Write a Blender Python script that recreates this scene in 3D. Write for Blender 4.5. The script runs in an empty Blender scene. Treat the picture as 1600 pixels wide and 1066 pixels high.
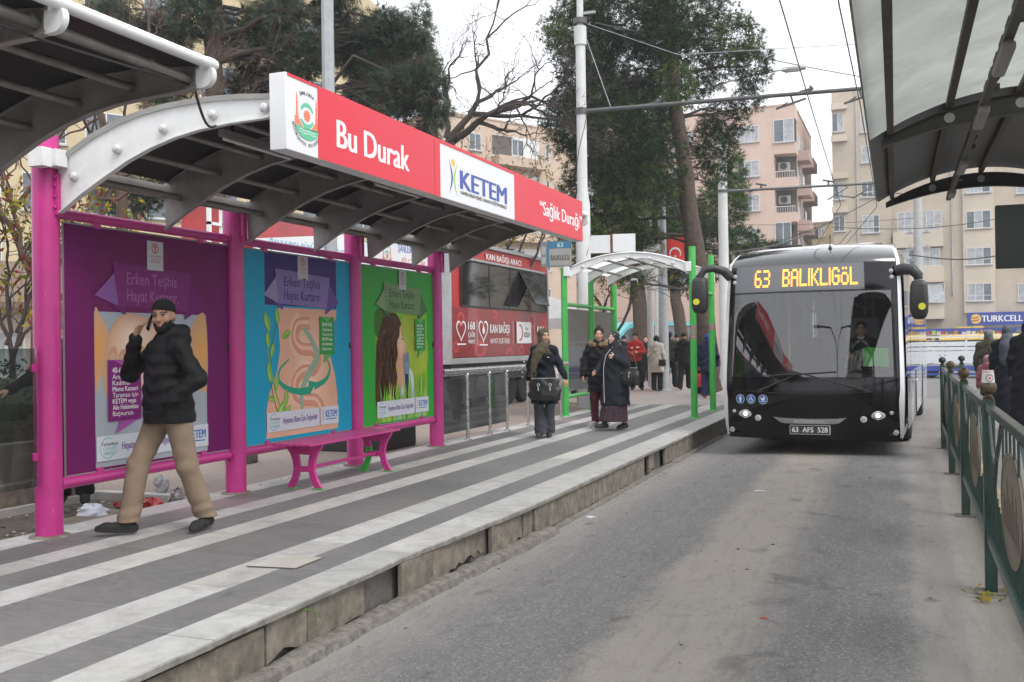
import bpy, math, random
import numpy as np
from mathutils import Vector, Matrix
R = math.radians
S = bpy.context.scene
C = S.collection
random.seed(7)

# ---------------------------------------------------------------- camera
cam = bpy.data.cameras.new("camera")
cam.sensor_width = 36.0
cam.lens = 36.0 * 1555 / 1600
cam.clip_start = 0.05
cam.clip_end = 2000
cam_o = bpy.data.objects.new("camera", cam)
C.objects.link(cam_o)
YAW = math.atan(600 / 1555)          # the road runs along +Y, the camera looks left of it
cam_o.matrix_world = (Matrix.Translation((0, 0, 1.64)) @ Matrix.Rotation(YAW, 4, 'Z')
                      @ Matrix.Rotation(R(90.236), 4, 'X') @ Matrix.Rotation(R(-0.8), 4, 'Z'))
S.camera = cam_o
# ---------------------------------------------------------------- sky and light
SUN_EL, SUN_AZ = R(52), R(120)
w = bpy.data.worlds.new("World")
S.world = w
w.use_nodes = True
nt = w.node_tree
bg = nt.nodes['Background']
sky = nt.nodes.new('ShaderNodeTexSky')
sky.sky_type = 'NISHITA'
sky.sun_disc = False
sky.sun_elevation = SUN_EL
sky.sun_rotation = SUN_AZ
sky.dust_density = 6.0
sky.air_density = 1.0
hs = nt.nodes.new('ShaderNodeHueSaturation')
hs.inputs['Saturation'].default_value = 0.12
nt.links.new(sky.outputs[0], hs.inputs['Color'])
mx = nt.nodes.new('ShaderNodeMix')          # cloud deck: even pale grey over the clear sky
mx.data_type = 'RGBA'
mx.inputs['Factor'].default_value = 0.7
nt.links.new(hs.outputs[0], mx.inputs['A'])
mx.inputs['B'].default_value = (9.6, 9.8, 10.3, 1)
nt.links.new(mx.outputs['Result'], bg.inputs['Color'])
bg.inputs['Strength'].default_value = 0.1
sl = bpy.data.lights.new("sun", 'SUN')
sl.energy = 0.9
sl.angle = R(30)
sl.color = (1, 0.97, 0.93)
so = bpy.data.objects.new("sun", sl)
C.objects.link(so)
sd = Vector((math.sin(SUN_AZ) * math.cos(SUN_EL), math.cos(SUN_AZ) * math.cos(SUN_EL), math.sin(SUN_EL)))
so.rotation_euler = sd.to_track_quat('Z', 'Y').to_euler()
S.view_settings.view_transform = 'Standard'
S.view_settings.look = 'None'
S.view_settings.exposure = 1.0
S.view_settings.gamma = 1.0
S.cycles.max_bounces = 8
S.cycles.transparent_max_bounces = 12
S.cycles.caustics_reflective = False
S.cycles.caustics_refractive = False

# ---------------------------------------------------------------- materials
MATS = {}

def lin(c):
 """sRGB hex to linear"""
 c = c.lstrip('#')
 o = []
 for i in (0, 2, 4):
  v = int(c[i:i + 2], 16) / 255
  o.append(v / 12.92 if v < 0.04045 else ((v + 0.055) / 1.055) ** 2.4)
 return tuple(o)

def mat(name, col, rough=0.5, metal=0.0, var=0.12, scale=6.0, bump=0.0, bscale=60.0, coat=0.0, alpha=1.0, emit=0.0, dirt=0.0, spec=0.5, sheen=0.0, chips=None):
 if name in MATS:
  return MATS[name]
 m = bpy.data.materials.new(name)
 MATS[name] = m
 m.use_nodes = True
 t = m.node_tree
 b = t.nodes['Principled BSDF']
 if isinstance(col, str):
  col = lin(col)
 b.inputs['Roughness'].default_value = rough
 b.inputs['Metallic'].default_value = metal
 b.inputs['Coat Weight'].default_value = coat
 b.inputs['Specular IOR Level'].default_value = spec
 if sheen:
  b.inputs['Sheen Weight'].default_value = sheen
 b.inputs['Base Color'].default_value = (*col, 1)
 tc = t.nodes.new('ShaderNodeTexCoord')
 if var > 0 or dirt > 0:
  n = t.nodes.new('ShaderNodeTexNoise')
  n.inputs['Scale'].default_value = scale
  n.inputs['Detail'].default_value = 6
  n.inputs['Roughness'].default_value = 0.65
  t.links.new(tc.outputs['Object'], n.inputs['Vector'])
  r = t.nodes.new('ShaderNodeMapRange')
  r.inputs[1].default_value = 0.3
  r.inputs[2].default_value = 0.7
  r.inputs[3].default_value = 1 - var
  r.inputs[4].default_value = 1 + var * 0.6
  t.links.new(n.outputs[0], r.inputs[0])
  v = t.nodes.new('ShaderNodeVectorMath')
  v.operation = 'SCALE'
  v.inputs[0].default_value = col
  t.links.new(r.outputs[0], v.inputs['Scale'])
  last = v.outputs[0]
  if dirt > 0:
   n2 = t.nodes.new('ShaderNodeTexNoise')
   n2.inputs['Scale'].default_value = scale * 0.45
   n2.inputs['Detail'].default_value = 10
   n2.inputs['Roughness'].default_value = 0.75
   t.links.new(tc.outputs['Object'], n2.inputs['Vector'])
   r2 = t.nodes.new('ShaderNodeMapRange')
   r2.inputs[1].default_value = 0.5
   r2.inputs[2].default_value = 0.75
   r2.inputs[3].default_value = 0
   r2.inputs[4].default_value = dirt
   t.links.new(n2.outputs[0], r2.inputs[0])
   k = t.nodes.new('ShaderNodeMix')
   k.data_type = 'RGBA'
   k.inputs['B'].default_value = (0.09, 0.075, 0.06, 1)
   t.links.new(r2.outputs[0], k.inputs['Factor'])
   t.links.new(last, k.inputs['A'])
   last = k.outputs['Result']
  if chips:          # scuffs and chipped spots: long scratches and small flakes
   mp_ = t.nodes.new('ShaderNodeMapping')
   mp_.inputs['Scale'].default_value = (9, 9, 1.6)
   t.links.new(tc.outputs['Object'], mp_.inputs[0])
   for vec, sc_, lo, hi, am in ((mp_.outputs[0], 5, .68, .72, .35), (tc.outputs['Object'], 38, .71, .74, .5)):
    n4 = t.nodes.new('ShaderNodeTexNoise')
    n4.inputs['Scale'].default_value = sc_
    n4.inputs['Detail'].default_value = 4
    t.links.new(vec, n4.inputs['Vector'])
    r4 = t.nodes.new('ShaderNodeMapRange')
    for i_, x_ in enumerate((lo, hi, 0, am)):
     r4.inputs[i_ + 1].default_value = x_
    t.links.new(n4.outputs[0], r4.inputs[0])
    k4 = t.nodes.new('ShaderNodeMix')
    k4.data_type = 'RGBA'
    k4.inputs['B'].default_value = (*chips, 1)
    t.links.new(r4.outputs[0], k4.inputs['Factor'])
    t.links.new(last, k4.inputs['A'])
    last = k4.outputs['Result']
  t.links.new(last, b.inputs['Base Color'])
  if rough > 0.12:
   r3 = t.nodes.new('ShaderNodeMapRange')
   r3.inputs[3].default_value = max(0.03, rough - 0.1)
   r3.inputs[4].default_value = min(1, rough + 0.12)
   t.links.new(n.outputs[0], r3.inputs[0])
   t.links.new(r3.outputs[0], b.inputs['Roughness'])
 if bump > 0:
  n = t.nodes.new('ShaderNodeTexNoise')
  n.inputs['Scale'].default_value = bscale
  n.inputs['Detail'].default_value = 5
  t.links.new(tc.outputs['Object'], n.inputs['Vector'])
  bp = t.nodes.new('ShaderNodeBump')
  bp.inputs['Strength'].default_value = bump
  bp.inputs['Distance'].default_value = 0.01
  t.links.new(n.outputs[0], bp.inputs['Height'])
  t.links.new(bp.outputs[0], b.inputs['Normal'])
 if emit > 0:
  b.inputs['Emission Color'].default_value = (*col, 1)
  b.inputs['Emission Strength'].default_value = emit
 if alpha < 1:
  b.inputs['Alpha'].default_value = alpha
 return m

def glass(name, tint=(0.8, 0.85, 0.85), refl=1.0, rough=0.02, body=0.0, bodycol=(0.5, 0.5, 0.5), ior=1.45):
 """thin sheet glass: clear or smoky see-through with a fresnel reflection and a film of dirt"""
 if name in MATS:
  return MATS[name]
 m = bpy.data.materials.new(name)
 MATS[name] = m
 m.use_nodes = True
 t = m.node_tree
 t.nodes.remove(t.nodes['Principled BSDF'])
 out = t.nodes['Material Output']
 tr = t.nodes.new('ShaderNodeBsdfTransparent')
 tr.inputs[0].default_value = (*tint, 1)
 df = t.nodes.new('ShaderNodeBsdfDiffuse')
 df.inputs[0].default_value = (*bodycol, 1)
 n = t.nodes.new('ShaderNodeTexNoise')
 n.inputs['Scale'].default_value = 3
 n.inputs['Detail'].default_value = 8
 tc = t.nodes.new('ShaderNodeTexCoord')
 t.links.new(tc.outputs['Object'], n.inputs['Vector'])
 mm = t.nodes.new('ShaderNodeMath')
 mm.operation = 'MULTIPLY'
 mm.inputs[1].default_value = body * 2
 t.links.new(n.outputs[0], mm.inputs[0])
 m1 = t.nodes.new('ShaderNodeMixShader')
 t.links.new(mm.outputs[0], m1.inputs[0])
 t.links.new(tr.outputs[0], m1.inputs[1])
 t.links.new(df.outputs[0], m1.inputs[2])
 gl = t.nodes.new('ShaderNodeBsdfGlossy')
 gl.inputs['Roughness'].default_value = rough
 fr = t.nodes.new('ShaderNodeFresnel')
 fr.inputs[0].default_value = ior
 f2 = t.nodes.new('ShaderNodeMath')
 f2.operation = 'MULTIPLY'
 f2.inputs[1].default_value = refl
 f2.use_clamp = True
 t.links.new(fr.outputs[0], f2.inputs[0])
 m2 = t.nodes.new('ShaderNodeMixShader')
 t.links.new(f2.outputs[0], m2.inputs[0])
 t.links.new(m1.outputs[0], m2.inputs[1])
 t.links.new(gl.outputs[0], m2.inputs[2])
 t.links.new(m2.outputs[0], out.inputs[0])
 return m

# ---------------------------------------------------------------- mesh builder
class MB:
 def __init__(s):
  s.v, s.f, s.m, s.ml = [], [], [], []
  s.cur = 0

 def use(s, m):
  if m not in s.ml:
   s.ml.append(m)
  s.cur = s.ml.index(m)
  return s

 def add(s, vs, fs):
  o = len(s.v)
  s.v += [tuple(p) for p in vs]
  for f in fs:
   s.f.append([i + o for i in f])
   s.m.append(s.cur)
  return s

 def quad(s, *p):
  return s.add(p, [list(range(len(p)))])

 def box(s, c, d, M=None):
  x, y, z = d[0] / 2, d[1] / 2, d[2] / 2
  vs = [Vector((a * x, b * y, e * z)) for a in (-1, 1) for b in (-1, 1) for e in (-1, 1)]
  if M is not None:
   vs = [M @ v for v in vs]
  vs = [v + Vector(c) for v in vs]
  return s.add(vs, [(0, 1, 3, 2), (4, 6, 7, 5), (0, 4, 5, 1), (2, 3, 7, 6), (0, 2, 6, 4), (1, 5, 7, 3)])

 def bb(s, a, b):
  return s.box([(a[i] + b[i]) / 2 for i in range(3)], [abs(b[i] - a[i]) for i in range(3)])

 def rbox(s, c, d, r=0.02, M=None, n=3):
  """box with all edges rounded (rounded in plan, chamfered top and bottom)"""
  x, y, z = d[0] / 2, d[1] / 2, d[2] / 2
  r = min(r, x * .99, y * .99, z * .99)
  rings = []
  for (zz, q) in ((-z, r), (-z + r * .3, r * .3), (-z + r, 0), (z - r, 0), (z - r * .3, r * .3), (z, r)):
   ring = []
   for cx, cy, a0 in ((1, 1, 0), (-1, 1, 90), (-1, -1, 180), (1, -1, 270)):
    for k in range(n + 1):
     a = R(a0 + 90 * k / n)
     rr = max(r - q, 0) if q else r
     ring.append(Vector((cx * (x - r) + rr * math.cos(a), cy * (y - r) + rr * math.sin(a), zz)))
   rings.append(ring)
  if M is not None:
   rings = [[M @ v for v in g] for g in rings]
  return s.loft([[v + Vector(c) for v in g] for g in rings], caps=True)

 def loft(s, rings, caps=True, closed=True):
  n = len(rings[0])
  vs = [p for g in rings for p in g]
  fs = []
  for i in range(len(rings) - 1):
   for j in range(n if closed else n - 1):
    k = (j + 1) % n
    fs.append((i * n + j, i * n + k, (i + 1) * n + k, (i + 1) * n + j))
  if caps and closed:
   fs.append(tuple(range(n - 1, -1, -1)))
   fs.append(tuple((len(rings) - 1) * n + j for j in range(n)))
  return s.add(vs, fs)

 def tube(s, pts, r, n=10, caps=True):
  pts = [Vector(p) for p in pts]
  rs = r if isinstance(r, (list, tuple)) else [r] * len(pts)
  rings = []
  up = None
  for i, p in enumerate(pts):
   if i == 0:
    d = pts[1] - p
   elif i == len(pts) - 1:
    d = p - pts[i - 1]
   else:
    d = (pts[i + 1] - p).normalized() + (p - pts[i - 1]).normalized()
   if d.length < 1e-9:
    d = Vector((0, 0, 1))
   d.normalize()
   if up is None:
    up = Vector((0, 0, 1)) if abs(d.z) < 0.9 else Vector((1, 0, 0))
   a = up - d * up.dot(d)
   if a.length < 1e-6:
    a = d.orthogonal()
   a.normalize()
   up = a
   b = d.cross(a)
   rings.append([p + (a * math.cos(2 * math.pi * k / n) + b * math.sin(2 * math.pi * k / n)) * rs[i] for k in range(n)])
  return s.loft(rings, caps)

 def lathe(s, prof, c=(0, 0, 0), n=16, M=None):
  rings = []
  for (r, z) in prof:
   g = [Vector((max(r, 1e-4) * math.cos(2 * math.pi * k / n), max(r, 1e-4) * math.sin(2 * math.pi * k / n), z)) for k in range(n)]
   if M is not None:
    g = [M @ v for v in g]
   rings.append([v + Vector(c) for v in g])
  return s.loft(rings, True)

 def prism(s, poly, O, U, V, d):
  """flat polygon (u, v) on frame O, U, V pushed out by vector d"""
  O, U, V, d = Vector(O), Vector(U), Vector(V), Vector(d)
  n = len(poly)
  a = [O + U * p[0] + V * p[1] for p in poly]
  vs = a + [p + d for p in a]
  fs = [tuple(range(n - 1, -1, -1)), tuple(range(n, 2 * n))]
  for i in range(n):
   j = (i + 1) % n
   fs.append((i, j, n + j, n + i))
  return s.add(vs, fs)

 def ball(s, c, r, n=12, M=None):
  r = r if isinstance(r, (tuple, list)) else (r, r, r)
  rings = []
  for i in range(n // 2 + 1):
   a = math.pi * i / (n // 2) - math.pi / 2
   ca, sa = math.cos(a), math.sin(a)
   g = [Vector((r[0] * max(ca, 1e-3) * math.cos(2 * math.pi * k / n), r[1] * max(ca, 1e-3) * math.sin(2 * math.pi * k / n), r[2] * sa)) for k in range(n)]
   if M is not None:
    g = [M @ v for v in g]
   rings.append([v + Vector(c) for v in g])
  return s.loft(rings, True)

 def text(s, body, O, U, V, h, w=None, bold=0.0, out=None, align='L', depth=0.0015, shear=0.0):
  """lettering: cap height h, optionally squeezed to width w, on frame O, U, V (unit vectors)"""
  if bold:           # heavier strokes: the same letters again, a hair to either side
   k_ = h / text_shape('H', 0)[4] if w is None else w / (text_shape(body, 0)[3] - text_shape(body, 0)[2])
   for i_, q_ in enumerate((-1, 0, 1)):
    s.text(body, Vector(O) + Vector(U) * (q_ * bold * 1.3 * k_), U, V, h, w, 0.0, out, align, depth + i_ * .00015, shear)
   return s
  vs, fs, x0, x1, cap = text_shape(body, bold)
  k = h / cap
  kx = k if w is None else w / (x1 - x0)
  O, U, V = Vector(O), Vector(U), Vector(V)
  N = U.cross(V)
  sh = -x0 * kx if align == 'L' else (-(x0 + x1) / 2 * kx if align == 'C' else -x1 * kx)
  return s.add([O + U * (p[0] * kx + sh + shear * p[1] * k) + V * (p[1] * k) + N * depth for p in vs], fs)

 def build(s, name, m=None, parent=None, smooth=40, bevel=0, loc=None, fn=True):
  me = bpy.data.meshes.new(name)
  me.from_pydata([tuple(v) for v in s.v], [], s.f)
  if m is not None:
   for k in (m if isinstance(m, (list, tuple)) else [m]):
    me.materials.append(k)
  else:
   for k in s.ml:
    me.materials.append(k)
   me.polygons.foreach_set('material_index', s.m)
  if fn:
   import bmesh
   bm = bmesh.new()
   bm.from_mesh(me)
   bmesh.ops.recalc_face_normals(bm, faces=bm.faces)
   bm.to_mesh(me)
   bm.free()
  if smooth:
   me.polygons.foreach_set('use_smooth', [True] * len(me.polygons))
   me.set_sharp_from_angle(angle=R(smooth))
  me.update()
  o = bpy.data.objects.new(name, me)
  C.objects.link(o)
  if loc is not None:
   o.location = loc
  if parent is not None:
   o.parent = parent
  if bevel:
   b = o.modifiers.new('bevel', 'BEVEL')
   b.width = bevel
   b.segments = 2
   b.limit_method = 'ANGLE'
  return o

_TX = {}

def text_shape(body, bold):
 key = (body, bold)
 if key in _TX:
  return _TX[key]

 def one(b):
  c = bpy.data.curves.new('lettering', 'FONT')
  c.body = b
  c.size = 1.0
  c.offset = bold
  c.resolution_u = 3
  o = bpy.data.objects.new('lettering', c)
  C.objects.link(o)
  me = bpy.data.meshes.new_from_object(o.evaluated_get(bpy.context.evaluated_depsgraph_get()))
  v = [(p.co.x, p.co.y) for p in me.vertices]
  f = [tuple(p.vertices) for p in me.polygons]
  bpy.data.objects.remove(o)
  bpy.data.curves.remove(c)
  bpy.data.meshes.remove(me)
  return v, f
 v, f = one(body)
 cv, _ = one('H')
 cap = max(p[1] for p in cv)
 xs = [p[0] for p in v]
 _TX[key] = (v, f, min(xs), max(xs), cap)
 return _TX[key]

def tag(o, label=None, cat=None, group=None, kind=None):
 if label:
  o['label'] = label
 if cat:
  o['category'] = cat
 if group:
  o['group'] = group
 if kind:
  o['kind'] = kind
 return o

def thing(name, label, cat, loc=(0, 0, 0), rz=0.0, group=None):
 o = bpy.data.objects.new(name, None)
 o.empty_display_size = 0.2
 C.objects.link(o)
 o.location = loc
 o.rotation_euler = (0, 0, rz)
 return tag(o, label, cat, group)

def copy_tree(o, parent=None):
 c = o.copy()
 C.objects.link(c)
 if parent is not None:
  c.parent = parent
 for ch in list(o.children):
  copy_tree(ch, c)
 return c

def pix(x, y, d):
 """a point at depth d (metres along the view axis), used only to work out world positions"""
 u = (x - 800) - .014 * (y - 533)
 v = (y - 533) + .014 * (x - 800) - 6.4
 a, c = u / 1555, -v / 1555
 ct, st = math.cos(YAW), math.sin(YAW)
 return Vector(((a * ct - st) * d, (a * st + ct) * d, 1.64 + c * d))

def disc(r, n=24, a0=0.0, a1=360.0, cx=0.0, cy=0.0, ry=None):
 ry = r if ry is None else ry
 full = abs(a1 - a0 - 360) < 1e-6
 return [(cx + r * math.cos(R(a0 + (a1 - a0) * k / n)), cy + ry * math.sin(R(a0 + (a1 - a0) * k / n))) for k in range(n if full else n + 1)]

X3, Y3, Z3 = Vector((1, 0, 0)), Vector((0, 1, 0)), Vector((0, 0, 1))

# ================================================================ setting
def nodes_mat(name):
 m = bpy.data.materials.new(name)
 MATS[name] = m
 m.use_nodes = True
 t = m.node_tree
 return m, t, t.nodes['Principled BSDF']

class NB:
 """short-hand for node graphs"""

 def __init__(s, t):
  s.t = t

 def n(s, typ, **kw):
  q = s.t.nodes.new(typ)
  for k, v in kw.items():
   setattr(q, k, v)
  return q

 def l(s, a, b):
  s.t.links.new(a, b)

 def math(s, op, a, b=None, clamp=False):
  q = s.n('ShaderNodeMath', operation=op, use_clamp=clamp)
  for i, v in enumerate((a, b)):
   if v is None:
    continue
   if isinstance(v, (int, float)):
    q.inputs[i].default_value = v
   else:
    s.l(v, q.inputs[i])
  return q.outputs[0]

 def noise(s, vec, sc, det=6, rough=.6, dist=0):
  q = s.n('ShaderNodeTexNoise')
  q.inputs['Scale'].default_value = sc
  q.inputs['Detail'].default_value = det
  q.inputs['Roughness'].default_value = rough
  q.inputs['Distortion'].default_value = dist
  s.l(vec, q.inputs['Vector'])
  return q.outputs[0]

 def rng(s, v, a, b, c, d):
  q = s.n('ShaderNodeMapRange')
  for i, x in enumerate((a, b, c, d)):
   q.inputs[i + 1].default_value = x
  s.l(v, q.inputs[0])
  return q.outputs[0]

 def mix(s, f, a, b, mode='MIX'):
  q = s.n('ShaderNodeMix', data_type='RGBA', blend_type=mode)
  for k, v in (('Factor', f), ('A', a), ('B', b)):
   if isinstance(v, tuple):
    q.inputs[k].default_value = (*v, 1)
   elif isinstance(v, (int, float)):
    q.inputs[k].default_value = v
   else:
    s.l(v, q.inputs[k])
  return q.outputs['Result']

 def ramp(s, v, stops, interp='LINEAR'):
  q = s.n('ShaderNodeValToRGB')
  e = q.color_ramp
  e.interpolation = interp
  while len(e.elements) < len(stops):
   e.elements.new(0.5)
  for el, (p, c) in zip(e.elements, stops):
   el.position = p
   el.color = (*c, 1) if isinstance(c, tuple) else (c, c, c, 1)
  s.l(v, q.inputs[0])
  return q.outputs[0]

 def bump(s, h, st, dist=.01):
  q = s.n('ShaderNodeBump')
  q.inputs['Strength'].default_value = st
  q.inputs['Distance'].default_value = dist
  s.l(h, q.inputs['Height'])
  return q.outputs[0]

# --- asphalt: speckled aggregate, worn concrete-coloured tracks, pale dust strips along both kerbs
m_road, t, b = nodes_mat('asphalt')
g = NB(t)
tc = g.n('ShaderNodeTexCoord').outputs['Object']
sx = g.n('ShaderNodeSeparateXYZ')
g.l(tc, sx.inputs[0])
wob = g.math('MULTIPLY', g.math('SUBTRACT', g.noise(tc, .55, 6, .6), .5), .55)
fine = g.math('MULTIPLY', g.math('SUBTRACT', g.noise(tc, 6, 7, .75), .5), .4)
xx = g.math('ADD', g.math('ADD', sx.outputs[0], wob), fine)
pos = g.rng(xx, -3.2, .8, 0, 1)
asph, track, dust = (.18, .177, .172), (.31, .281, .238), (.3, .286, .262)
band = g.ramp(pos, [(0, dust), (.10, (.26, .25, .232)), (.165, (.2, .195, .188)), (.22, asph), (.395, (.185, .181, .177)), (.435, track), (.57, (.295, .268, .228)), (.605, (.22, .208, .19)), (.655, (.165, .163, .161)), (.80, (.185, .183, .179)), (.835, (.27, .26, .242)), (.885, (.262, .25, .23)), (.915, (.215, .2, .18)), (1.0, (.2, .185, .168))])
big = g.noise(tc, .9, 8, .65, .4)
col = g.mix(g.rng(big, .35, .7, 0, .45), band, (.2, .19, .177))
v1 = g.n('ShaderNodeTexVoronoi')
v1.inputs['Scale'].default_value = 85
g.l(tc, v1.inputs['Vector'])
speck = g.rng(v1.outputs['Distance'], .0, .33, 1, 0)
pick = g.rng(g.noise(tc, 30, 3, .8), .5, .66, 0, 1)
rough_zone = g.ramp(pos, [(0, .4), (.15, .55), (.21, 1.0), (.38, 1.0), (.45, .3), (.6, .3), (.66, 1.0), (.8, .95), (.84, .25), (1, .25)])
spf = g.math('MULTIPLY', g.math('MULTIPLY', speck, pick), rough_zone)
col = g.mix(g.math('MULTIPLY', spf, .8), col, (.5, .49, .47))
vc = g.n('ShaderNodeTexVoronoi')
vc.inputs['Scale'].default_value = 84
g.l(tc, vc.inputs['Vector'])
cs_ = g.n('ShaderNodeSeparateColor')
g.l(vc.outputs['Color'], cs_.inputs[0])
col = g.mix(g.math('MULTIPLY', g.math('GREATER_THAN', cs_.outputs[0], .86), g.math('MULTIPLY', rough_zone, .4)), col, (.4, .39, .37))
col = g.mix(g.math('MULTIPLY', g.math('LESS_THAN', cs_.outputs[1], .3), g.math('MULTIPLY', rough_zone, .42)), col, (.075, .074, .073))
sv = g.n('ShaderNodeMapping')
sv.inputs['Scale'].default_value = (3.2, .5, 1)
g.l(tc, sv.inputs[0])
strk = g.noise(sv.outputs[0], 4, 7, .7, .3)
col = g.mix(g.rng(strk, .52, .74, 0, .5), col, (.115, .11, .105))
oil = g.math('MULTIPLY', g.rng(g.noise(tc, 1.9, 5, .65, .5), .57, .66, 0, .6), g.ramp(pos, [(.4, 0.0), (.62, 1.0), (.7, .8), (.78, 0.0)]))
col = g.mix(oil, col, (.075, .073, .071))
col = g.mix(g.rng(strk, .3, .45, .35, 0), col, (.3, .288, .268))
dk = g.math('MULTIPLY', g.rng(g.noise(tc, 60, 4, .8), .52, .7, 0, .6), rough_zone)
col = g.mix(dk, col, (.07, .07, .07))
st = g.n('ShaderNodeTexNoise')
st.inputs['Scale'].default_value = 2.3
st.inputs['Detail'].default_value = 3
g.l(tc, st.inputs['Vector'])
col = g.mix(g.rng(st.outputs[0], .66, .72, 0, .5), col, (.065, .062, .058))
# crossing crack and patch seam
cr = g.n('ShaderNodeTexVoronoi', feature='DISTANCE_TO_EDGE')
cr.inputs['Scale'].default_value = .42
mp = g.n('ShaderNodeMapping')
g.l(tc, mp.inputs[0])
mp.inputs['Scale'].default_value = (1, .55, 1)
vadd = g.n('ShaderNodeVectorMath', operation='ADD')
nz = g.n('ShaderNodeTexNoise')
nz.inputs['Scale'].default_value = 2.5
nz.inputs['Detail'].default_value = 6
g.l(tc, nz.inputs['Vector'])
g.l(mp.outputs[0], vadd.inputs[0])
g.l(nz.outputs['Color'], vadd.inputs[1])
g.l(vadd.outputs[0], cr.inputs['Vector'])
col = g.mix(g.math('MULTIPLY', g.rng(cr.outputs['Distance'], .0, .006, .22, 0), g.rng(big, .45, .55, 0, 1)), col, (.045, .043, .04))
g.l(col, b.inputs['Base Color'])
b.inputs['Roughness'].default_value = .88
hh = g.math('ADD', g.math('MULTIPLY', g.noise(tc, 110, 4, .7), rough_zone), g.math('MULTIPLY', g.noise(tc, 14, 5, .6), .5))
g.l(g.bump(hh, .55, .012), b.inputs['Normal'])

# --- platform paving: long strips of white marble and grey stone with cross joints
m_plat, t, b = nodes_mat('striped_paving')
g = NB(t)
tc = g.n('ShaderNodeTexCoord').outputs['Object']
sx = g.n('ShaderNodeSeparateXYZ')
g.l(tc, sx.inputs[0])
edges = [-6.2, -5.88, -5.48, -5.22, -4.89, -4.59, -3.97, -3.65, -3.34]
pos = g.rng(sx.outputs[0], -6.3, -2.9, 0, 1)
p_ = lambda x: (x + 6.3) / 3.4
mask = g.ramp(pos, [(0, 1.0)] + [(p_(e), float(i % 2)) for i, e in enumerate(edges[1:])], 'CONSTANT')
idx = g.ramp(pos, [(0, 0.0)] + [(p_(e), (i + 1) * .1) for i, e in enumerate(edges[1:])], 'CONSTANT')
vein = g.noise(tc, 3.5, 10, .7, 1.4)
marble = g.ramp(vein, [(.3, (.31, .31, .3)), (.5, (.42, .42, .405)), (.7, (.48, .48, .465))])
warm = g.rng(g.noise(tc, 1.3, 5, .6), .56, .74, 0, .55)
marble = g.mix(warm, marble, (.56, .47, .36))
m2 = g.n('ShaderNodeMapping')
m2.inputs['Scale'].default_value = (1.3, 5, 1)
g.l(tc, m2.inputs[0])
grain = g.noise(m2.outputs[0], 9, 7, .75)
stone = g.ramp(grain, [(.34, (.06, .06, .063)), (.44, (.125, .125, .127)), (.55, (.15, .15, .151)), (.7, (.215, .213, .21))])
stone = g.mix(g.rng(g.noise(tc, 1.1, 6, .6), .4, .7, 0, .5), stone, (.2, .19, .175))
# slab joints: length differs per strip
yo = g.math('ADD', g.math('DIVIDE', sx.outputs[1], g.math('ADD', g.math('MULTIPLY', idx, .55), 1.0)), g.math('MULTIPLY', idx, 17.3))
fr = g.math('FRACT', yo)
jn = g.math('LESS_THAN', fr, .006)
slab = g.n('ShaderNodeTexWhiteNoise', noise_dimensions='2D')
cb = g.n('ShaderNodeCombineXYZ')
g.l(g.math('FLOOR', yo), cb.inputs[0])
g.l(idx, cb.inputs[1])
g.l(cb.outputs[0], slab.inputs['Vector'])
tone = g.rng(slab.outputs['Value'], 0, 1, .86, 1.08)
base = g.mix(mask, stone, marble)
sc = g.n('ShaderNodeVectorMath', operation='SCALE')
g.l(base, sc.inputs[0])
g.l(tone, sc.inputs['Scale'])
col = g.mix(g.math('MULTIPLY', jn, .7), sc.outputs[0], g.mix(mask, (.27, .265, .25), (.2, .195, .185)))
# grime and pink paint dust by the posts
grime = g.rng(g.noise(tc, 2.2, 10, .75), .45, .75, 0, .5)
col = g.mix(grime, col, (.19, .18, .165))
col = g.mix(g.rng(g.noise(tc, 24, 4, .8), .67, .74, 0, .55), col, (.08, .078, .075))
pk = g.math('MULTIPLY', g.rng(sx.outputs[0], -5.6, -5.0, .22, 0), g.rng(g.noise(tc, .9, 3, .6), .5, .66, 0, 1))
col = g.mix(pk, col, (.6, .33, .42))
yl = g.math('MULTIPLY', g.math('MULTIPLY', g.rng(g.noise(tc, 3.7, 8, .8), .66, .7, 0, .45), g.math('LESS_THAN', sx.outputs[0], -3.97)), g.math('GREATER_THAN', sx.outputs[0], -4.6))
col = g.mix(yl, col, (.42, .3, .1))
g.l(col, b.inputs['Base Color'])
b.inputs['Specular IOR Level'].default_value = .35
g.l(g.rng(grain, .3, .7, .5, .72), b.inputs['Roughness'])
hgt = g.math('SUBTRACT', g.math('MULTIPLY', grain, .35), jn)
g.l(g.bump(hgt, .3, .006), b.inputs['Normal'])

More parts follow.
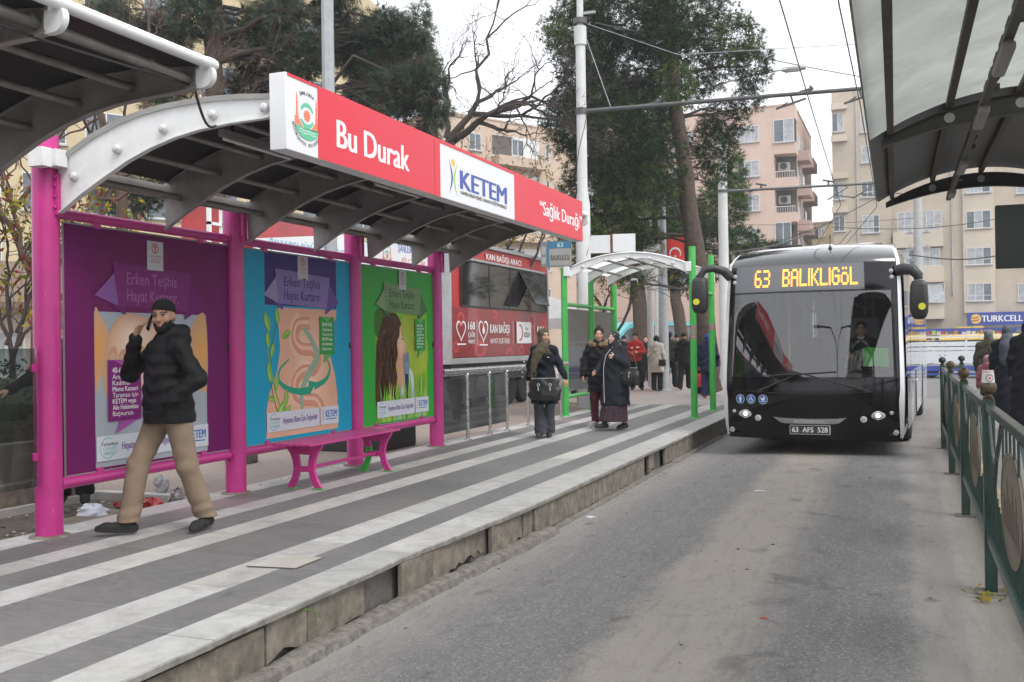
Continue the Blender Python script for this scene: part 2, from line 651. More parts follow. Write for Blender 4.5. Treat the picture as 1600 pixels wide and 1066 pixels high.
def pavers(name, c1, c2, mortar, sc, rot=0.0, bw=.5, rh=.25):
 m, t, b = nodes_mat(name)
 g = NB(t)
 tc = g.n('ShaderNodeTexCoord').outputs['Object']
 mp = g.n('ShaderNodeMapping')
 mp.inputs['Rotation'].default_value = (0, 0, rot)
 g.l(tc, mp.inputs[0])
 br = g.n('ShaderNodeTexBrick')
 br.inputs['Scale'].default_value = sc
 br.inputs['Mortar Size'].default_value = .018
 br.inputs['Brick Width'].default_value = bw
 br.inputs['Row Height'].default_value = rh
 br.inputs['Color1'].default_value = (*c1, 1)
 br.inputs['Color2'].default_value = (*c2, 1)
 br.inputs['Mortar'].default_value = (*mortar, 1)
 g.l(mp.outputs[0], br.inputs['Vector'])
 col = g.mix(g.rng(g.noise(tc, 1.7, 8, .7), .4, .7, 0, .55), br.outputs['Color'], (.27, .245, .215))
 col = g.mix(g.rng(g.noise(tc, 22, 4, .8), .6, .74, 0, .5), col, (.1, .09, .08))
 g.l(col, b.inputs['Base Color'])
 b.inputs['Roughness'].default_value = .85
 h = g.math('ADD', g.math('MULTIPLY', br.outputs['Fac'], -1.0), g.math('MULTIPLY', g.noise(tc, 40, 4, .6), .5))
 g.l(g.bump(h, .5, .01), b.inputs['Normal'])
 return m

m_pave = pavers('brick_paving', (.34, .255, .225), (.27, .22, .2), (.16, .145, .13), 4.5)
m_pave2 = pavers('grey_paving', (.17, .165, .16), (.14, .135, .13), (.09, .085, .08), 4.5, R(90))
m_plaza = mat('plaza_concrete', (.27, .25, .235), .85, var=.22, scale=1.2, bump=.25, bscale=30, dirt=.25)
m_conc = mat('weathered_concrete', (.23, .2, .16), .9, var=.5, scale=8, bump=1.4, bscale=14, dirt=.9, chips=(.34, .31, .26))
m_conc2 = mat('grey_concrete', (.165, .155, .14), .9, var=.45, scale=9, bump=1.0, bscale=26, dirt=.7)
m_capst = mat('marble_cap', (.5, .49, .47), .6, var=.2, scale=5, bump=.2, bscale=30, dirt=.35)
m_soil = mat('dirt', (.13, .11, .085), .95, var=.4, scale=14, bump=.8, bscale=40)

def sheet(name, x0, x1, y0, y1, z, m, kind='structure', nx=1, ny=1):
 o = MB()
 o.add([(x0 + (x1 - x0) * i / nx, y0 + (y1 - y0) * j / ny, z) for j in range(ny + 1) for i in range(nx + 1)],
          [(j * (nx + 1) + i, j * (nx + 1) + i + 1, (j + 1) * (nx + 1) + i + 1, (j + 1) * (nx + 1) + i) for j in range(ny) for i in range(nx)])
 return tag(o.build(name, m, smooth=0), kind=kind)

m_ground = mat('far_ground', (.16, .155, .15), .9, var=.15, scale=.3)
sheet('ground', -600, 600, -300, 900, -.09, m_ground)
RD = MB()
for y_ in (-8, 30):
 for x_, z_ in ((-3.35, -.068), (-2.7, -.06), (-2.3, -.045), (-1.9, -.018), (-1.5, 0), (.86, 0)):
  RD.v.append((x_, y_, z_))
RD.f = [[i, i + 1, i + 7, i + 6] for i in range(5)]
RD.m = [0] * 5
tag(RD.build('road', m_road, smooth=60), kind='structure')
sheet('side_road', .8, 9, 17.65, 29.6, -.004, m_road)
m_cross = mat('cross_street_asphalt', (.15, .146, .142), .88, var=.2, scale=.6, bump=.4, bscale=70)
sheet('cross_street', -60, 60, 29.5, 78, -.006, m_cross)
# platform body with its paved top, the marble cap along the kerb and the broken facing under it
P = MB()
P.bb((-6.2, -6, -.2), (-3.14, 7, .246)).bb((-6.2, 7, -.2), (-3.06, 22.2, .246))
plat = tag(P.build('platform', m_conc2), kind='structure')
top = MB()
top.add([(-6.2, -6, .25), (-3.36, -6, .25), (-3.36, 22.2, .25), (-6.2, 22.2, .25)], [(0, 1, 2, 3)])
top.build('paving', m_plat, plat, smooth=0)
cap = MB()
KX = lambda y_: -3.05 + .1 * min(max((y_ - 6.0) / 2, 0), 1)      # line of the kerb: it steps out slightly
rnd = random.Random(3)
y = -6.0
while y < 22.1:
 L = rnd.uniform(1.0, 1.5)
 y2 = min(y + L, 22.2)
 drop = 0
 if 12.9 < y < 13.6:
  y = 13.35
 n = max(3, int((y2 - y) / .09))
 jag = [rnd.uniform(-.0015, .0015) - (.012 * rnd.random() ** 9) for _ in range(n + 1)]
 xs_ = rnd.uniform(-.004, .004)
 ty = rnd.uniform(-.003, .003)
 ring = []
 for k in range(n + 1):
  yy = y + .003 + (y2 - y - .006) * k / n
  xf = KX(yy) + jag[k] + xs_
  zt = .252 + ty * (k / n - .5)
  ring.append([(-3.36, yy, zt), (xf - .006, yy, zt), (xf, yy, zt - .008), (xf - rnd.uniform(0, .008), yy, .216), (-3.36, yy, .216)])
 cap.loft(ring, True)
 y = y2
co_ = cap.build('marble_cap', [m_plat, mat('dirty_marble_edge', (.3, .29, .265), .7, var=.4, scale=9, bump=.4, bscale=40, dirt=.6)], plat, smooth=30)
for f_ in co_.data.polygons:
 if f_.normal.x > .6:
  f_.material_index = 1
# an odd replacement slab let into the stripe, in a dark open joint
PQ = [(-3.885, 5.3), (-3.88, 5.66), (-3.545, 5.69), (-3.535, 5.34)]
MB().add([(a * 1.0, b, .2535) for a, b in PQ], [(0, 1, 2, 3)]).build('open_joint', m_conc2, plat, smooth=0)
MB().add([(-3.71 + (a + 3.71) * .95, 5.5 + (b - 5.5) * .95, .257) for a, b in PQ], [(0, 1, 2, 3)]).build('patch_slab', mat('yellowed_marble', (.42, .4, .36), .6, var=.15, scale=5, dirt=.3), plat, smooth=0)
face = MB()

def slab_face(y0, y1, ztop=.2, zb=.03, jag=.0, x=-3.06, th=.035, seed=0, mode=0):
 q = random.Random(seed)
 pts = [(y0 + .006, ztop), (y1 - .006, ztop)]
 n = max(4, int((y1 - y0) / .07))
 low = []
 base = zb
 for k in range(n + 1):
  f = k / n
  zz = zb + (jag * (0.5 + 0.5 * math.sin(f * 5 + seed)) * q.uniform(.3, 1) if jag else q.uniform(-.004, .004))
  low.append((y1 - .006 - (y1 - y0 - .012) * f, min(zz, ztop - .04)))
 poly = pts + low
 MBf = MB()
 MBf.prism(poly, (KX((y0 + y1) / 2) - .03 + x + 3.03 - th, 0, 0), Y3, Z3, X3 * th)
 MBf.build('facing_slab', m_conc, plat, smooth=0, bevel=.004)

for k, (a, c, j) in enumerate([(-4, -1.4, .02), (-1.4, .9, .05), (.9, 2.6, .03), (2.6, 3.0, .05), (3.0, 4.36, .09), (4.37, 4.76, .07), (4.78, 5.42, .04), (5.84, 7.25, .11), (7.27, 7.95, .05), (7.97, 8.2, .03), (8.22, 10.1, .0), (10.1, 12.3, .0), (12.6, 12.9, .05), (13.5, 15.6, .0), (15.6, 18, .0), (18, 20, 0), (20, 22.2, 0)]):
 slab_face(a, c, .212 - (.02 if k in (3, 4) else 0), -.03, j, -3.03 if k % 3 else -3.045, seed=k)
# rough mortar foot along the kerb
foot = MB()
q = random.Random(11)
rings = []
for k in range(420):
 yy = -3 + k * .05
 amp = 1.0 if 2 < yy < 8.6 else .6
 if 8.6 < yy < 14:
  amp = .4
 kx = KX(yy) - .04
 wv_ = .5 + .5 * math.sin(yy * 2.1 + 1.3 * math.sin(yy * 4.7)) * math.sin(yy * 7.3 + 1)
 w0 = .125 * amp * (.8 + .3 * wv_ + q.uniform(-.05, .05)) + .02
 h0 = .055 * amp * (.75 + .4 * wv_ + q.uniform(-.07, .07)) - .055
 rings.append([(kx, yy, -.08), (kx, yy, h0 + q.uniform(-.006, .006)), (kx + w0 * .3, yy + q.uniform(-.02, .02), h0 + q.uniform(-.004, .006)), (kx + w0 * .6, yy + q.uniform(-.02, .02), h0 + q.uniform(-.01, .003)), (kx + w0 * .85, yy, h0 - q.uniform(.01, .018)), (kx + w0, yy, -.08)])
foot.loft(rings, False, closed=False)
foot.build('mortar_foot', mat('crumbling_mortar', (.2, .185, .16), .95, var=.5, scale=16, bump=1.0, bscale=45, dirt=.7, chips=(.4, .38, .34)), plat, smooth=0)
# ground behind the platform: dirt strip, paving, plaza at the far end
sheet('dirt_strip', -7.7, -6.2, -6, 8.6, .13, m_soil)
PV = MB()
PV.bb((-24, 8.0, -.1), (-6.2, 60, .2))
tag(PV.build('pavement_left', m_pave, smooth=0), kind='structure')
KB = MB()
KB.bb((-7.72, -6, 0), (-7.6, 8.02, .21))
KB.bb((-7.6, 7.9, 0), (-6.21, 8.02, .215))
tag(KB.build('kerb', m_capst, smooth=0, bevel=.01), kind='structure')
GB = MB()
GB.bb((-40, -20, -.1), (-7.72, 8.0, .2))
tag(GB.build('garden_ground', m_soil, smooth=0), kind='structure')
PZ = MB()
PZ.bb((-6.2, 22.21, -.1), (-2.2, 42, .2))
tag(PZ.build('plaza', m_plaza, smooth=0), kind='structure')
PR = MB()
PR.bb((.9, -8, -.1), (8, 17.6, .2))
tag(PR.build('pavement_right', m_pave2, smooth=0), kind='structure')
KR = MB()
KR.bb((.76, -8, -.05), (.9, 17.7, .21))
tag(KR.build('kerb_right', mat('yellowed_kerb', (.3, .25, .14), .85, var=.35, scale=6, bump=.5, dirt=.5), smooth=0, bevel=.012), kind='structure')
FP = MB()
FP.bb((-60, 78, -.1), (60, 110, .12))
tag(FP.build('pavement_far', m_plaza, smooth=0), kind='structure')

# ---------------------------------------------------------------- planter wall with hedge on the left
m_leafd = mat('hedge_leaf', (.035, .05, .022), .7, var=.4, scale=20)
wl = MB()
wl.bb((-7.9, -2, .19), (-7.74, 7.95, .78))
wall = wl.build('planter_wall', mat('board_marked_concrete', (.19, .18, .16), .9, var=.3, scale=4, bump=.5, bscale=25, dirt=.5), bevel=.012)
tag(wall, 'low weathered concrete planter wall below the dark hedge', 'wall')
wl2 = MB()
wl2.bb((-7.74, -2, .19), (-7.62, 7.9, .42))
wl2.build('footing', m_conc, wall, bevel=.01)

# ================================================================ bus shelters
m_pink = mat('magenta_paint', (.52, .03, .23), .4, var=.14, scale=4, coat=.12, dirt=.22, chips=(.5, .3, .38))
m_green = mat('green_paint', (.05, .42, .07), .4, var=.14, scale=4, coat=.15, dirt=.3, chips=(.2, .3, .2))
m_white = mat('white_paint', (.76, .77, .76), .45, var=.08, scale=3, dirt=.25, chips=(.52, .5, .46))
m_greyp = mat('grey_painted_steel', (.3, .29, .27), .55, var=.2, scale=4, dirt=.35)
m_tubed = mat('dull_steel_tube', (.25, .235, .21), .5, metal=.25, var=.25, scale=6, dirt=.3)
m_dark = mat('dark_roof_sheet', (.028, .026, .025), .6, var=.35, scale=3, dirt=.1)
m_steel = mat('stainless_steel', (.55, .55, .54), .25, metal=.9, var=.1, scale=8)
m_bolt = mat('bolt_cap', (.6, .6, .6), .35, metal=.3, var=.1)
m_black = mat('black_plastic', (.02, .02, .021), .45, var=.1)
m_rubber = mat('rubber', (.018, .018, .018), .8, var=.2)

TOPC = [(-5.80, 3.07), (-5.74, 3.11), (-5.51, 3.22), (-5.26, 3.305), (-5.04, 3.35), (-4.82, 3.375), (-4.6, 3.385), (-4.41, 3.385), (-4.19, 3.375), (-3.97, 3.355), (-3.90, 3.345)]
BOTC = [(-5.84, 2.68), (-5.62, 2.81), (-5.41, 2.915), (-5.19, 3.02), (-4.97, 3.10), (-4.76, 3.155), (-4.55, 3.19), (-4.28, 3.212), (-4.01, 3.22), (-3.92, 3.235)]
BOLTS = [(-5.69, 2.94), (-5.28, 3.11), (-4.86, 3.22), (-4.43, 3.28), (-4.0, 3.285)]

def rib(parent, y, m, caps=False, th=.012, name='rib'):
 o = MB()
 poly = BOTC + [(-3.885, 3.29)] + TOPC[::-1] + [(-5.86, 3.07)]
 o.use(m).prism(poly, (0, y, 0), X3, Z3, Y3 * th)
 # lower and upper flanges
 for crv, dz, wd in ((BOTC, 0, .05), (TOPC, .0, .05)):
  for (a, b) in zip(crv[:-1], crv[1:]):
   o.add([(a[0], y - wd / 2, a[1] + dz), (b[0], y - wd / 2, b[1] + dz), (b[0], y + wd / 2, b[1] + dz), (a[0], y + wd / 2, a[1] + dz),
                   (a[0], y - wd / 2, a[1] + dz - .009), (b[0], y - wd / 2, b[1] + dz - .009), (b[0], y + wd / 2, b[1] + dz - .009), (a[0], y + wd / 2, a[1] + dz - .009)],
                  [(0, 1, 2, 3), (7, 6, 5, 4), (0, 4, 5, 1), (3, 2, 6, 7), (0, 3, 7, 4), (1, 5, 6, 2)])
 r = o.build(name, None, parent, smooth=25)
 if caps:
  for (bx, bz) in BOLTS:
   q = MB()
   M = Matrix.Rotation(R(90), 3, 'X')
   q.lathe([(.034, -.002), (.034, .028), (.030, .036), (.018, .042), (.001, .043)], (bx, y, bz), 16, M)
   q.build('bolt_cap', m_bolt, r)
 return r

def canopy(parent, y0, y1, ribs, end_white=True):
 """arched roof shared by every shelter on this stop"""
 for i, y in enumerate(ribs):
  rib(parent, y, m_white if (end_white and i == 0) else m_greyp, caps=(end_white and i == 0))
 for (bx, bz) in BOLTS:
  o = MB()
  o.tube([(bx, y0 + .013, bz), (bx, y1, bz)], .026, 10)
  for y in ribs[1:]:
   o.tube([(bx, y - .05, bz), (bx, y - .001, bz)], .031, 10)
  o.build('purlin', m_tubed, parent)
 o = MB()
 ny = 14
 q = random.Random(5)
 vs, fs = [], []
 n = len(TOPC)
 for lay in (0.006, .014):
  for j in range(ny + 1):
   for (a, b) in TOPC:
    vs.append((a, y0 - .02 + (y1 - y0 + .04) * j / ny, b + lay))
 L = n * (ny + 1)
 for j in range(ny):
  for i in range(n - 1):
   a = j * n + i
   fs.append((a, a + 1, a + n + 1, a + n))
   fs.append((L + a, L + a + n, L + a + n + 1, L + a + 1))
 o.add(vs, fs)
 o.build('roof_sheet', m_dark, parent, smooth=60, fn=False)
 o = MB()
 for a, b in zip(TOPC[:-1], TOPC[1:]):
  o.quad((a[0], y0 - .027, a[1] - .006), (b[0], y0 - .027, b[1] - .006), (b[0], y0 - .027, b[1] + .022), (a[0], y0 - .027, a[1] + .022))
  o.quad((a[0], y0 - .027, a[1] + .022), (b[0], y0 - .027, b[1] + .022), (b[0], y1 + .02, b[1] + .022), (a[0], y1 + .02, a[1] + .022))
 o.build('edge_trim', m_greyp, parent, smooth=0)
 o = MB()
 o.tube([(-3.845, y0 - .05, 3.365), (-3.845, y1 + .05, 3.365)], .034, 14)
 for y in ribs:
  o.tube([(-3.845, y - .03, 3.365), (-3.845, y + .03, 3.365)], .038, 14)
 o.build('gutter_tube', m_white, parent)
 for y in ribs:       # curved end bracket that carries the gutter tube
  o = MB()
  o.prism(disc(.075, 12, -90, 90, 0, 0) + [(-.05, .075), (-.05, -.075)], (-3.88, y - .02, 3.295), X3, Z3, Y3 * .04)
  o.build('end_bracket', m_white, parent)
 o = MB()
 o.bb((-5.87, y0 + .02, 2.94), (-5.855, y1 - .02, 3.06))
 o.build('back_plate', m_greyp, parent)

def post(parent, x, y, top, m, r=.098, zb=.25):
 o = MB()
 o.tube([(x, y, zb), (x, y, top)], r, 24)
 p = o.build('post', m, parent)
 f = MB()
 f.use(m_conc).lathe([(r + .05, 0), (r + .04, .012), (r + .002, .016)], (x, y, zb), 20)
 f.build('base_collar', None, p)
 return p

# ---------------- the magenta shelter
sh = thing('bus_shelter', 'magenta tube bus shelter with arched dark roof standing on the striped platform', 'bus shelter')
PY = [5.73, 8.0, 10.27, 12.5]
PX = -5.96
for i, y in enumerate(PY):
 p = post(sh, PX, y, 3.26 if i == 0 else 2.98, m_pink)
 o = MB()
 o.use(m_pink).bb((PX + .085, y - .012, 2.66), (PX + .13, y + .05, 2.97))
 for z in (2.72, 2.8, 2.88, 2.94):
  o.lathe([(.011, 0), (.011, .012), (.001, .014)], (PX + .11, y - .012, z), 8, Matrix.Rotation(R(90), 3, 'X'))
 if i == 0:
  o.use(m_white).bb((PX + .03, y - .19, 3.0), (PX + .17, y - .098, 3.14))
  o.bb((PX + .10, y - .1, 3.01), (PX + .21, y + .01, 3.135))
 o.build('roof_bracket', None, p, bevel=.003)
canopy(sh, 5.75, 12.74, [5.75, 6.91, 8.08, 9.25, 10.42, 11.58, 12.74])
for a, b in zip(PY[:-1], PY[1:]):
 for z, rr in ((2.695, .042), (.63, .045)):
  o = MB()
  o.tube([(PX, a + .09, z), (PX, b - .09, z)], rr, 14)
  for yy in (a + .1, b - .1):
   o.tube([(PX, yy - .012, z), (PX, yy + .012, z)], rr + .014, 14)
  rl = o.build('rail', m_pink, sh)
  for f in (.22, .78):
   o = MB()
   yy = a + (b - a) * f
   zz = z - .055 if z > 1 else z + .055
   o.box((PX, yy, zz), (.05, .07, .05))
   o.build('panel_clip', m_pink, rl, bevel=.006)
 for yy in (a + .115, b - .115):
  o = MB()
  o.box((PX, yy, 1.66), (.04, .035, .07))
  o.build('side_clip', m_black, sh, bevel=.005)
# strip lights under the roof
for (ya, yb, bi) in ((5.95, 6.85, 3), (8.2, 9.15, 3), (10.6, 11.5, 3)):
 bx, bz = BOLTS[bi]
 o = MB()
 o.use(m_greyp).bb((bx - .12, ya, bz - .1), (bx - .07, yb, bz - .05))
 o.use(m_white).tube([(bx - .095, ya + .03, bz - .115), (bx - .095, yb - .03, bz - .115)], .013, 8)
 o.use(m_black).bb((bx - .1, ya + .12, bz - .05), (bx - .085, ya + .14, bz + .09)).bb((bx - .1, yb - .1, bz - .05), (bx - .085, yb - .08, bz + .09))
 o.build('strip_light', None, sh)

# loose black cable slung from one canopy to the next
o = MB()
pts = []
for k in range(15):
 f = k / 14
 a, b = Vector((-3.98, 2.2, 3.27)), Vector((-4.0, 5.0, 3.26))
 pts.append(a.lerp(b, f) - Z3 * .05 * math.sin(math.pi * f) + X3 * .01 * math.sin(9 * f))
for k in range(1, 9):
 f = k / 8
 pts.append(Vector((-4.0, 5.0, 3.26)).lerp(Vector((-4.38, 5.7, 3.19)), f) - Z3 * .1 * math.sin(math.pi * f))
o.tube(pts, .009, 6)
tag(o.build('cable', m_black), 'thin black cable slung between the two arched canopies', 'cable')

# ---------------- the next shelter, nearer than the magenta one: only its canopy end reaches the picture
s2 = thing('bus_shelter', 'near bus shelter canopy with white gutter tubes and dark arched underside', 'bus shelter')
canopy(s2, -1.99, 4.95, [-2.0, -.84, .32, 1.48, 2.64, 3.8, 4.95], end_white=False)
for y in (-1.9, .35, 2.6, 4.9):
 post(s2, PX, y, 2.98, m_pink)
o = MB()
for y in (2.9, 4.6, 3.75):
 o.tube([(-3.995, y - .02, 3.29), (-3.995, y + .02, 3.29)], .034, 12)
o.tube([(-3.995, -1.9, 3.285), (-3.995, 4.98, 3.285)], .03, 12)
o.build('front_rail', m_tubed, s2)
m_smoke = glass('smoky_glass', (.66, .69, .69), .9, .03, .06, (.2, .2, .2))
o = MB()
o.bb((PX - .004, 4.99, .64), (PX + .004, 5.62, 1.665))
pn = o.build('glass_panel', m_smoke)
tag(pn, 'dark smoky glass panel beside the first magenta post', 'glass panel')
o = MB()
for z in (.86, 1.52):
 o.box((PX, 5.6, z), (.03, .05, .06))
o.build('clamp', m_pink, pn, bevel=.004)

# ---------------------------------------------------------------- the long sign on the roof edge
def face_art(o, X, eps=.0006):
 """returns helpers that draw flat shapes on a plane facing +X at x = X, drawn in (y, z); each call sits one step prouder"""
 st = {'x': X}

 def poly(pts, m, up=1):
  st['x'] += eps * up
  o.use(m)
  o.quad(*[(st['x'], a, b) for a, b in pts])

 def txt(s, y, z, h, m, w=None, bold=0.0, align='L', up=1, shear=0.0):
  st['x'] += eps * up
  o.use(m)
  o.text(s, (st['x'], y, z), Y3, Z3, h, w, bold, align=align, depth=0.0, shear=shear)
 return poly, txt

m_red = mat('sign_red', (.68, .012, .035), .32, var=.04, scale=2, spec=.4)
m_wht = mat('sign_white', (.74, .75, .76), .4, var=.03, scale=3)
m_signw = mat('sign_letter_white', (.8, .8, .8), .4, var=0)
m_blue = mat('logo_blue', (.035, .08, .36), .4, var=0)
m_orange = mat('emblem_orange', (.8, .2, .1), .5, var=0)
m_egreen = mat('emblem_green', (.12, .5, .3), .5, var=0)
m_lime = mat('logo_lime', (.36, .62, .08), .5, var=0)
m_gold = mat('logo_gold', (.8, .47, .06), .5, var=0)
m_ink = mat('ink_black', (.03, .03, .035), .6, var=0)
sg = thing('shelter_sign', 'long red and white "Bu Durak" sign on the front edge of the shelter roof', 'sign', (-3.8, 5.69, 2.98))
o = MB()
o.use(m_wht).bb((-.13, 0, 0), (0, 6.77, .52))
o.build('sign_box', None, sg, bevel=.004)
o = MB()
o.use(m_red).bb((0, .395, .002), (.004, 2.42, .518)).bb((0, 4.29, .002), (.004, 6.765, .518)).bb((0, .02, .499), (.004, .393, .518)).bb((0, 2.424, .488), (.004, 4.286, .518))
o.build('red_panel', None, sg)
o = MB()
o.use(mat('sign_seam', (.35, .02, .04), .5, var=0)).bb((.004, 2.30, .003), (.0052, 2.306, .517))
o.build('panel_seam', None, sg)

def emblem(o, X, cy, cz, h, eps=.0006):
 """the municipal emblem: two minarets over a castle wall, an eye with a sun, green waves and curved lettering"""
 poly, txt = face_art(o, X, eps)
 s = h
 P = lambda L: [(cy + a * s, cz + b * s) for a, b in L]
 for sx in (-1, 1):
  for (w_, z0, z1) in ((.035, -.12, .02), (.045, .02, .035), (.028, .035, .2), (.04, .2, .215), (.022, .215, .3)):
   poly(P([(sx * .29 - w_, z0), (sx * .29 + w_, z0), (sx * .29 + w_, z1), (sx * .29 - w_, z1)]), m_orange, .02)
  poly(P([(sx * .29 - .022, .3), (sx * .29 + .022, .3), (sx * .29, .38)]), m_orange, .02)
 poly(P([(-.36, -.02), (-.25, -.02), (-.25, -.06), (.25, -.06), (.25, -.02), (.36, -.02), (.36, -.22), (-.36, -.22)]), m_orange)
 poly(P(disc(.235, 28, cx=0, cy=.03)), m_wht)
 for a0, a1 in ((25, 155), (205, 335)):
  outer = disc(.215, 14, a0, a1, 0, .03)
  inner = disc(.17, 14, a1, a0, 0, .03, .14)
  poly(P(outer + inner), m_egreen)
 star = []
 for k in range(24):
  a = 2 * math.pi * k / 24
  star.append((.11 * (1 if k % 2 else .72) * math.cos(a), .03 + .11 * (1 if k % 2 else .72) * math.sin(a)))
 poly(P(star), m_orange)
 wv = [(-.34 + .68 * k / 12, -.17 + .015 * math.sin(k * 1.4)) for k in range(13)]
 poly(P(wv + disc(.34, 16, 0, -180, 0, -.17, .2)), m_egreen)
 for zz in (-.215, -.26):
  poly(P([(-.25 + .5 * k / 8, zz + .012 * math.sin(k * 1.6)) for k in range(9)] + [(.25 - .5 * k / 8, zz - .012 + .012 * math.sin((8 - k) * 1.6)) for k in range(9)]), m_wht)
 for wd, a0, a1, cz0, rx, rz in (('ŞANLIURFA', 118, 62, .1, .38, .27), ('BÜYÜKŞEHİR BELEDİYESİ', 190, 350, -.1, .44, .38)):
  n = len(wd)
  for k, ch in enumerate(wd):
   if ch == ' ':
    continue
   a = R(a0 + (a1 - a0) * k / (n - 1))
   U = Vector((0, -math.sin(a) * rx, math.cos(a) * rz)) * (-1 if a0 < 180 else 1)
   U.normalize()
   V = X3.cross(U)
   o.use(m_ink)
   o.text(ch, (X + eps * 4, cy + rx * math.cos(a) * s, cz + (cz0 + rz * math.sin(a)) * s), U, V, .055 * s, None, .012, align='C', depth=0)

o = MB()
emblem(o, .0, .255, .26, .42)
o.build('emblem', None, sg, smooth=0, fn=False)
o = MB()
poly, txt = face_art(o, .004)
txt('Bu Durak', .65, .13, .2, m_signw, 1.15, .022)
o.build('lettering', None, sg, smooth=0, fn=False)
o = MB()
poly, txt = face_art(o, .0)
poly([(2.71 + a, .355 + b) for a, b in disc(.037, 20)], m_gold)

def swoosh(y, z0, z1, bend, wd):
 a = [(y + bend * math.sin(math.pi * k / 14) - wd * math.sin(math.pi * k / 14) / 2, z0 + (z1 - z0) * k / 14) for k in range(15)]
 b = [(y + bend * math.sin(math.pi * k / 14) + wd * math.sin(math.pi * k / 14) / 2 + .002, z0 + (z1 - z0) * k / 14) for k in range(15)]
 return a + b[::-1]

poly(swoosh(2.61, .06, .37, .07, .034), m_blue)
poly(swoosh(2.8, .05, .36, -.07, .034), m_lime)
txt('KETEM', 2.87, .14, .172, m_blue, 1.18, .028)
txt('KANSER ERKEN TEŞHİS, TARAMA VE EĞİTİM MERKEZİ', 2.87, .088, .032, m_ink, 1.18, .012)
o.build('logo', None, sg, smooth=0, fn=False)
o = MB()
poly, txt = face_art(o, .004)
txt('“Sağlık Durağı”', 5.1, .165, .155, m_signw, 1.63, .02, shear=0.0)
o.build('lettering', None, sg, smooth=0, fn=False)

# ---------------------------------------------------------------- three posters
def poster(label, y0, y1, mback):
 """panel on the shelter back: returns root and local drawing helpers in metres, u from its near edge, v from its foot"""
 r = thing('poster_panel', label, 'poster', (PX, y0, .685), group='health posters along the shelter back')
 o = MB()
 o.use(m_greyp).bb((-.012, 0, -.01), (.010, y1 - y0, 1.955))
 o.build('backing_board', None, r)
 o = MB()
 return r, o

W = 2.02
m_pp1 = mat('poster_purple', (.15, .006, .09), .45, var=.05, spec=.18, scale=1)
m_pp2 = mat('poster_violet', (.15, .006, .105), .45, var=.05, spec=.18, scale=1)
m_teal = mat('poster_turquoise', (.01, .32, .5), .45, var=.04, spec=.18, scale=1)
m_indigo = mat('poster_indigo', (.045, .022, .16), .45, var=.05, spec=.18, scale=1)
m_pgreen = mat('poster_green', (.035, .36, .045), .45, var=.05, spec=.18, scale=1)
m_pgreen2 = mat('poster_dark_green', (.03, .2, .035), .25, var=.1, coat=.35, scale=2)

def pm(name, c, var=.06, sc=3):
 return mat(name, c, .45, var=var, scale=sc, spec=.18)

def frame_art(o, u0, u1, band, foldl, foldr, ink, hb):
 poly, txt = face_art(o, .0125, .0009)
 return poly, txt

def ribbon(poly, txt, u0, u1, v0, body, dark, light, ink, sc=1.0):
 """the folded title band"""
 wd = u1 - u0
 poly([(u0 - .2, v0 - .02), (u0 + .05, v0 + .2), (u0 + .06, v0 - .1)], light)
 poly([(u1 + .19, v0 - .06), (u1 - .05, v0 + .2), (u1 - .1, v0 - .2)], dark)
 poly([(u0 - .02, v0 - .1), (u0 + .14, v0 - .17), (u0 + .14, v0 - .08)], dark)
 poly([(u0, v0 + .26), (u1, v0 + .22), (u1 - .07, v0 - .13), (u0 + .06, v0 - .1)], body)
 txt('Erken Teşhis', u0 + .16, v0 + .085, .098, ink, wd - .36, .004)
 txt('Hayat Kurtarır.', u0 + .16, v0 - .055, .098, ink, wd - .34, .006)

def ministry(poly, txt, u, v):
 poly([(u, v), (u + .2, v), (u + .2, v + .25), (u, v + .25)], pm('poster_silver', (.5, .5, .52)))
 rd = pm('seal_red', (.5, .06, .08), 0)
 poly([(u + .1 + a, v + .19 + b) for a, b in disc(.045, 18)], rd)
 poly([(u + .1 + a, v + .19 + b) for a, b in disc(.034, 18)], pm('poster_silver', None))
 poly([(u + .093, v + .165), (u + .107, v + .165), (u + .107, v + .215), (u + .093, v + .215)], rd)
 poly([(u + .075, v + .2), (u + .125, v + .2), (u + .1, v + .218)], rd)
 txt('T.C. SAĞLIK BAKANLIĞI', u + .1, v + .115, .013, rd, .16, .004, 'C')
 txt('HALK SAĞLIĞI', u + .1, v + .09, .011, rd, .1, .004, 'C')
 txt('GENEL MÜDÜRLÜĞÜ', u + .1, v + .066, .011, rd, .12, .004, 'C')

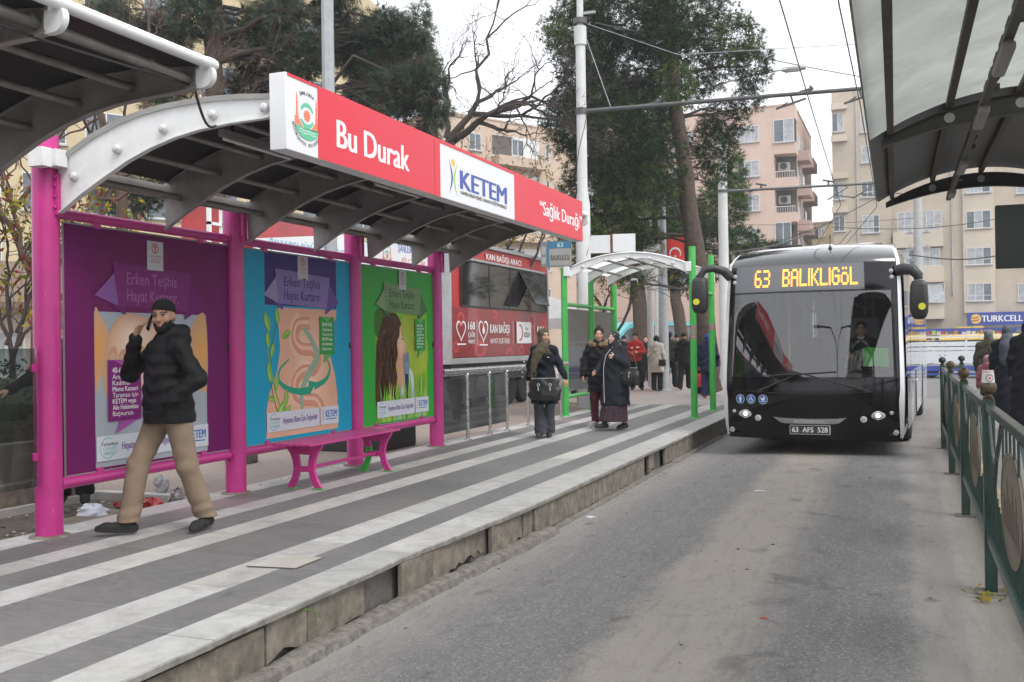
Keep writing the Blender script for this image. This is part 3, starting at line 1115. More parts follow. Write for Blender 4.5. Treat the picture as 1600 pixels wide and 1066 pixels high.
def footer(poly, txt, u0, u1, v0):
 grey = pm('poster_footer', (.62, .63, .68), .03)
 us = u0 + (u1 - u0) * .71
 poly([(u0, v0), (us, v0), (us, v0 + .2), (u0, v0 + .2)], grey)
 poly([(us + .02, v0), (u1, v0), (u1, v0 + .2), (us + .02, v0 + .2)], grey, .01)
 tl = pm('footer_teal', (.1, .45, .42), 0)
 vi = pm('footer_violet', (.1, .04, .26), 0)
 ring = [(u0 + .12 + a, v0 + .1 + b) for a, b in disc(.085, 26, 60, 330)] + [(u0 + .12 + a, v0 + .1 + b) for a, b in disc(.078, 26, 330, 60)]
 poly(ring, tl)
 txt('Farkındayız', u0 + .06, v0 + .12, .028, m_ink, .17, .01)
 txt('KANSERİ', u0 + .07, v0 + .083, .026, tl, .15, .0)
 txt('YENECEĞİZ', u0 + .07, v0 + .046, .024, tl, .15, .012)
 txt('Hayatınız Bizim İçin Değerlidir', u0 + .28, v0 + .075, .06, vi, us - u0 - .32, .016)
 kb = pm('ketem_blue', (.02, .16, .46), 0)
 txt('KETEM', us + .13, v0 + .08, .075, kb, u1 - us - .17, .028)
 poly([(us + .13, v0 + .055), (u1 - .05, v0 + .05), (u1 - .05, v0 + .06), (us + .13, v0 + .065)], kb)
 poly(swooshp(us + .06, v0 + .04, v0 + .16, .022, .012), m_blue)
 poly(swooshp(us + .1, v0 + .04, v0 + .16, -.022, .012), m_lime)
 poly([(us + .08 + a, v0 + .165 + b) for a, b in disc(.012, 10)], m_gold)

def swooshp(y, z0, z1, bend, wd):
 return swoosh(y, z0, z1, bend, wd)

def note(poly, txt, u, v, w_, h_, lines, m, md, bold_rows, hh=.05):
 poly([(u, v), (u + w_, v), (u + w_, v + h_), (u, v + h_)], m)
 poly([(u + .06, v + h_), (u + w_ - .06, v + h_), (u + w_ / 2, v + h_ - .06)], md)
 poly([(u + w_ - .04, v - .001), (u + w_ * .35, v - .001), (u + .22 * w_, v - .1)], md)
 n = len(lines)
 step = (h_ - .1) / n
 for k, s in enumerate(lines):
  b = k in bold_rows
  txt(s, u + .05, v + h_ - .09 - step * k - hh * .4, hh * (1.05 if k == 0 else .9), m_signw, min(w_ - .09, len(s) * hh * .62), .012 if b else 0.0, up=.3)

def blob(poly, pts, m, n=8):
 """closed smooth outline through the given points (Catmull-Rom)"""
 out = []
 L = len(pts)
 for i in range(L):
  p0, p1, p2, p3 = [pts[(i + k) % L] for k in (-1, 0, 1, 2)]
  for j in range(n):
   t_ = j / n
   out.append(tuple(.5 * ((2 * p1[c]) + (-p0[c] + p2[c]) * t_ + (2 * p0[c] - 5 * p1[c] + 4 * p2[c] - p3[c]) * t_ ** 2 + (-p0[c] + 3 * p1[c] - 3 * p2[c] + p3[c]) * t_ ** 3) for c in (0, 1)))
 poly(out, m)

def soft(poly, pts, c0, c1, foc, n=7, nm='tone'):
 """a printed soft-shaded shape: nested outlines stepping from the edge tone c0 to the inner tone c1 about foc"""
 for k in range(n):
  f = k / (n - 1)
  c = tuple(round(a + (b - a) * f, 3) for a, b in zip(c0, c1))
  q_ = 1 - .82 * f
  blob(poly, [(foc[0] + (x - foc[0]) * q_, foc[1] + (y - foc[1]) * q_) for x, y in pts], pm('print_%s_%d' % (nm, k), c, .03), 6)

def stroke(pts, wd):
 """outline of a band of varying width along a smooth path of (u, v) points"""
 P_ = []
 for i in range(len(pts) - 1):
  p0 = pts[max(i - 1, 0)]
  p1, p2 = pts[i], pts[i + 1]
  p3 = pts[min(i + 2, len(pts) - 1)]
  for j in range(8):
   t_ = j / 8
   P_.append([.5 * ((2 * p1[c]) + (-p0[c] + p2[c]) * t_ + (2 * p0[c] - 5 * p1[c] + 4 * p2[c] - p3[c]) * t_ ** 2 + (-p0[c] + 3 * p1[c] - 3 * p2[c] + p3[c]) * t_ ** 3) for c in (0, 1)])
 P_.append(list(pts[-1]))
 A, B = [], []
 n = len(P_)
 for i, p in enumerate(P_):
  q0, q1 = P_[max(i - 1, 0)], P_[min(i + 1, n - 1)]
  d = math.hypot(q1[0] - q0[0], q1[1] - q0[1]) or 1
  nx_, ny_ = -(q1[1] - q0[1]) / d, (q1[0] - q0[0]) / d
  h = (wd(i / (n - 1)) if callable(wd) else wd) / 2
  A.append((p[0] + nx_ * h, p[1] + ny_ * h))
  B.append((p[0] - nx_ * h, p[1] - ny_ * h))
 return A, B

def band(o, poly, pts, wd, m):
 A, B = stroke(pts, wd)
 for i in range(len(A) - 1):
  poly([A[i], A[i + 1], B[i + 1], B[i]], m, 1 if i == 0 else 0)

# -- first poster: purple, a hand held against the chest
r, o = poster('purple poster panel behind the walking man, first along the shelter back', 5.89, 5.89 + W, None)
poly, txt = face_art(o, .0105, .00015)
poly([(0, 0), (W, 0), (W, 1.94), (0, 1.94)], m_pp2)
poly([(.29, 0), (1.68, 0), (1.68, 1.94), (.29, 1.94)], m_pp1)
u0, u1 = .3, 1.675
poly([(u0, .02), (u1, .02), (u1, 1.27), (u0, 1.27)], pm('poster_pale_grey', (.38, .41, .46), .1, 1))
sk = [pm('poster_skin_a', (.72, .4, .22), .12, 2), pm('poster_skin_b', (.8, .52, .36), .1, 2), pm('poster_skin_c', (.86, .62, .48), .1, 2), pm('poster_skin_d', (.62, .3, .13), .1, 2)]
soft(poly, [(u0 + .005, 1.262), (.36, 1.25), (.45, 1.1), (.43, .85), (.36, .72), (u0 + .005, .66)], (.62, .36, .2), (.72, .34, .09), (u0 + .02, .98), 7, 'warm')
soft(poly, [(1.67, 1.25), (1.5, 1.2), (1.4, .95), (1.45, .72), (1.67, .58)], (.62, .36, .2), (.74, .38, .1), (1.66, .95), 7, 'warm_side')
soft(poly, [(.46, 1.1), (.62, 1.25), (.85, 1.24), (1.1, 1.15), (1.2, .98), (1.04, .88), (.9, .8), (.8, .66), (.7, .58), (.6, .7), (.5, .72), (.41, .6), (.4, .8)], (.62, .36, .23), (.88, .66, .52), (.72, 1.08), 9, 'palm')
for k, (ua, va) in enumerate(((.43, .64), (.54, .62), (.66, .57), (.77, .64))):
 soft(poly, [(ua, va), (ua + .02, va - .06), (ua + .06, va - .06), (ua + .095, va + .02), (ua + .11, va + .32), (ua + .02, va + .3)], (.58, .31, .19), (.86, .63, .5), (ua + .045, va + .06), 6, 'finger')
 blob(poly, [(ua + .02, va - .04), (ua + .055, va - .05), (ua + .07, va - .005), (ua + .03, va + .005)], pm('poster_nail', (.84, .62, .54), 0))
ribbon(poly, txt, .5, 1.47, 1.42, pm('ribbon_purple', (.19, .02, .15)), pm('ribbon_purple_dark', (.15, .012, .13)), pm('ribbon_lilac', (.25, .1, .32)), pm('title_mauve', (.34, .12, .3), 0))
ministry(poly, txt, .9, 1.64)
note(poly, txt, .43, .38, .38, .5, ['40-69 YAŞ', 'Aralığındaki', 'Kadınlar', 'Meme Kanseri', 'Taraması için', 'KETEM veya', 'Aile Hekiminize', 'Başvurun.'], pm('note_purple', (.2, .012, .16)), pm('note_purple_light', (.36, .08, .34)), (0, 3, 5, 6), .043)
footer(poly, txt, u0, u1, .07)
o.build('print', None, r, smooth=0, fn=False)

# -- second poster: turquoise, a torso with the bowel drawn on it
r, o = poster('turquoise poster panel with a torso drawing, middle one behind the bench', 8.16, 8.16 + W, None)
poly, txt = face_art(o, .0105, .00015)
poly([(0, 0), (W, 0), (W, 1.94), (0, 1.94)], m_teal)
u0, u1 = .33, 1.71
poly([(u0, 1.4), (u1, 1.4), (u1, 1.94), (u0, 1.94)], m_indigo)
tor = [pm('torso_skin', (.72, .4, .27), .07, 1.5), pm('torso_light', (.8, .5, .37), .05), pm('bowel_pink', (.68, .3, .2), .06), pm('bowel_edge', (.6, .26, .17), .05)]
poly([(u0 + .25, 1.38), (u1, 1.38), (u1 - .02, 1.28), (u1 - .13, 1.2), (u1 - .16, 1.05), (u1 - .14, .85), (u1 - .05, .65), (u1, .4), (u1, .04), (u0, .04), (u0, .3), (u0 + .06, .5), (u0 + .2, .72), (u0 + .26, .95), (u0 + .24, 1.15), (u0 + .2, 1.3)], tor[0])
soft(poly, [(.75, 1.3), (1.45, 1.3), (1.48, 1.0), (1.52, .7), (1.6, .3), (1.5, .12), (.6, .12), (.62, .45), (.78, .75), (.8, 1.05)], (.72, .4, .27), (.86, .58, .43), (1.1, .72), 7, 'torso')
band(o, poly, [(.95, 1.3), (.85, 1.22), (.8, 1.05), (.9, .9), (1.1, .86), (1.3, .8)], .1, tor[1])
bow = [(1.15, 1.22), (.92, 1.2), (.86, 1.05), (.98, .95), (1.2, .93), (1.3, .83), (1.22, .72), (1.0, .7), (.86, .6), (.88, .46), (1.05, .4), (1.25, .38), (1.36, .28), (1.35, .14)]
band(o, poly, bow, .135, tor[3])
band(o, poly, bow, .11, tor[2])
band(o, poly, [(a - .01, b + .015) for a, b in bow], .04, tor[1])
gr = [pm('sash_green', (.3, .42, .3), .1), pm('arrow_green', (.02, .33, .2), .04), pm('leaf_green', (.2, .44, .06), .1), pm('leaf_light', (.4, .6, .15), .1), pm('stem_green', (.06, .22, .04))]
band(o, poly, [(1.02, 1.18), (1.2, 1.02), (1.29, .85), (1.12, .68), (.98, .5), (.98, .3)], lambda f: .05 + .05 * math.sin(math.pi * f), gr[0])
band(o, poly, [(.75, .84), (.58, .74), (.56, .62), (.72, .53), (.95, .49), (1.15, .5)], lambda f: .015 + .075 * f, gr[1])
poly([(1.12, .43), (1.26, .58), (1.11, .6)], gr[1])
band(o, poly, [(1.22, .53), (1.46, .6), (1.55, .72), (1.48, .84)], lambda f: .075 - .06 * f, gr[1])
band(o, poly, [(.6, .14), (.5, .35), (.42, .6), (.42, .9), (.5, 1.15), (.58, 1.25)], .012, gr[4])
band(o, poly, [(.36, .95), (.4, .8), (.5, .5), (.62, .32), (.85, .22), (1.1, .25)], lambda f: .02, gr[2])
for (lu, lv, a, L_) in ((.4, 1.12, 110, .22), (.55, 1.2, 95, .18), (.62, 1.06, 25, .18), (.42, .86, 70, .16), (.38, .95, 95, .18), (.42, .6, 105, .18), (.5, .52, 80, .16), (.48, .42, 160, .13), (.68, .36, 85, .17), (.5, .12, 62, .33), (.64, .22, 50, .18), (.36, .7, 80, .12)):
 ca, sa = math.cos(R(a)), math.sin(R(a))
 lf = [(0, 0), (.35, .2), (.7, .19), (1, 0), (.7, -.19), (.35, -.2)]
 blob(poly, [(lu + L_ * (p * ca - q_ * sa), lv + L_ * (p * sa + q_ * ca)) for p, q_ in lf], gr[2], 4)
 poly([(lu + L_ * (p * ca - q_ * sa), lv + L_ * (p * sa + q_ * ca)) for p, q_ in [(.05, .0), (.4, .13), (.7, .13), (.95, 0)]], gr[3])
ribbon(poly, txt, .5, 1.56, 1.52, pm('ribbon_violet', (.22, .16, .38)), pm('ribbon_violet_dark', (.12, .07, .27)), pm('ribbon_violet_light', (.3, .25, .42)), pm('title_dark', (.03, .02, .1), 0))
ministry(poly, txt, .92, 1.69)
note(poly, txt, 1.34, .88, .3, .42, ['50-70 YAŞ', 'Aralığındaysanız', 'Tarama için', 'KETEM veya', 'Aile Hekiminize', 'Başvurun.'], pm('note_green', (.04, .3, .05)), pm('note_green_light', (.12, .42, .12)), (0, 3, 4), .036)
footer(poly, txt, u0, u1, .1)
o.build('print', None, r, smooth=0, fn=False)

# -- third poster: green meadow, a woman with long brown hair in profile
r, o = poster('green poster panel with a long haired woman, last along the shelter back', 10.45, 10.45 + W, None)
poly, txt = face_art(o, .0105, .00015)
poly([(0, 0), (W, 0), (W, 1.94), (0, 1.94)], m_pgreen)
u0, u1 = .32, 1.75
poly([(u0, .02), (u1, .02), (u1, 1.42), (u0, 1.42)], pm('meadow_green', (.24, .5, .03), .3, 2))
blob(poly, [(1.0, 1.3), (1.5, 1.35), (1.74, 1.1), (1.74, .7), (1.3, .55), (.95, .7)], pm('meadow_yellow', (.36, .47, .05), .25, 2))
blob(poly, [(u0 + .01, 1.4), (.6, 1.42), (.8, 1.3), (.6, 1.1), (u0 + .01, 1.1)], pm('meadow_dark', (.05, .16, .015), .3, 2))
hair = [pm('hair_brown', (.075, .03, .014), .4, 9), pm('hair_dark', (.03, .012, .008), .3, 9), pm('face_skin', (.66, .36, .22), .06, 3), pm('face_lit', (.78, .5, .34), .05), pm('lip', (.6, .2, .16), 0)]
poly([(1.02, .68), (1.2, .72), (1.32, .6), (1.4, .3), (1.38, .22), (.98, .22)], pm('white_shirt', (.6, .68, .74), .1, 4))
blob(poly, [(.9, .9), (1.05, .9), (1.06, .6), (1.0, .4), (.88, .4)], hair[2])
blob(poly, [(.72, 1.25), (.86, 1.3), (1.0, 1.22), (1.04, 1.1), (1.09, 1.02), (1.16, .965), (1.12, .93), (1.15, .88), (1.12, .85), (1.13, .82), (1.1, .74), (1.0, .7), (.85, .72)], hair[2])
soft(poly, [(.84, 1.2), (.98, 1.18), (1.06, 1.04), (1.1, .95), (1.08, .82), (1.0, .76), (.9, .85)], (.66, .36, .22), (.85, .58, .42), (1.0, 1.0), 6, 'cheek')
blob(poly, [(.96, 1.2), (1.02, 1.1), (1.1, .99), (1.05, .92), (.98, 1.0)], hair[3])
poly([(1.0, 1.05), (1.07, 1.04), (1.03, 1.065)], m_ink)
poly([(1.0, 1.11), (1.05, 1.1), (1.02, 1.12)], hair[1])
poly([(1.09, .875), (1.145, .885), (1.135, .85), (1.09, .845)], hair[4])
blob(poly, [(.5, 1.28), (.68, 1.38), (.88, 1.37), (1.0, 1.25), (.96, 1.2), (.95, 1.1), (.88, 1.0), (.9, .85), (.84, .7), (.88, .55), (.8, .42), (.85, .24), (.7, .22), (u0 + .01, .22), (u0 + .01, .9), (.4, 1.1)], hair[0])
q = random.Random(4)
for k in range(26):
 a = q.uniform(u0 + .04, .82)
 pts = [(a + .12, 1.2 - q.uniform(0, .3))]
 for j in range(5):
  pts.append((a + .05 * math.sin(j * 1.7 + k) + .03 * (5 - j) / 5, 1.05 - j * .19))
 pts = [(min(max(x_, u0 + .01), .86), max(z_, .22)) for x_, z_ in pts]
 band(o, poly, pts, .016, hair[1] if k % 3 else pm('hair_glint', (.17, .075, .035), .2))
poly([(1.05, .86), (1.2, .88), (1.22, .7), (1.2, .58), (1.06, .6)], pm('scarf_blue_grey', (.22, .28, .34), .2, 10))
for k in range(3):
 poly([(1.1 + .02 * k, .75 + .04 * k), (1.18, .79 + .04 * k), (1.18, .8 + .04 * k), (1.1 + .02 * k, .76 + .04 * k)], m_ink)
poly([(1.08, .6), (1.19, .6), (1.15, .22), (1.1, .22)], pm('strap_navy', (.03, .03, .07), .1))
gl = [pm('blade_light', (.4, .58, .1), .2, 5), pm('blade_mid', (.2, .46, .05), .2, 5), pm('blade_blue', (.25, .5, .4), .1)]
for k in range(70):
 a = q.uniform(u0 + .02, u1 - .06)
 h_ = q.uniform(.1, .34) if a < 1.0 else q.uniform(.12, .5)
 ln = q.uniform(-.05, .05)
 a2 = min(max(a + ln, u0 + .01), u1 - .02)
 poly([(a, .2), (a + .022, .2), ((a + a2) / 2 + .02, .2 + h_ * .6), (a2, .2 + h_), ((a + a2) / 2 - .003, .2 + h_ * .55)], gl[k % 3 if k % 7 == 0 else k % 2], .3)
for k in range(40):
 a = q.uniform(u0, u1 - .05)
 poly([(a, .02), (a + .05, .02), (a + .05, .075), (a, .075)], [gl[0], gl[2], gr[2]][k % 3], .2)
ribbon(poly, txt, .52, 1.58, 1.5, pm('ribbon_green', (.16, .27, .12)), pm('ribbon_green_dark', (.06, .17, .05)), pm('ribbon_green_light', (.22, .33, .16)), pm('title_green', (.025, .06, .02), 0))
ministry(poly, txt, .94, 1.69)
note(poly, txt, 1.38, .9, .3, .42, ['30-65 YAŞ', 'Aralığındaki', 'Kadınlar', 'Rahim Ağzı Kanseri', 'Taraması için', 'KETEM veya', 'Aile Hekiminize', 'Başvurun.'], pm('note_green', None), pm('note_green_light', None), (0, 3, 5, 6), .03)
footer(poly, txt, u0, u1, .08)
o.build('print', None, r, smooth=0, fn=False)

# ---------------------------------------------------------------- bench
bn = thing('bench', 'magenta slatted metal bench with curved H legs in front of the turquoise poster', 'bench', (-5.46, 8.3, .25))
for k in range(6):
 o = MB()
 xx = -.19 + k * .076
 o.rbox((xx, .82, .452), (.06, 1.86, .022), .008)
 o.build('seat_slat', m_pink, bn)

def leg_shape(x, s):
 """one side of the H: leg that bows inwards; x = outer edges"""
 L_ = []
 for k in range(11):
  z = .012 + .43 * k / 10
  f = (z - .22) / .22
  L_.append((s * (.085 + .085 * f * f), z))
 return L_

for yy in (.1, 1.54):
 o = MB()
 for s_ in (-1, 1):
  c = leg_shape(0, s_)
  wdt = [.075 if k in (0,) else .06 + .03 * abs(k - 4) / 6 for k in range(11)]
  for k in range(10):
   a, b = c[k], c[k + 1]
   wa, wb = wdt[k] / 2, wdt[k + 1] / 2
   o.use(m_green if (yy > 1 and s_ < 0 and k < 6) else m_pink)
   o.prism([(a[0] - wa, a[1]), (a[0] + wa, a[1]), (b[0] + wb, b[1]), (b[0] - wb, b[1])], (0, yy, 0), X3, Z3, Y3 * .04)
  o.use(m_green).bb((c[0][0] - .06, yy - .01, 0), (c[0][0] + .06, yy + .05, .012))
 o.use(m_pink).prism([(-.21, .441), (.21, .441), (.185, .39), (.14, .34), (-.14, .34), (-.185, .39)], (0, yy - .002, 0), X3, Z3, Y3 * .044)
 o.prism([(-.1, .17), (.1, .17), (.1, .225), (-.1, .225)], (0, yy - .002, 0), X3, Z3, Y3 * .044)
 o.build('leg_frame', None, bn, smooth=0)
o = MB()
o.tube([(0, .14, .2), (0, 1.54, .2)], .018, 10)
o.build('stretcher', m_pink, bn)

# ---------------------------------------------------------------- green shelter at the far end of the platform
gs = thing('bus_shelter', 'small green bus shelter with white arched roof at the far platform end', 'bus shelter')
GP = [(-6.0, 18.4, 3.12), (-5.99, 20.2, 3.0), (-5.98, 22.0, 2.98), (-3.5, 18.4, 3.42), (-3.5, 20.4, 3.42)]
for (x, y, tp) in GP:
 o = MB()
 o.tube([(x, y, .25), (x, y, tp)], .062, 18)
 o.lathe([(.1, 0), (.09, .012), (.063, .016)], (x, y, .25), 16)
 o.build('post', m_green, gs)

def garch(u):          # roof curve across, u 0..1
 x = -5.92 + 2.36 * u
 return x, 3.1 + .26 * (1 - (2 * u - 1) ** 2)

for i, y in enumerate((18.4, 19.75, 21.2)):
 o = MB()
 n = 16
 tp = [garch(k / n) for k in range(n + 1)]
 bt = [(x, z - .09 - .05 * (1 - (2 * k / n - 1) ** 2) * 0 - .10 * abs(2 * k / n - 1) ** 2) for k, (x, z) in enumerate(tp)]
 o.use(m_white).prism(bt + tp[::-1], (0, y, 0), X3, Z3, Y3 * .03)
 for a, b in zip(tp[:-1], tp[1:]):
  o.quad((a[0], y - .03, a[1] + .004), (b[0], y - .03, b[1] + .004), (b[0], y + .06, b[1] + .004), (a[0], y + .06, a[1] + .004))
 rb = o.build('rib', None, gs, smooth=0)
 if i == 0:
  for u in (.13, .32, .5, .68, .87):
   o = MB()
   x, z = garch(u)
   o.lathe([(.032, 0), (.032, .025), (.016, .036), (.001, .037)], (x, y, z - .085), 14, Matrix.Rotation(R(90), 3, 'X'))
   o.build('bolt_cap', m_bolt, rb)
  for x in (-5.96, -3.56):
   o = MB()
   o.bb((x - .02 if x < -5 else x - .05, y - .09, 2.96), (x + .09 if x < -5 else x + .05, y + .02, 3.14))
   o.build('corner_bracket', m_white, gs, bevel=.006)
for u in (.13, .32, .5, .68, .87):
 x, z = garch(u)
 o = MB()
 o.tube([(x, 18.43, z - .085), (x, 21.22, z - .085)], .024, 10)
 o.build('purlin', m_tubed, gs)
o = MB()
n = 16
q = random.Random(2)
for k in range(n):
 a, b = garch(k / n), garch((k + 1) / n)
 for (ya, yb) in ((18.38, 19.76), (19.76, 21.25)):
  if ya > 19 and k in (4, 5):
   continue            # a torn bay of the sheet
  o.quad((a[0], ya, a[1] + .02), (b[0], ya, b[1] + .02), (b[0], yb, b[1] + .02), (a[0], yb, a[1] + .02))
m_poly, t, b = nodes_mat('translucent_sheet')
g = NB(t)
tr = g.n('ShaderNodeBsdfTranslucent')
tr.inputs[0].default_value = (.85, .87, .86, 1)
df = g.n('ShaderNodeBsdfDiffuse')
df.inputs[0].default_value = (.7, .71, .7, 1)
mx_ = g.n('ShaderNodeMixShader')
mx_.inputs[0].default_value = .3
g.l(tr.outputs[0], mx_.inputs[1])
g.l(df.outputs[0], mx_.inputs[2])
g.l(mx_.outputs[0], t.nodes['Material Output'].inputs[0])
o.build('roof_sheet', m_poly, gs, smooth=60)
for (ya, yb) in ((18.4, 20.2), (20.2, 22.0)):
 for z in (2.42, .62):
  o = MB()
  o.tube([(-6.0, ya, z), (-5.99, yb, z)], .04, 12)
  o.build('rail', m_green, gs)
 o = MB()
 o.bb((-6.004, ya + .1, .72), (-5.996, yb - .1, 2.34))
 o.build('glass_pane', glass('clear_glass', (.86, .9, .9), 1.0, .02, .12, (.6, .62, .62)), gs)
o = MB()
o.tube([(-3.5, 18.4, 2.62), (-3.5, 20.4, 2.62)], .04, 12)
o.build('rail', m_green, gs)
for (x, y, z) in ((-3.5, 18.4, 1.9), (-3.5, 18.4, 1.76), (-3.5, 20.4, 1.95)):
 o = MB()
 o.lathe([(.0635, -.06), (.0635, .06)], (x, y, z), 18)
 o.build('sticker', mat('faded_sticker', (.3, .2, .2), .7, var=.6, scale=25), gs)
o = MB()
o.use(m_white).rbox((-5.0, 20.0, 2.93), (.13, .1, .09), .02).use(m_black).rbox((-5.0, 19.96, 2.9), (.12, .06, .07), .015)
tag(o.build('camera_box', None), 'small white and black camera box under the green shelter roof', 'camera')
# stop sign on the first green post
ss = thing('stop_sign', 'grey and blue route 63 stop sign on top of the green corner post', 'sign', (-6.0, 18.33, 3.14), R(12))
o = MB()
o.use(mat('stop_sign_grey', (.16, .17, .17), .5, var=.1)).bb((-.42, -.02, 0), (.18, .02, .5))
o.build('sign_board', None, ss, bevel=.004)
o = MB()
o.use(mat('stop_sign_blue', (.03, .14, .24), .4, var=.05)).quad((-.3, -.0225, .36), (.175, -.0225, .36), (.175, -.0225, .495), (-.3, -.0225, .495)).quad((-.3, -.0225, .03), (-.255, -.0225, .03), (-.255, -.0225, .36), (-.3, -.0225, .36))
o.use(mat('stop_sign_face', (.27, .27, .25), .5, var=.1)).quad((-.255, -.0225, .03), (.175, -.0225, .03), (.175, -.0225, .355), (-.255, -.0225, .355))
o.use(mat('sign_faint', (.3, .32, .32), .5, var=.2)).quad((-.405, -.0225, .06), (-.325, -.0225, .06), (-.325, -.0225, .2), (-.405, -.0225, .2)).quad((-.405, -.0225, .24), (-.325, -.0225, .24), (-.325, -.0225, .4), (-.405, -.0225, .4))
o.use(mat('sign_pale_blue', (.45, .6, .68), .5, var=0)).text('63', (-.04, -.0245, .385), X3, Z3, .085, None, .01, align='C', depth=0)
o.use(m_ink).text('BALIKLIGÖL', (-.04, -.0245, .13), X3, Z3, .1, .37, .02, align='C', depth=0)
o.build('lettering', None, ss, smooth=0, fn=False)

# ================================================================ shelter on the right: ribbed translucent roof over the other platform
m_steelg = mat('dark_grey_steel', (.085, .083, .078), .55, metal=.2, var=.25, scale=4, dirt=.2)
m_rust = mat('rusty_steel', (.1, .085, .07), .65, metal=.2, var=.45, scale=8, dirt=.6)

def polycarb():
 m, t, b = nodes_mat('ribbed_polycarbonate')
 g = NB(t)
 tc = g.n('ShaderNodeTexCoord').outputs['Object']
 sx = g.n('ShaderNodeSeparateXYZ')
 g.l(tc, sx.inputs[0])
 wv = g.math('SINE', g.math('MULTIPLY', sx.outputs[0], 420.0))
 pos = g.rng(g.noise(tc, 1.6, 8, .7, .6), .35, .7, 0, 1)
 col = g.mix(pos, (.46, .48, .445), (.3, .31, .28))
 col = g.mix(g.rng(g.noise(tc, .8, 3, .5), .52, .6, 0, .5), col, (.3, .32, .3))
 col = g.mix(g.rng(wv, -1, 1, 0, .3), col, (.34, .36, .33))
 tr = g.n('ShaderNodeBsdfTranslucent')
 df = g.n('ShaderNodeBsdfDiffuse')
 gl = g.n('ShaderNodeBsdfGlossy')
 gl.inputs['Roughness'].default_value = .25
 g.l(col, tr.inputs[0])
 g.l(col, df.inputs[0])
 a = g.n('ShaderNodeMixShader')
 a.inputs[0].default_value = .38
 g.l(tr.outputs[0], a.inputs[1])
 g.l(df.outputs[0], a.inputs[2])
 c = g.n('ShaderNodeMixShader')
 c.inputs[0].default_value = .06
 g.l(a.outputs[0], c.inputs[1])
 g.l(gl.outputs[0], c.inputs[2])
 g.l(c.outputs[0], t.nodes['Material Output'].inputs[0])
 return m

m_polyc = polycarb()
rs = thing('bus_shelter', 'grey steel bus shelter with translucent arched roof over the fenced right pavement', 'bus shelter')
RX0, RX1 = -.09, 1.95

def ra(u, off=0.0):
 return RX0 + (RX1 - RX0) * u, 3.2 + off + .28 * (1 - (2 * u - 1) ** 2)

NSEG = 24
for y in (.8, 4.7, 8.6, 12.5):
 o = MB()
 tp = [ra(k / NSEG, .05) for k in range(NSEG + 1)]
 bt = [(x, z - .05 - .10 * (1 - abs(2 * k / NSEG - 1) ** 2.2)) for k, (x, z) in enumerate(tp)]
 # solid web with discs, coloured pale for daylight through holes
 o.use(m_steelg).prism(bt + tp[::-1], (0, y, 0), X3, Z3, Y3 * .012)
 for crv in (tp, bt):
  for a, b in zip(crv[:-1], crv[1:]):
   o.add([(a[0], y - .03, a[1]), (b[0], y - .03, b[1]), (b[0], y + .045, b[1]), (a[0], y + .045, a[1]), (a[0], y - .03, a[1] - .008), (b[0], y - .03, b[1] - .008), (b[0], y + .045, b[1] - .008), (a[0], y + .045, a[1] - .008)],
                  [(0, 1, 2, 3), (7, 6, 5, 4), (0, 4, 5, 1), (3, 2, 6, 7), (0, 3, 7, 4), (1, 5, 6, 2)])
 rb = o.build('rib', None, rs, smooth=0)
 for u in (.25, .5, .75):
  o = MB()
  x, z = ra(u, .05)
  o.lathe([(.04, -.0012), (.04, .0135)], (x, y + .0125, z - .068), 16, Matrix.Rotation(R(90), 3, 'X'))
  o.build('hole_daylight_disc', mat('pale_disc', (.55, .55, .54), .5, var=.2), rb)
for u in (.035, .25, .5, .75, .965):
 x, z = ra(u, .05)
 o = MB()
 o.bb((x - .026, .6, z + .002), (x + .026, 12.52, z + .055))
 o.build('purlin', m_rust, rs, bevel=.004)
o = MB()
ys = [.4, 4.72, 8.62, 12.55]
vs, fs = [], []
for y in ys:
 for k in range(-1, NSEG + 2):
  x, z = ra(k / NSEG, .062 + .055)
  vs.append((x, y, z))
n = NSEG + 3
for j in range(len(ys) - 1):
 for i in range(n - 1):
  fs.append((j * n + i, j * n + i + 1, (j + 1) * n + i + 1, (j + 1) * n + i))
o.add(vs, fs)
o.use(m_polyc)
o.m = [0] * len(o.f)
o.ml = [m_polyc, mat('shade_tinted_sheet', (.075, .077, .075), .45, var=.35, scale=1.6, dirt=.2)]  # shade over the far bay is put into this darker sheet colour
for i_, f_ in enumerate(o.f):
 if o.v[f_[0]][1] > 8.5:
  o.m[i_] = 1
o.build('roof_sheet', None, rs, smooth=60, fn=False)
o = MB()
x, z = ra(0, .055)
o.bb((x - .1, .4, z + .03), (x - .085, 12.55, z + .07))
o.build('edge_profile', m_greyp, rs)
for y in (4.7, 8.6, 12.5):
 o = MB()
 o.tube([(2.0, y, .14), (2.0, y, 3.3)], .07, 14)
 o.build('post', m_steelg, rs)
# cable tray with strip lights hung below the roof
tr_ = thing('light_tray', 'perforated cable tray with strip lights hanging under the right shelter roof', 'lighting')
o = MB()
xt = RX0 + .66
o.use(m_steelg).bb((xt, .6, 3.26), (xt + .05, 12.7, 3.3))
for k in range(34):
 y = .9 + k * .35
 o.bb((xt + .004, y, 3.3), (xt + .046, y + .2, 3.33))
o.build('tray', None, tr_)
for y in (2.6, 6.3, 7.9, 10.1, 11.9):
 o = MB()
 o.use(m_greyp).rbox((xt + .025, y, 3.225), (.07, .62 if y < 11 else .4, .05), .012)
 o.use(m_greyp).bb((xt + .01, y - .3, 3.25), (xt + .04, y + .3, 3.262))
 o.build('strip_light', None, tr_)
 o = MB()
 o.tube([(xt + .03, y - .5, 3.3), (xt + .12, y - .5, 3.42)], .012, 6)
 o.bb((xt + .06, y - .55, 3.3), (xt + .1, y - .45, 3.34))
 o.build('hanger', m_steelg, tr_)
hp = thing('hanging_sign', 'dark grey back of a route sign hanging under the right shelter roof', 'sign', (.76, 8.9, 2.2))
o = MB()
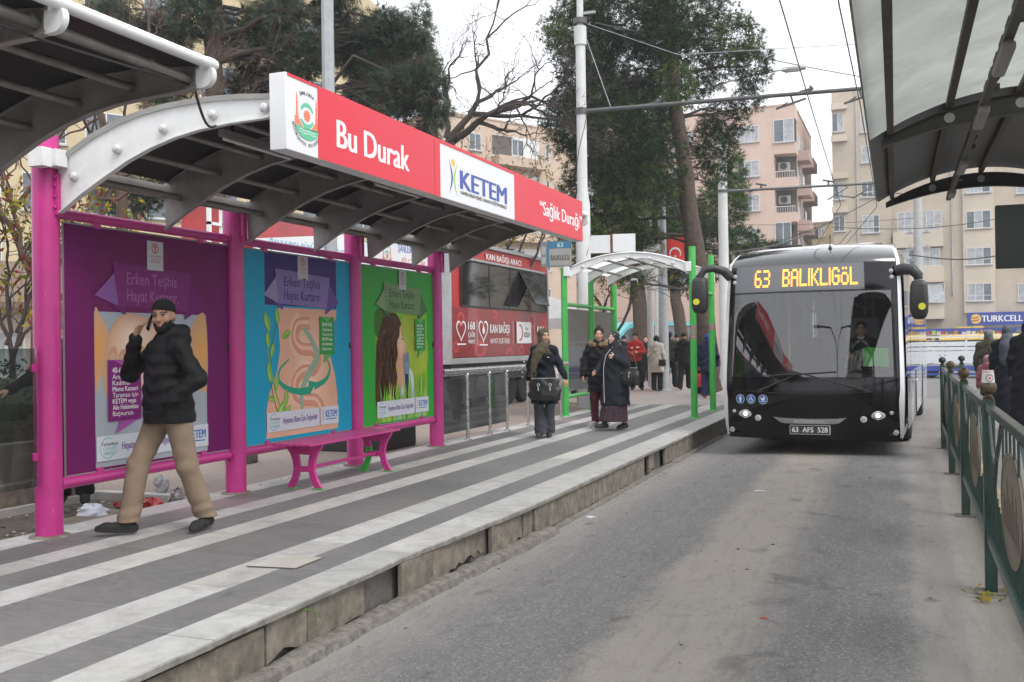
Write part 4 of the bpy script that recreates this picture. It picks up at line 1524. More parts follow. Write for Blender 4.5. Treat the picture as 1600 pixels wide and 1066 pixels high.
o.rbox((.5, 0, .255), (1.0, .06, .51), .01)
o.build('sign_box', mat('dark_green_grey', (.032, .037, .035), .5, var=.15, scale=2), hp)
o = MB()
o.tube([(.3, 0, .5), (.3, 0, 1.2)], .012, 8).tube([(.8, 0, .5), (.8, 0, 1.2)], .012, 8)
o.build('hanger', m_steelg, hp)

# ================================================================ dark green railing on the right kerb
m_fg = mat('dark_green_enamel', (.013, .038, .03), .35, var=.25, scale=7, coat=.2, dirt=.25)
m_brass = mat('tarnished_brass', (.1, .07, .036), .4, metal=.5, var=.4, scale=14, dirt=.5)
m_medal = mat('olive_gold_paint', (.16, .14, .1), .5, var=.3, scale=9, dirt=.3)
fe = thing('railing_fence', 'dark green wrought railing with brass balls and oval medallions along the right kerb', 'fence')
FY = [-1.9, 1.1, 4.1, 7.1, 10.1, 13.2, 16.2]
FXf = lambda y: .55 + .01 * (y - 7.1)
ZB, ZR0, ZR1, ZT = .0, .36, 1.2, 1.25
for i, y in enumerate(FY):
 x = FXf(y)
 o = MB()
 o.bb((x - .036, y - .036, ZB), (x + .036, y + .036, ZT))
 p = o.build('post', m_fg, fe, bevel=.005)
 o = MB()
 o.lathe([(.03, 0), (.034, .01), (.02, .02), (.02, .03), (.046, .048), (.052, .075), (.046, .102), (.02, .122), (.001, .126)], (x, y, ZT), 16)
 o.build('finial', m_brass if i < 6 else m_black, p)
 o = MB()
 o.bb((x - .09, y - .08, -.02), (x + .08, y + .08, .012))
 o.build('foot_plate', m_conc2, p)
for a, b in zip(FY[:-1], FY[1:]):
 xa, xb = FXf(a), FXf(b)
 ang = -math.atan2(xb - xa, b - a)
 M = Matrix.Rotation(ang, 3, 'Z')
 mid = Vector(((xa + xb) / 2, (a + b) / 2, 0))
 Ls = (b - a) - .072
 for z, hgt in ((ZR1, .05), (ZR0, .05)):
  o = MB()
  o.box(mid + Z3 * z, (.05, Ls, hgt), M)
  o.build('rail', m_fg, fe, bevel=.006)
 o = MB()

 def at(s, z):
  return mid + M @ Vector((0, s, 0)) + Z3 * z
 lo, hi = ZR0 + .025, ZR1 - .025
 ca, cb_, cz = .56, .285, (lo + hi) / 2 - .01
 nb = 28
 for k in range(nb):
  s_ = -Ls / 2 + Ls * (k + .5) / nb
  ztop = hi
  if abs(s_) < ca:
   ztop = cz - cb_ * math.sqrt(1 - (s_ / ca) ** 2)
  else:
   f = (abs(s_) - ca) / (Ls / 2 - ca)
   ztop = lo + .25 + .45 * f * f
  if ztop - lo > .03:
   o.tube([at(s_, lo - .01), at(s_, ztop)], .0065, 6, caps=False)
  if abs(s_) < ca and k % 2 == 0:
   zz = cz + cb_ * math.sqrt(1 - (s_ / ca) ** 2)
   o.tube([at(s_, zz), at(s_, hi + .01)], .0065, 6, caps=False)
 for sg_ in (-1, 1):   # sweeping scrolls either side of the medallion
  for (r0, r1, e) in ((.0, 1.0, 2.0), (.25, .8, 1.6)):
   pts = []
   for k in range(13):
    f = k / 12
    pts.append(at(sg_ * (ca * .35 + (Ls / 2 - ca * .35) * (r0 + (r1 - r0) * f)), hi - (hi - lo) * .85 * f ** e))
   o.tube(pts, .009, 6)
  pts = []
  for k in range(13):
   f = k / 12
   pts.append(at(sg_ * (Ls / 2 - (Ls / 2 - ca * .9) * f), hi - .35 * math.sin(math.pi * f) * (1 - f * .4) - .0))
  o.tube(pts, .009, 6)
 o.build('baluster_panel', m_fg, fe)
 o = MB()
 ov = [(ca * math.cos(2 * math.pi * k / 40), cb_ * math.sin(2 * math.pi * k / 40)) for k in range(40)]
 o.use(m_medal).prism(ov, at(0, cz) - M @ Vector((.006, 0, 0)), M @ Vector((0, 1, 0)), Z3, M @ Vector((.012, 0, 0)))
 for sd_ in (-1, 1):
  for k in range(40):
   a0, a1 = ov[k], ov[(k + 1) % 40]
   X_ = sd_ * .0085
   o.quad(*[at(p[0] * q_, cz + p[1] * q_) + M @ Vector((X_, 0, 0)) for p, q_ in ((a0, 1.0), (a1, 1.0), (a1, .9), (a0, .9))])
 md = o.build('medallion', None, fe, smooth=0)
 o = MB()       # raised skyline motif: domes and minarets
 qm = random.Random(8)
 for k in range(9):
  s_ = -.36 + .09 * k
  hh_ = qm.uniform(.1, .3) * (1 - abs(s_) / .7)
  o.prism([(s_ - .025, -.12), (s_ + .025, -.12), (s_ + .025, -.12 + hh_), (s_, -.08 + hh_), (s_ - .025, -.12 + hh_)], at(0, cz) + M @ Vector((-.0095, 0, 0)), M @ Vector((0, 1, 0)), Z3, M @ Vector((.019, 0, 0)))
 o.prism([(-.4, -.15), (.4, -.15), (.4, -.125), (-.4, -.125)], at(0, cz) + M @ Vector((-.0095, 0, 0)), M @ Vector((0, 1, 0)), Z3, M @ Vector((.019, 0, 0)))
 o.build('skyline_relief', mat('dull_bronze', (.12, .1, .07), .5, var=.2), md, smooth=0)
# return of the railing at its far end
xe = FXf(16.2)
o = MB()
o.box((xe + .17, 16.85, ZR1), (.05, 1.34, .05), Matrix.Rotation(R(-14.5), 3, 'Z'))
o.box((xe + .17, 16.85, ZR0), (.05, 1.34, .05), Matrix.Rotation(R(-14.5), 3, 'Z'))
o.bb((xe + .3, 17.46, 0), (xe + .37, 17.53, ZT))
o.build('end_return', m_fg, fe, bevel=.005)
o = MB()
o.lathe([(.03, 0), (.034, .01), (.02, .02), (.02, .03), (.046, .048), (.052, .075), (.046, .102), (.02, .122), (.001, .126)], (xe + .335, 17.495, ZT), 16)
o.build('finial', m_black, fe)

# paper cup left upside down on the second brass ball
cu = thing('paper_cup', 'white paper cup with round red and black badge upturned on a fence ball', 'paper cup', (FXf(7.1), 7.1, ZT + .085))
o = MB()
prof = [(.044, 0), (.0445, .004), (.041, .006), (.034, .098), (.0345, .1), (.032, .1), (.031, .096), (.001, .096)]
o.use(mat('paper_white', (.72, .71, .69), .6, var=.04)).lathe(prof, (0, 0, 0), 28)
o.build('cup', None, cu)
o = MB()
aF = R(-78)
for (r0, m_, e) in ((.026, m_ink, .0006), (.0225, mat('paper_white', None), .0011), (.019, m_ink, .0016), (.016, mat('paper_white', None), .002), (.008, m_red, .0025)):
 pts = []
 for k in range(26):
  t_ = 2 * math.pi * k / 26
  v_ = .05 + r0 * math.sin(t_)
  rr = .0412 - .0072 * (v_ - .006) / .092 + e
  a = aF + r0 * math.cos(t_) / .0375
  pts.append((rr * math.cos(a), rr * math.sin(a), v_))
 o.use(m_).add(pts + [(0.0385 * math.cos(aF) + e * math.cos(aF), .0385 * math.sin(aF) + e * math.sin(aF), .05)], [(k, (k + 1) % 26, 26) for k in range(26)])
for z in (.012, .09):
 rr = .0412 - .0072 * (z - .006) / .092 + .0005
 for k in range(20):
  a0, a1 = 2 * math.pi * k / 20, 2 * math.pi * (k + .5) / 20
  o.use(m_red).quad((rr * math.cos(a0), rr * math.sin(a0), z - .003), (rr * math.cos(a1), rr * math.sin(a1), z - .003), (rr * math.cos(a1), rr * math.sin(a1), z + .003), (rr * math.cos(a0), rr * math.sin(a0), z + .003))
o.build('badge', None, cu, smooth=0, fn=False)

# ================================================================ steel hand rail with glass infill behind the platform
hr = thing('hand_rail', 'stainless steel hand rail with smoky glass infill behind the platform', 'railing')
HY = [13.5, 14.36, 15.1, 16.1, 17.9]
for y in HY:
 o = MB()
 o.tube([(-5.93, y, .25), (-5.93, y, 1.23)], .026, 14)
 o.lathe([(.055, 0), (.055, .012), (.03, .02)], (-5.93, y, .25), 16)
 o.lathe([(.034, 0), (.034, .02), (.02, .04)], (-5.93, y, 1.2), 14)
 pp = o.build('post', m_steel, hr)
 o = MB()
 for z in (.45, 1.08):
  o.rbox((-5.93, y + .03, z), (.04, .05, .045), .008)
 o.build('glass_clamp', m_steel, pp)
o = MB()
o.tube([(-5.93, 12.65, 1.275), (-5.93, 18.3, 1.275)], .04, 16)
o.build('top_rail', m_steel, hr)
o = MB()
o.tube([(-5.96, 12.65, 1.225), (-5.96, 18.3, 1.225)], .018, 12)
o.build('under_rail', m_steel, hr)
m_smoke2 = glass('grey_glass', (.34, .36, .37), 1.1, .02, .22, (.28, .28, .28))
for (a, b) in ((12.62, 13.46), (13.55, 14.32), (14.4, 15.05)):
 o = MB()
 o.bb((-5.934, a, .4), (-5.926, b, 1.17))
 o.build('glass_pane', m_smoke2, hr)

# ================================================================ blood donation trailer
m_tred = mat('trailer_red', (.42, .018, .022), .3, var=.25, scale=1.1, coat=.4, dirt=.05)
m_tred2 = mat('trailer_dark_red', (.26, .012, .016), .3, var=.25, scale=1.3, coat=.4)
m_alu = mat('aluminium', (.5, .51, .52), .4, metal=.6, var=.15, scale=6, dirt=.2)
m_wglass = mat('dark_window', (.02, .022, .024), .06, var=.1, scale=.6, spec=.9)
tk = thing('donation_trailer', 'red blood donation trailer with a long dark window and white lettering behind the steel rail', 'trailer', (-8.5, 18.55, 0))
L_ = 6.15
o = MB()
o.use(m_tred).bb((-2.3, .05, 1.38), (-.02, L_ - .03, 3.8))
bd = o.build('body', None, tk, bevel=.01)
o = MB()
o.use(m_tred2)
for sx_, y0_, y1_, z0_, z1_ in ((0, .06, L_ - .04, 1.4, 2.44),):
 o.bb((-.02, y0_, z0_), (.0, y1_, z1_))
o.build('side_panel', None, tk)
o = MB()
o.use(m_alu).bb((-2.3, 0, 1.26), (.015, L_, 1.38)).bb((-2.3, -.01, 1.26), (.012, .05, 3.84)).bb((-.06, L_ - .03, 1.26), (.015, L_ + .03, 3.88)).bb((-2.32, 0, 3.8), (.03, L_ + .02, 3.88)).bb((-.02, .6, 3.46), (.06, L_ - .4, 3.51))
o.build('corner_trim', None, tk, bevel=.006)
o = MB()
o.use(m_wglass).bb((-.015, .55, 2.5), (.006, 6.0, 3.43))
wn = o.build('window', None, tk)
o = MB()
for yy in (.54, 2.1, 3.35, 5.99):
 o.use(m_black).bb((.004, yy - .015, 2.5), (.016, yy + .015, 3.43))
o.bb((.004, .54, 2.47), (.016, 6.0, 2.5)).bb((.004, .54, 3.43), (.016, 6.0, 3.46))
o.build('frame', None, wn)
o = MB()
o.use(m_wglass).add([(.02, 4.0, 3.42), (.02, 5.0, 3.42), (.42, 5.0, 2.62), (.42, 4.0, 2.62), (.03, 4.0, 3.43), (.03, 5.0, 3.43), (.43, 5.0, 2.63), (.43, 4.0, 2.63)], [(0, 1, 2, 3), (4, 7, 6, 5), (0, 4, 5, 1), (1, 5, 6, 2), (2, 6, 7, 3), (3, 7, 4, 0)])
o.use(m_black)
for a, b in (((.02, 4.0, 3.42), (.42, 4.0, 2.62)), ((.02, 5.0, 3.42), (.42, 5.0, 2.62)), ((.42, 4.0, 2.62), (.42, 5.0, 2.62))):
 o.tube([a, b], .018, 6)
o.build('tilt_window', None, tk)
o = MB()
m_cell = mat('red_cell_print', (.5, .05, .06), .35, var=.3, scale=4, coat=.3)
m_cell2 = mat('red_cell_core', (.3, .015, .03), .35, var=.3, scale=4, coat=.3)
poly, txt = face_art(o, .0005, .0012)
for (cy, cz, rr) in ((1.55, 1.52, .32), (4.9, 2.25, .28), (3.3, 1.42, .22), (5.4, 1.7, .2), (.5, 2.2, .2), (2.4, 2.35, .14), (4.1, 1.5, .2), (.25, 1.62, .16), (5.75, 2.2, .16)):
 top_ = min(rr * .75, 2.44 - cz)
 lo_ = min(rr * .75, cz - 1.4)
 pts = [(cy + rr * math.cos(a), cz + (top_ if math.sin(a) > 0 else lo_) * math.sin(a)) for a in [2 * math.pi * k / 24 for k in range(24)]]
 poly(pts, m_cell, .3)
 poly([(cy + (a - cy) * .6, cz + (b - cz) * .55) for a, b in pts], m_cell2, .3)
txt('KAN BAĞIŞI ARACI', 1.95, 3.56, .13, m_signw, 2.2, .018)
hrt = lambda cy, cz, s_: [(cy + s_ * .5 * 16 * math.sin(t) ** 3 / 16, cz + s_ * .5 * (13 * math.cos(t) - 5 * math.cos(2 * t) - 2 * math.cos(3 * t) - math.cos(4 * t)) / 16) for t in [2 * math.pi * k / 28 for k in range(28)]]

def heart(cy, cz, s_):
 o.use(m_signw)
 a, b = hrt(cy, cz, s_), hrt(cy, cz, s_ * .82)
 for k in range(28):
  j = (k + 1) % 28
  o.quad((.006, *a[k]), (.006, *a[j]), (.006, *b[j]), (.006, *b[k]))

heart(.52, 1.98, .5)
heart(1.72, 1.98, .56)
poly([(.3, 1.66), (.75, 1.66), (.75, 1.69), (.3, 1.69)], m_signw)
poly([(1.48, 1.64), (1.95, 1.64), (1.95, 1.67), (1.48, 1.67)], m_signw)
poly([(1.68, 1.9), (1.76, 1.9), (1.8, 1.98), (1.72, 2.1), (1.64, 1.98)], m_signw)
txt('168', .87, 1.99, .16, m_signw, .36, .018)
txt('ÇAĞRI', .87, 1.83, .09, m_signw, .36, .01)
txt('MERKEZİ', .87, 1.69, .07, m_signw, .36, .008)
poly([(1.33, 1.66), (1.345, 1.66), (1.345, 2.2), (1.33, 2.2)], m_signw)
txt('KAN BAĞIŞI', 2.08, 1.92, .19, m_signw, 1.2, .02)
txt('HAYAT KURTARIR', 2.08, 1.68, .12, m_signw, 1.2, .008)
poly([(3.5, 1.66), (3.515, 1.66), (3.515, 2.2), (3.5, 2.2)], m_signw)
poly([(3.74, 1.68), (4.76, 1.68), (4.76, 2.2), (3.74, 2.2)], m_wht)
poly([(3.98 + .19 * math.cos(R(a)), 1.94 + .2 * math.sin(R(a))) for a in range(-110, 111, 10)] + [(3.93 + .17 * math.cos(R(a)), 1.94 + .165 * math.sin(R(a))) for a in range(100, -101, -10)], m_tred)
txt('TÜRK', 4.33, 2.0, .06, m_ink, .22, 0)
txt('KIZILAY', 4.24, 1.83, .12, m_ink, .46, .006)
poly([(5.0, 1.66), (5.015, 1.66), (5.015, 2.2), (5.0, 2.2)], m_signw)
txt('KAN', 5.2, 1.92, .19, m_signw, .5, .02)
o.build('lettering', None, tk, smooth=0, fn=False)
o = MB()
o.use(m_black).bb((-2.2, .3, .85), (-.15, L_ - .3, 1.26))
o.build('chassis', None, tk)
for yy in (3.9, 4.9):
 o = MB()
 o.use(m_rubber).lathe([(.2, -.1), (.42, -.1), (.45, -.06), (.45, .06), (.42, .1), (.2, .1)], (-.32, yy, .66), 22, Matrix.Rotation(R(90), 3, 'Y'))
 wh = o.build('wheel', None, tk)
 o = MB()
 o.use(m_alu).lathe([(.001, .05), (.12, .05), (.2, .1), (.21, .1), (.21, -.08), (.001, -.08)], (-.32, yy, .66), 20, Matrix.Rotation(R(90), 3, 'Y'))
 o.build('rim', None, wh)
o = MB()
o.use(m_black).tube([(-.2, .4, 1.2), (-.2, 1.3, .3)], .05, 8).tube([(-.2, .4, 1.25), (-.2, .4, .2)], .04, 8).tube([(-.2, 2.4, 1.25), (-.2, 2.2, .2)], .05, 8)
o.build('support_leg', None, tk)

# white box lorry standing nose to tail in front of it
bx_ = thing('box_lorry', 'white box lorry body next to the red donation trailer, mostly hidden by the magenta shelter', 'lorry', (-9.0, 15.2, 0))
o = MB()
o.use(m_wht).bb((-2.2, 0, 1.15), (0, 3.5, 3.55))
o.build('box_body', None, bx_, bevel=.02)
o = MB()
o.use(m_tred).bb((0, .05, 1.6), (.006, 3.45, 1.75))
o.build('red_stripe', None, bx_)
o = MB()
o.use(m_black).bb((-2.1, .1, .75), (-.1, 3.4, 1.15))
o.build('chassis', None, bx_)
for yy in (.9, 2.7):
 o = MB()
 o.use(m_rubber).lathe([(.2, -.1), (.4, -.1), (.43, 0), (.4, .1), (.2, .1)], (-.2, yy, .63), 20, Matrix.Rotation(R(90), 3, 'Y'))
 o.build('wheel', None, bx_)

# municipal kiosk behind the first bays
ki = thing('kiosk', 'red and white municipal kiosk with blue lettered sign board seen above the poster panels', 'kiosk', (-9.0, 11.5, .2))
o = MB()
o.use(m_tred).bb((-.7, .3, 2.9), (-.03, 3.6, 3.62))
o.build('roof_box', None, ki, bevel=.01)
o = MB()
o.use(m_white).bb((-.7, .0, 0), (-.05, 3.6, 2.9))
o.build('wall', None, ki)
o = MB()
o.use(m_white)
for yy in (0.02, .3):
 o.bb((-.03, yy, 2.3), (.02, yy + .05, 3.6))
o.bb((-.03, .02, 3.55), (.02, .4, 3.6)).bb((-.03, .02, 3.2), (.02, .35, 3.24))
o.build('frame', None, ki)
b1 = thing('sign_board', 'white municipal sign board with blue lettering behind the second poster', 'sign', (-8.9, 12.5, 2.95))
o = MB()
o.use(m_wht).add([(0, 0, 0), (0, 3.2, -.02), (0, 3.2, .72), (0, 0, .34), (-.06, 0, 0), (-.06, 3.2, -.02), (-.06, 3.2, .72), (-.06, 0, .34)], [(0, 1, 2, 3), (7, 6, 5, 4), (0, 4, 5, 1), (1, 5, 6, 2), (2, 6, 7, 3), (3, 7, 4, 0)])
o.build('board', None, b1)
o = MB()
poly, txt = face_art(o, .0, .002)
lb = mat('letter_light_blue', (.1, .4, .6), .5, var=0)
txt('ŞANLIURFA BÜYÜKŞEHİR BELEDİYESİ', .35, .2, .17, lb, 2.65, .012)
o.build('lettering', None, b1, smooth=0, fn=False)
b2 = thing('sign_board', 'white municipal notice board with green emblem and red lettering behind the third poster', 'sign', (-8.9, 16.1, 2.85))
o = MB()
o.use(m_wht).bb((-.06, 0, 0), (0, 2.9, .92))
o.build('board', None, b2)
o = MB()
poly, txt = face_art(o, .0, .002)
txt('ŞANLIURFA BÜYÜKŞEHİR', .95, .62, .14, m_blue, 1.7, .012)
txt('BİLGİ İŞLEM', 1.1, .36, .15, mat('faded_red', (.6, .25, .22), .5, var=0), 1.0, .01)
txt('DAİRE BAŞKANLIĞI', 1.1, .14, .13, mat('faded_red', None), 1.5, .0)
emblem(o, .002, .5, .48, .5, .002)
o.build('lettering', None, b2, smooth=0, fn=False)
pl = thing('planter_box', 'low dark planter box on the brick paving behind the third poster', 'planter', (-7.25, 12.0, .2))
o = MB()
o.rbox((.1, .5, .2), (1.2, 1.1, .4), .03)
o.build('box', mat('dark_planter', (.035, .035, .037), .6, var=.2), pl)
o = MB()
o.rbox((-1.0, -.15, .15), (.3, .3, .3), .02)
tag(o.build('stone_block', m_conc2, None, loc=(-6.7, 10.6, .2)), 'small grey concrete block on the brick paving behind the bench', 'block')

# ================================================================ poles, wires and signs on poles
m_galv = mat('galvanised_steel', (.36, .38, .39), .5, metal=.35, var=.18, scale=9)
m_polew = mat('white_pole_paint', (.58, .59, .58), .55, var=.12, scale=2, dirt=.15)
m_conp = mat('concrete_pole', (.42, .42, .41), .8, var=.2, scale=3, dirt=.2)
m_wire = mat('wire', (.06, .06, .06), .6, var=0)
m_arm = mat('dark_arm', (.1, .1, .1), .5, metal=.3, var=.2)

p0 = pix(915, 640, 22.5)
pl1 = thing('catenary_mast', 'tall white catenary mast rising behind the right end of the long red sign', 'mast', (p0.x, p0.y, .2))
o = MB()
o.tube([(0, 0, 0), (0, 0, 4.6), (0, 0, 4.9), (0, 0, 8.6)], [.17, .165, .115, .11], 20)
o.tube([(0, 0, 8.2), (0, 0, 8.62)], .14, 20)
o.tube([(0, 0, 8.6), (0, 0, 11.5)], .075, 16)
o.build('mast_tube', m_polew, pl1)
z1 = pix(915, 174, 22.5).z - .2
z2 = pix(915, 33, 22.5).z - .2
o = MB()
e = pix(1420, 132, 20.5) - Vector((p0.x, p0.y, .2))
o.tube([(0, 0, z1), e], [.052, .04], 12)
o.tube([(0, 0, z1 - .07), (0, 0, z1 + .07)], .135, 16)
o.tube([(0, 0, z2 - .06), (0, 0, z2 + .06)], .155, 16)
ar = o.build('cross_arm', m_arm, pl1)
o = MB()
dirx = Vector(e).normalized()
for f in (.25, .72):
 c = Vector((0, 0, z1)).lerp(e, f)
 o.box(c + Z3 * .09, (.05, .05, .12)).box(c + Z3 * .14 + dirx * -.12, (.3, .06, .05), Matrix.Rotation(R(-12), 3, 'Y'))
for f in (.66, .86):
 c = Vector((0, 0, z1)).lerp(e, f)
 o.tube([c, c - Z3 * .16 + X3 * .05], .02, 6)
 o.tube([c - Z3 * .16 - X3 * .3 - Z3 * .12, c - Z3 * .12 + X3 * .32], .025, 6)
 o.tube([c - Z3 * .3 - X3 * .3, c - Z3 * .16 - X3 * .05], .014, 5)
o.build('insulator', m_arm, ar)
o = MB()
a_ = Vector((0, 0, z2))
o.tube([a_, Vector((0, 0, z1)).lerp(e, .1)], .009, 5)
o.tube([a_, pix(1060, 85, 22.2) - Vector((p0.x, p0.y, .2)), e * 1.0 + Z3 * .9], .008, 5)
o.box(a_ + dirx * .25 + Z3 * .0, (.35, .06, .06))
o.build('stay_wire', m_galv, pl1)
# spiral of cable down the mast
o = MB()
o.tube([(.125 * math.cos(k * .8) * (1.35 if k < 9 else 1), .125 * math.sin(k * .8) * (1.35 if k < 9 else 1), 1.0 + k * .36) for k in range(21)], .008, 5)
o.build('cable', m_wire, pl1)

p4 = pix(1133, 560, 36)
pl4 = thing('catenary_mast', 'white catenary mast to the left of the bus roof, farther down the road', 'mast', (p4.x, p4.y, .2))
o = MB()
o.tube([(0, 0, -.2), (0, 0, 9.0)], [.2, .16], 16)
o.build('mast_tube', m_polew, pl4)
z1 = pix(1133, 299, 36).z - .2
e4 = pix(1430, 283, 36) - Vector((p4.x, p4.y, .2))
o = MB()
o.tube([(0, 0, z1), e4], [.05, .04], 10)
for zz in (0, .42):
 o.tube([(0, 0, z1 - .05 + zz), (0, 0, z1 + .05 + zz)], .2, 14)
ar4 = o.build('cross_arm', m_arm, pl4)
o = MB()
for f in (.2, .55):
 c = Vector((0, 0, z1)).lerp(e4, f)
 o.box(c + Z3 * .1, (.07, .06, .14)).box(c + Z3 * .17, (.4, .06, .06), Matrix.Rotation(R(14), 3, 'Y'))
for f in (.62, .75, .9):
 c = Vector((0, 0, z1)).lerp(e4, f)
 o.tube([c - Z3 * .5 - X3 * .5, c - Z3 * .1 + X3 * .2, c], .028, 6)
 o.tube([c - Z3 * .35 - X3 * .25, c - Z3 * .48 + X3 * .4], .022, 6)
o.build('insulator', m_arm, ar4)

wires = [[(-1.3, -12, 6.25), (-1.42, 14.3, 6.3), (-1.53, 21, 6.35), (-1.7, 36, 6.3), (-5.5, 62, 5.4)], [(-.6, -12, 6.25), (-.67, 14.6, 6.3), (-.6, 21, 6.35), (-.55, 37, 6.3), (-4.5, 64, 5.4)]]
for k, wpts in enumerate(wires):
 o = MB()
 o.tube(wpts, .012, 5)
 tag(o.build('contact_wire', m_wire), ['left of the two overhead trolley wires above the road', 'right of the two overhead trolley wires above the road'][k], 'wire')
span = [((1170, 520, 70), (1330, 360, 48), 'sagging cable rising from behind the bus roof past the pink block'), ((1145, 395, 50), (1378, 305, 44), 'cable climbing across the pink apartment block to the far cross arm'), ((930, 35, 24), (1600, 150, 60), 'thin cable running high across the sky from the white mast'),
  ((1000, 345, 60), (1440, 340, 60), 'thin level cable crossing the pink apartment block'), ((1130, 395, 37), (1310, 340, 44), 'drooping trolley feeder above the bus roof'), ((1300, 355, 42), (1620, 330, 42), 'dark cable in front of the beige apartment block'),
  ((1420, 398, 42), (1620, 385, 40), 'thick cable in front of the beige block beside the bus')]
for (a, b, lab) in span:
 A, B = pix(*a), pix(*b)
 o = MB()
 o.tube([A.lerp(B, k / 10) - Z3 * .35 * math.sin(math.pi * k / 10) for k in range(11)], .018 if 'thick' not in lab and 'feeder' not in lab else .03, 5)
 tag(o.build('overhead_cable', m_wire), lab, 'cable')

def street_pole(name, lab, x, ybase, d, h, r0, r1, m, n=16):
 p = pix(x, ybase, d)
 o = MB()
 o.tube([(0, 0, 0), (0, 0, h)], [r0, r1], n)
 o.lathe([(r0 * 1.6, 0), (r0 * 1.6, .03), (r0 * 1.05, .06)], (0, 0, 0), n)
 ob = o.build(name, m, None, loc=(p.x, p.y, .2))
 return tag(ob, lab, 'pole')

street_pole('lamp_pole', 'grey octagonal lamp pole rising behind the left end of the red sign', 520, 640, 14.2, 9, .10, .085, m_galv, 8)
lp = street_pole('lamp_pole', 'grey steel lamp pole with flag and curved lamp arm beside the leaning pine trunk', 1038, 605, 30, 8.7, .17, .09, m_galv, 12)
bp_ = Vector(lp.location)
o = MB()
tip = pix(1238, 107, 31) - bp_
st_ = Vector((0, 0, 8.6))
pts = [st_.lerp(tip, k / 10) + Z3 * (.75 * math.sin(math.pi * (k / 10) * .5) - .75 * k / 10) for k in range(11)]
o.tube(pts, .035, 8)
o.build('lamp_arm', m_galv, lp)
o = MB()
o.rbox(tip + X3 * .05, (.75, .26, .12), .05)
o.rbox(tip + X3 * .02 - Z3 * .07, (.5, .2, .05), .02)
o.build('lamp_head', mat('lamp_grey', (.5, .51, .5), .4, var=.1), lp)
street_pole('post', 'slim white painted post in front of the hairdresser, left of the grey lamp pole', 1030, 603, 34, 4.4, .12, .11, m_polew)
street_pole('post', 'thick pale concrete column left of the grey lamp pole behind the green shelter', 1018, 600, 31.5, 6.4, .11, .1, m_conp)
cp = street_pole('lattice_post', 'pale concrete power post in front of the beige apartment block', 1438, 580, 52, 9.3, .3, .2, m_conp)
o = MB()
for z in (5.6, 6.2, 7.0):
 o.box((0, -.05, z), (1.2, .1, .08)).box((.4, -.1, z + .1), (.12, .12, .16)).box((-.4, -.1, z + .1), (.12, .12, .16))
o.build('cross_bar', m_galv, cp)

# pair of white boards and the flag
wb = pix(955, 381, 24)
bd2 = thing('sign_board', 'pair of blank white boards on a brown upright beside the white mast', 'sign', (wb.x, wb.y, wb.z), R(14))
o = MB()
o.use(m_wht).bb((-.56, -.02, -.22), (-.02, .02, .21)).bb((.04, -.02, -.2), (.58, .02, .23))
o.build('board', None, bd2)
o = MB()
o.use(mat('brown_upright', (.15, .05, .035), .6, var=.1)).bb((-.02, -.03, -.26), (.04, .03, .24)).tube([(0, .04, .2), (0, .04, -wb.z + .2)], .04, 8)
o.build('upright', None, bd2)
wb = pix(1018, 385, 29.5)
bd3 = thing('sign_board', 'small white notice board on the lamp pole left of the red flag', 'sign', (wb.x, wb.y, wb.z), R(18))
o = MB()
o.use(m_wht).bb((-.24, -.02, -.22), (.24, .02, .22))
o.build('board', None, bd3)
o = MB()
o.use(m_ink).text('DURAK', (0, -.022, -.19), X3, Z3, .05, None, .01, align='C', depth=0)
o.bb((-.2, -.03, .22), (.5, .03, .25))
o.build('lettering', None, bd3, smooth=0)
fl = pix(1056, 389, 29.5)
m_flag = mat('flag_red', (.72, .035, .02), .6, var=.08)
fg = thing('flag', 'red Turkish flag banner with white crescent and star on the grey lamp pole', 'flag', (fl.x, fl.y, fl.z), R(18))
o = MB()
fw, fh = .25, .36
pts = []
for j in range(9):
 for i in range(7):
  pts.append((-fw + 2 * fw * i / 6, .015 * math.sin(i * 1.1 + j * .5), -fh * 1.05 + 2 * fh * j / 8))
o.use(m_flag).add(pts, [(j * 7 + i, j * 7 + i + 1, (j + 1) * 7 + i + 1, (j + 1) * 7 + i) for j in range(8) for i in range(6)])
o.build('cloth', None, fg, smooth=60, fn=False)
o = MB()
o.use(m_signw)
cx_, cz_ = -.02, -.12
for k in range(22):
 a0 = R(-132 + 264 * k / 22 - 90 + 0) + math.pi / 2 + math.pi / 2
 a1 = R(-132 + 264 * (k + 1) / 22 - 90) + math.pi / 2 + math.pi / 2
 f0 = abs(2 * k / 22 - 1)
 f1 = abs(2 * (k + 1) / 22 - 1)
 w0, w1 = .055 * (1 - f0 ** 2) + .004, .055 * (1 - f1 ** 2) + .004
 o.quad((cx_ + .17 * math.cos(a0), -.022, cz_ + .17 * math.sin(a0)), (cx_ + .17 * math.cos(a1), -.022, cz_ + .17 * math.sin(a1)), (cx_ + (.17 - w1) * math.cos(a1), -.022, cz_ + (.17 - w1) * math.sin(a1)), (cx_ + (.17 - w0) * math.cos(a0), -.022, cz_ + (.17 - w0) * math.sin(a0)))
st5 = []
for k in range(10):
 a = math.pi / 2 + math.pi * k / 5
 rr = .05 if k % 2 == 0 else .02
 st5.append((cx_ + .0 + rr * math.cos(a), -.022, cz_ - .1 + rr * math.sin(a)))
o.add(st5 + [(cx_, -.022, cz_ - .1)], [(k, (k + 1) % 10, 10) for k in range(10)])
o.build('crescent', None, fg, smooth=0, fn=False)

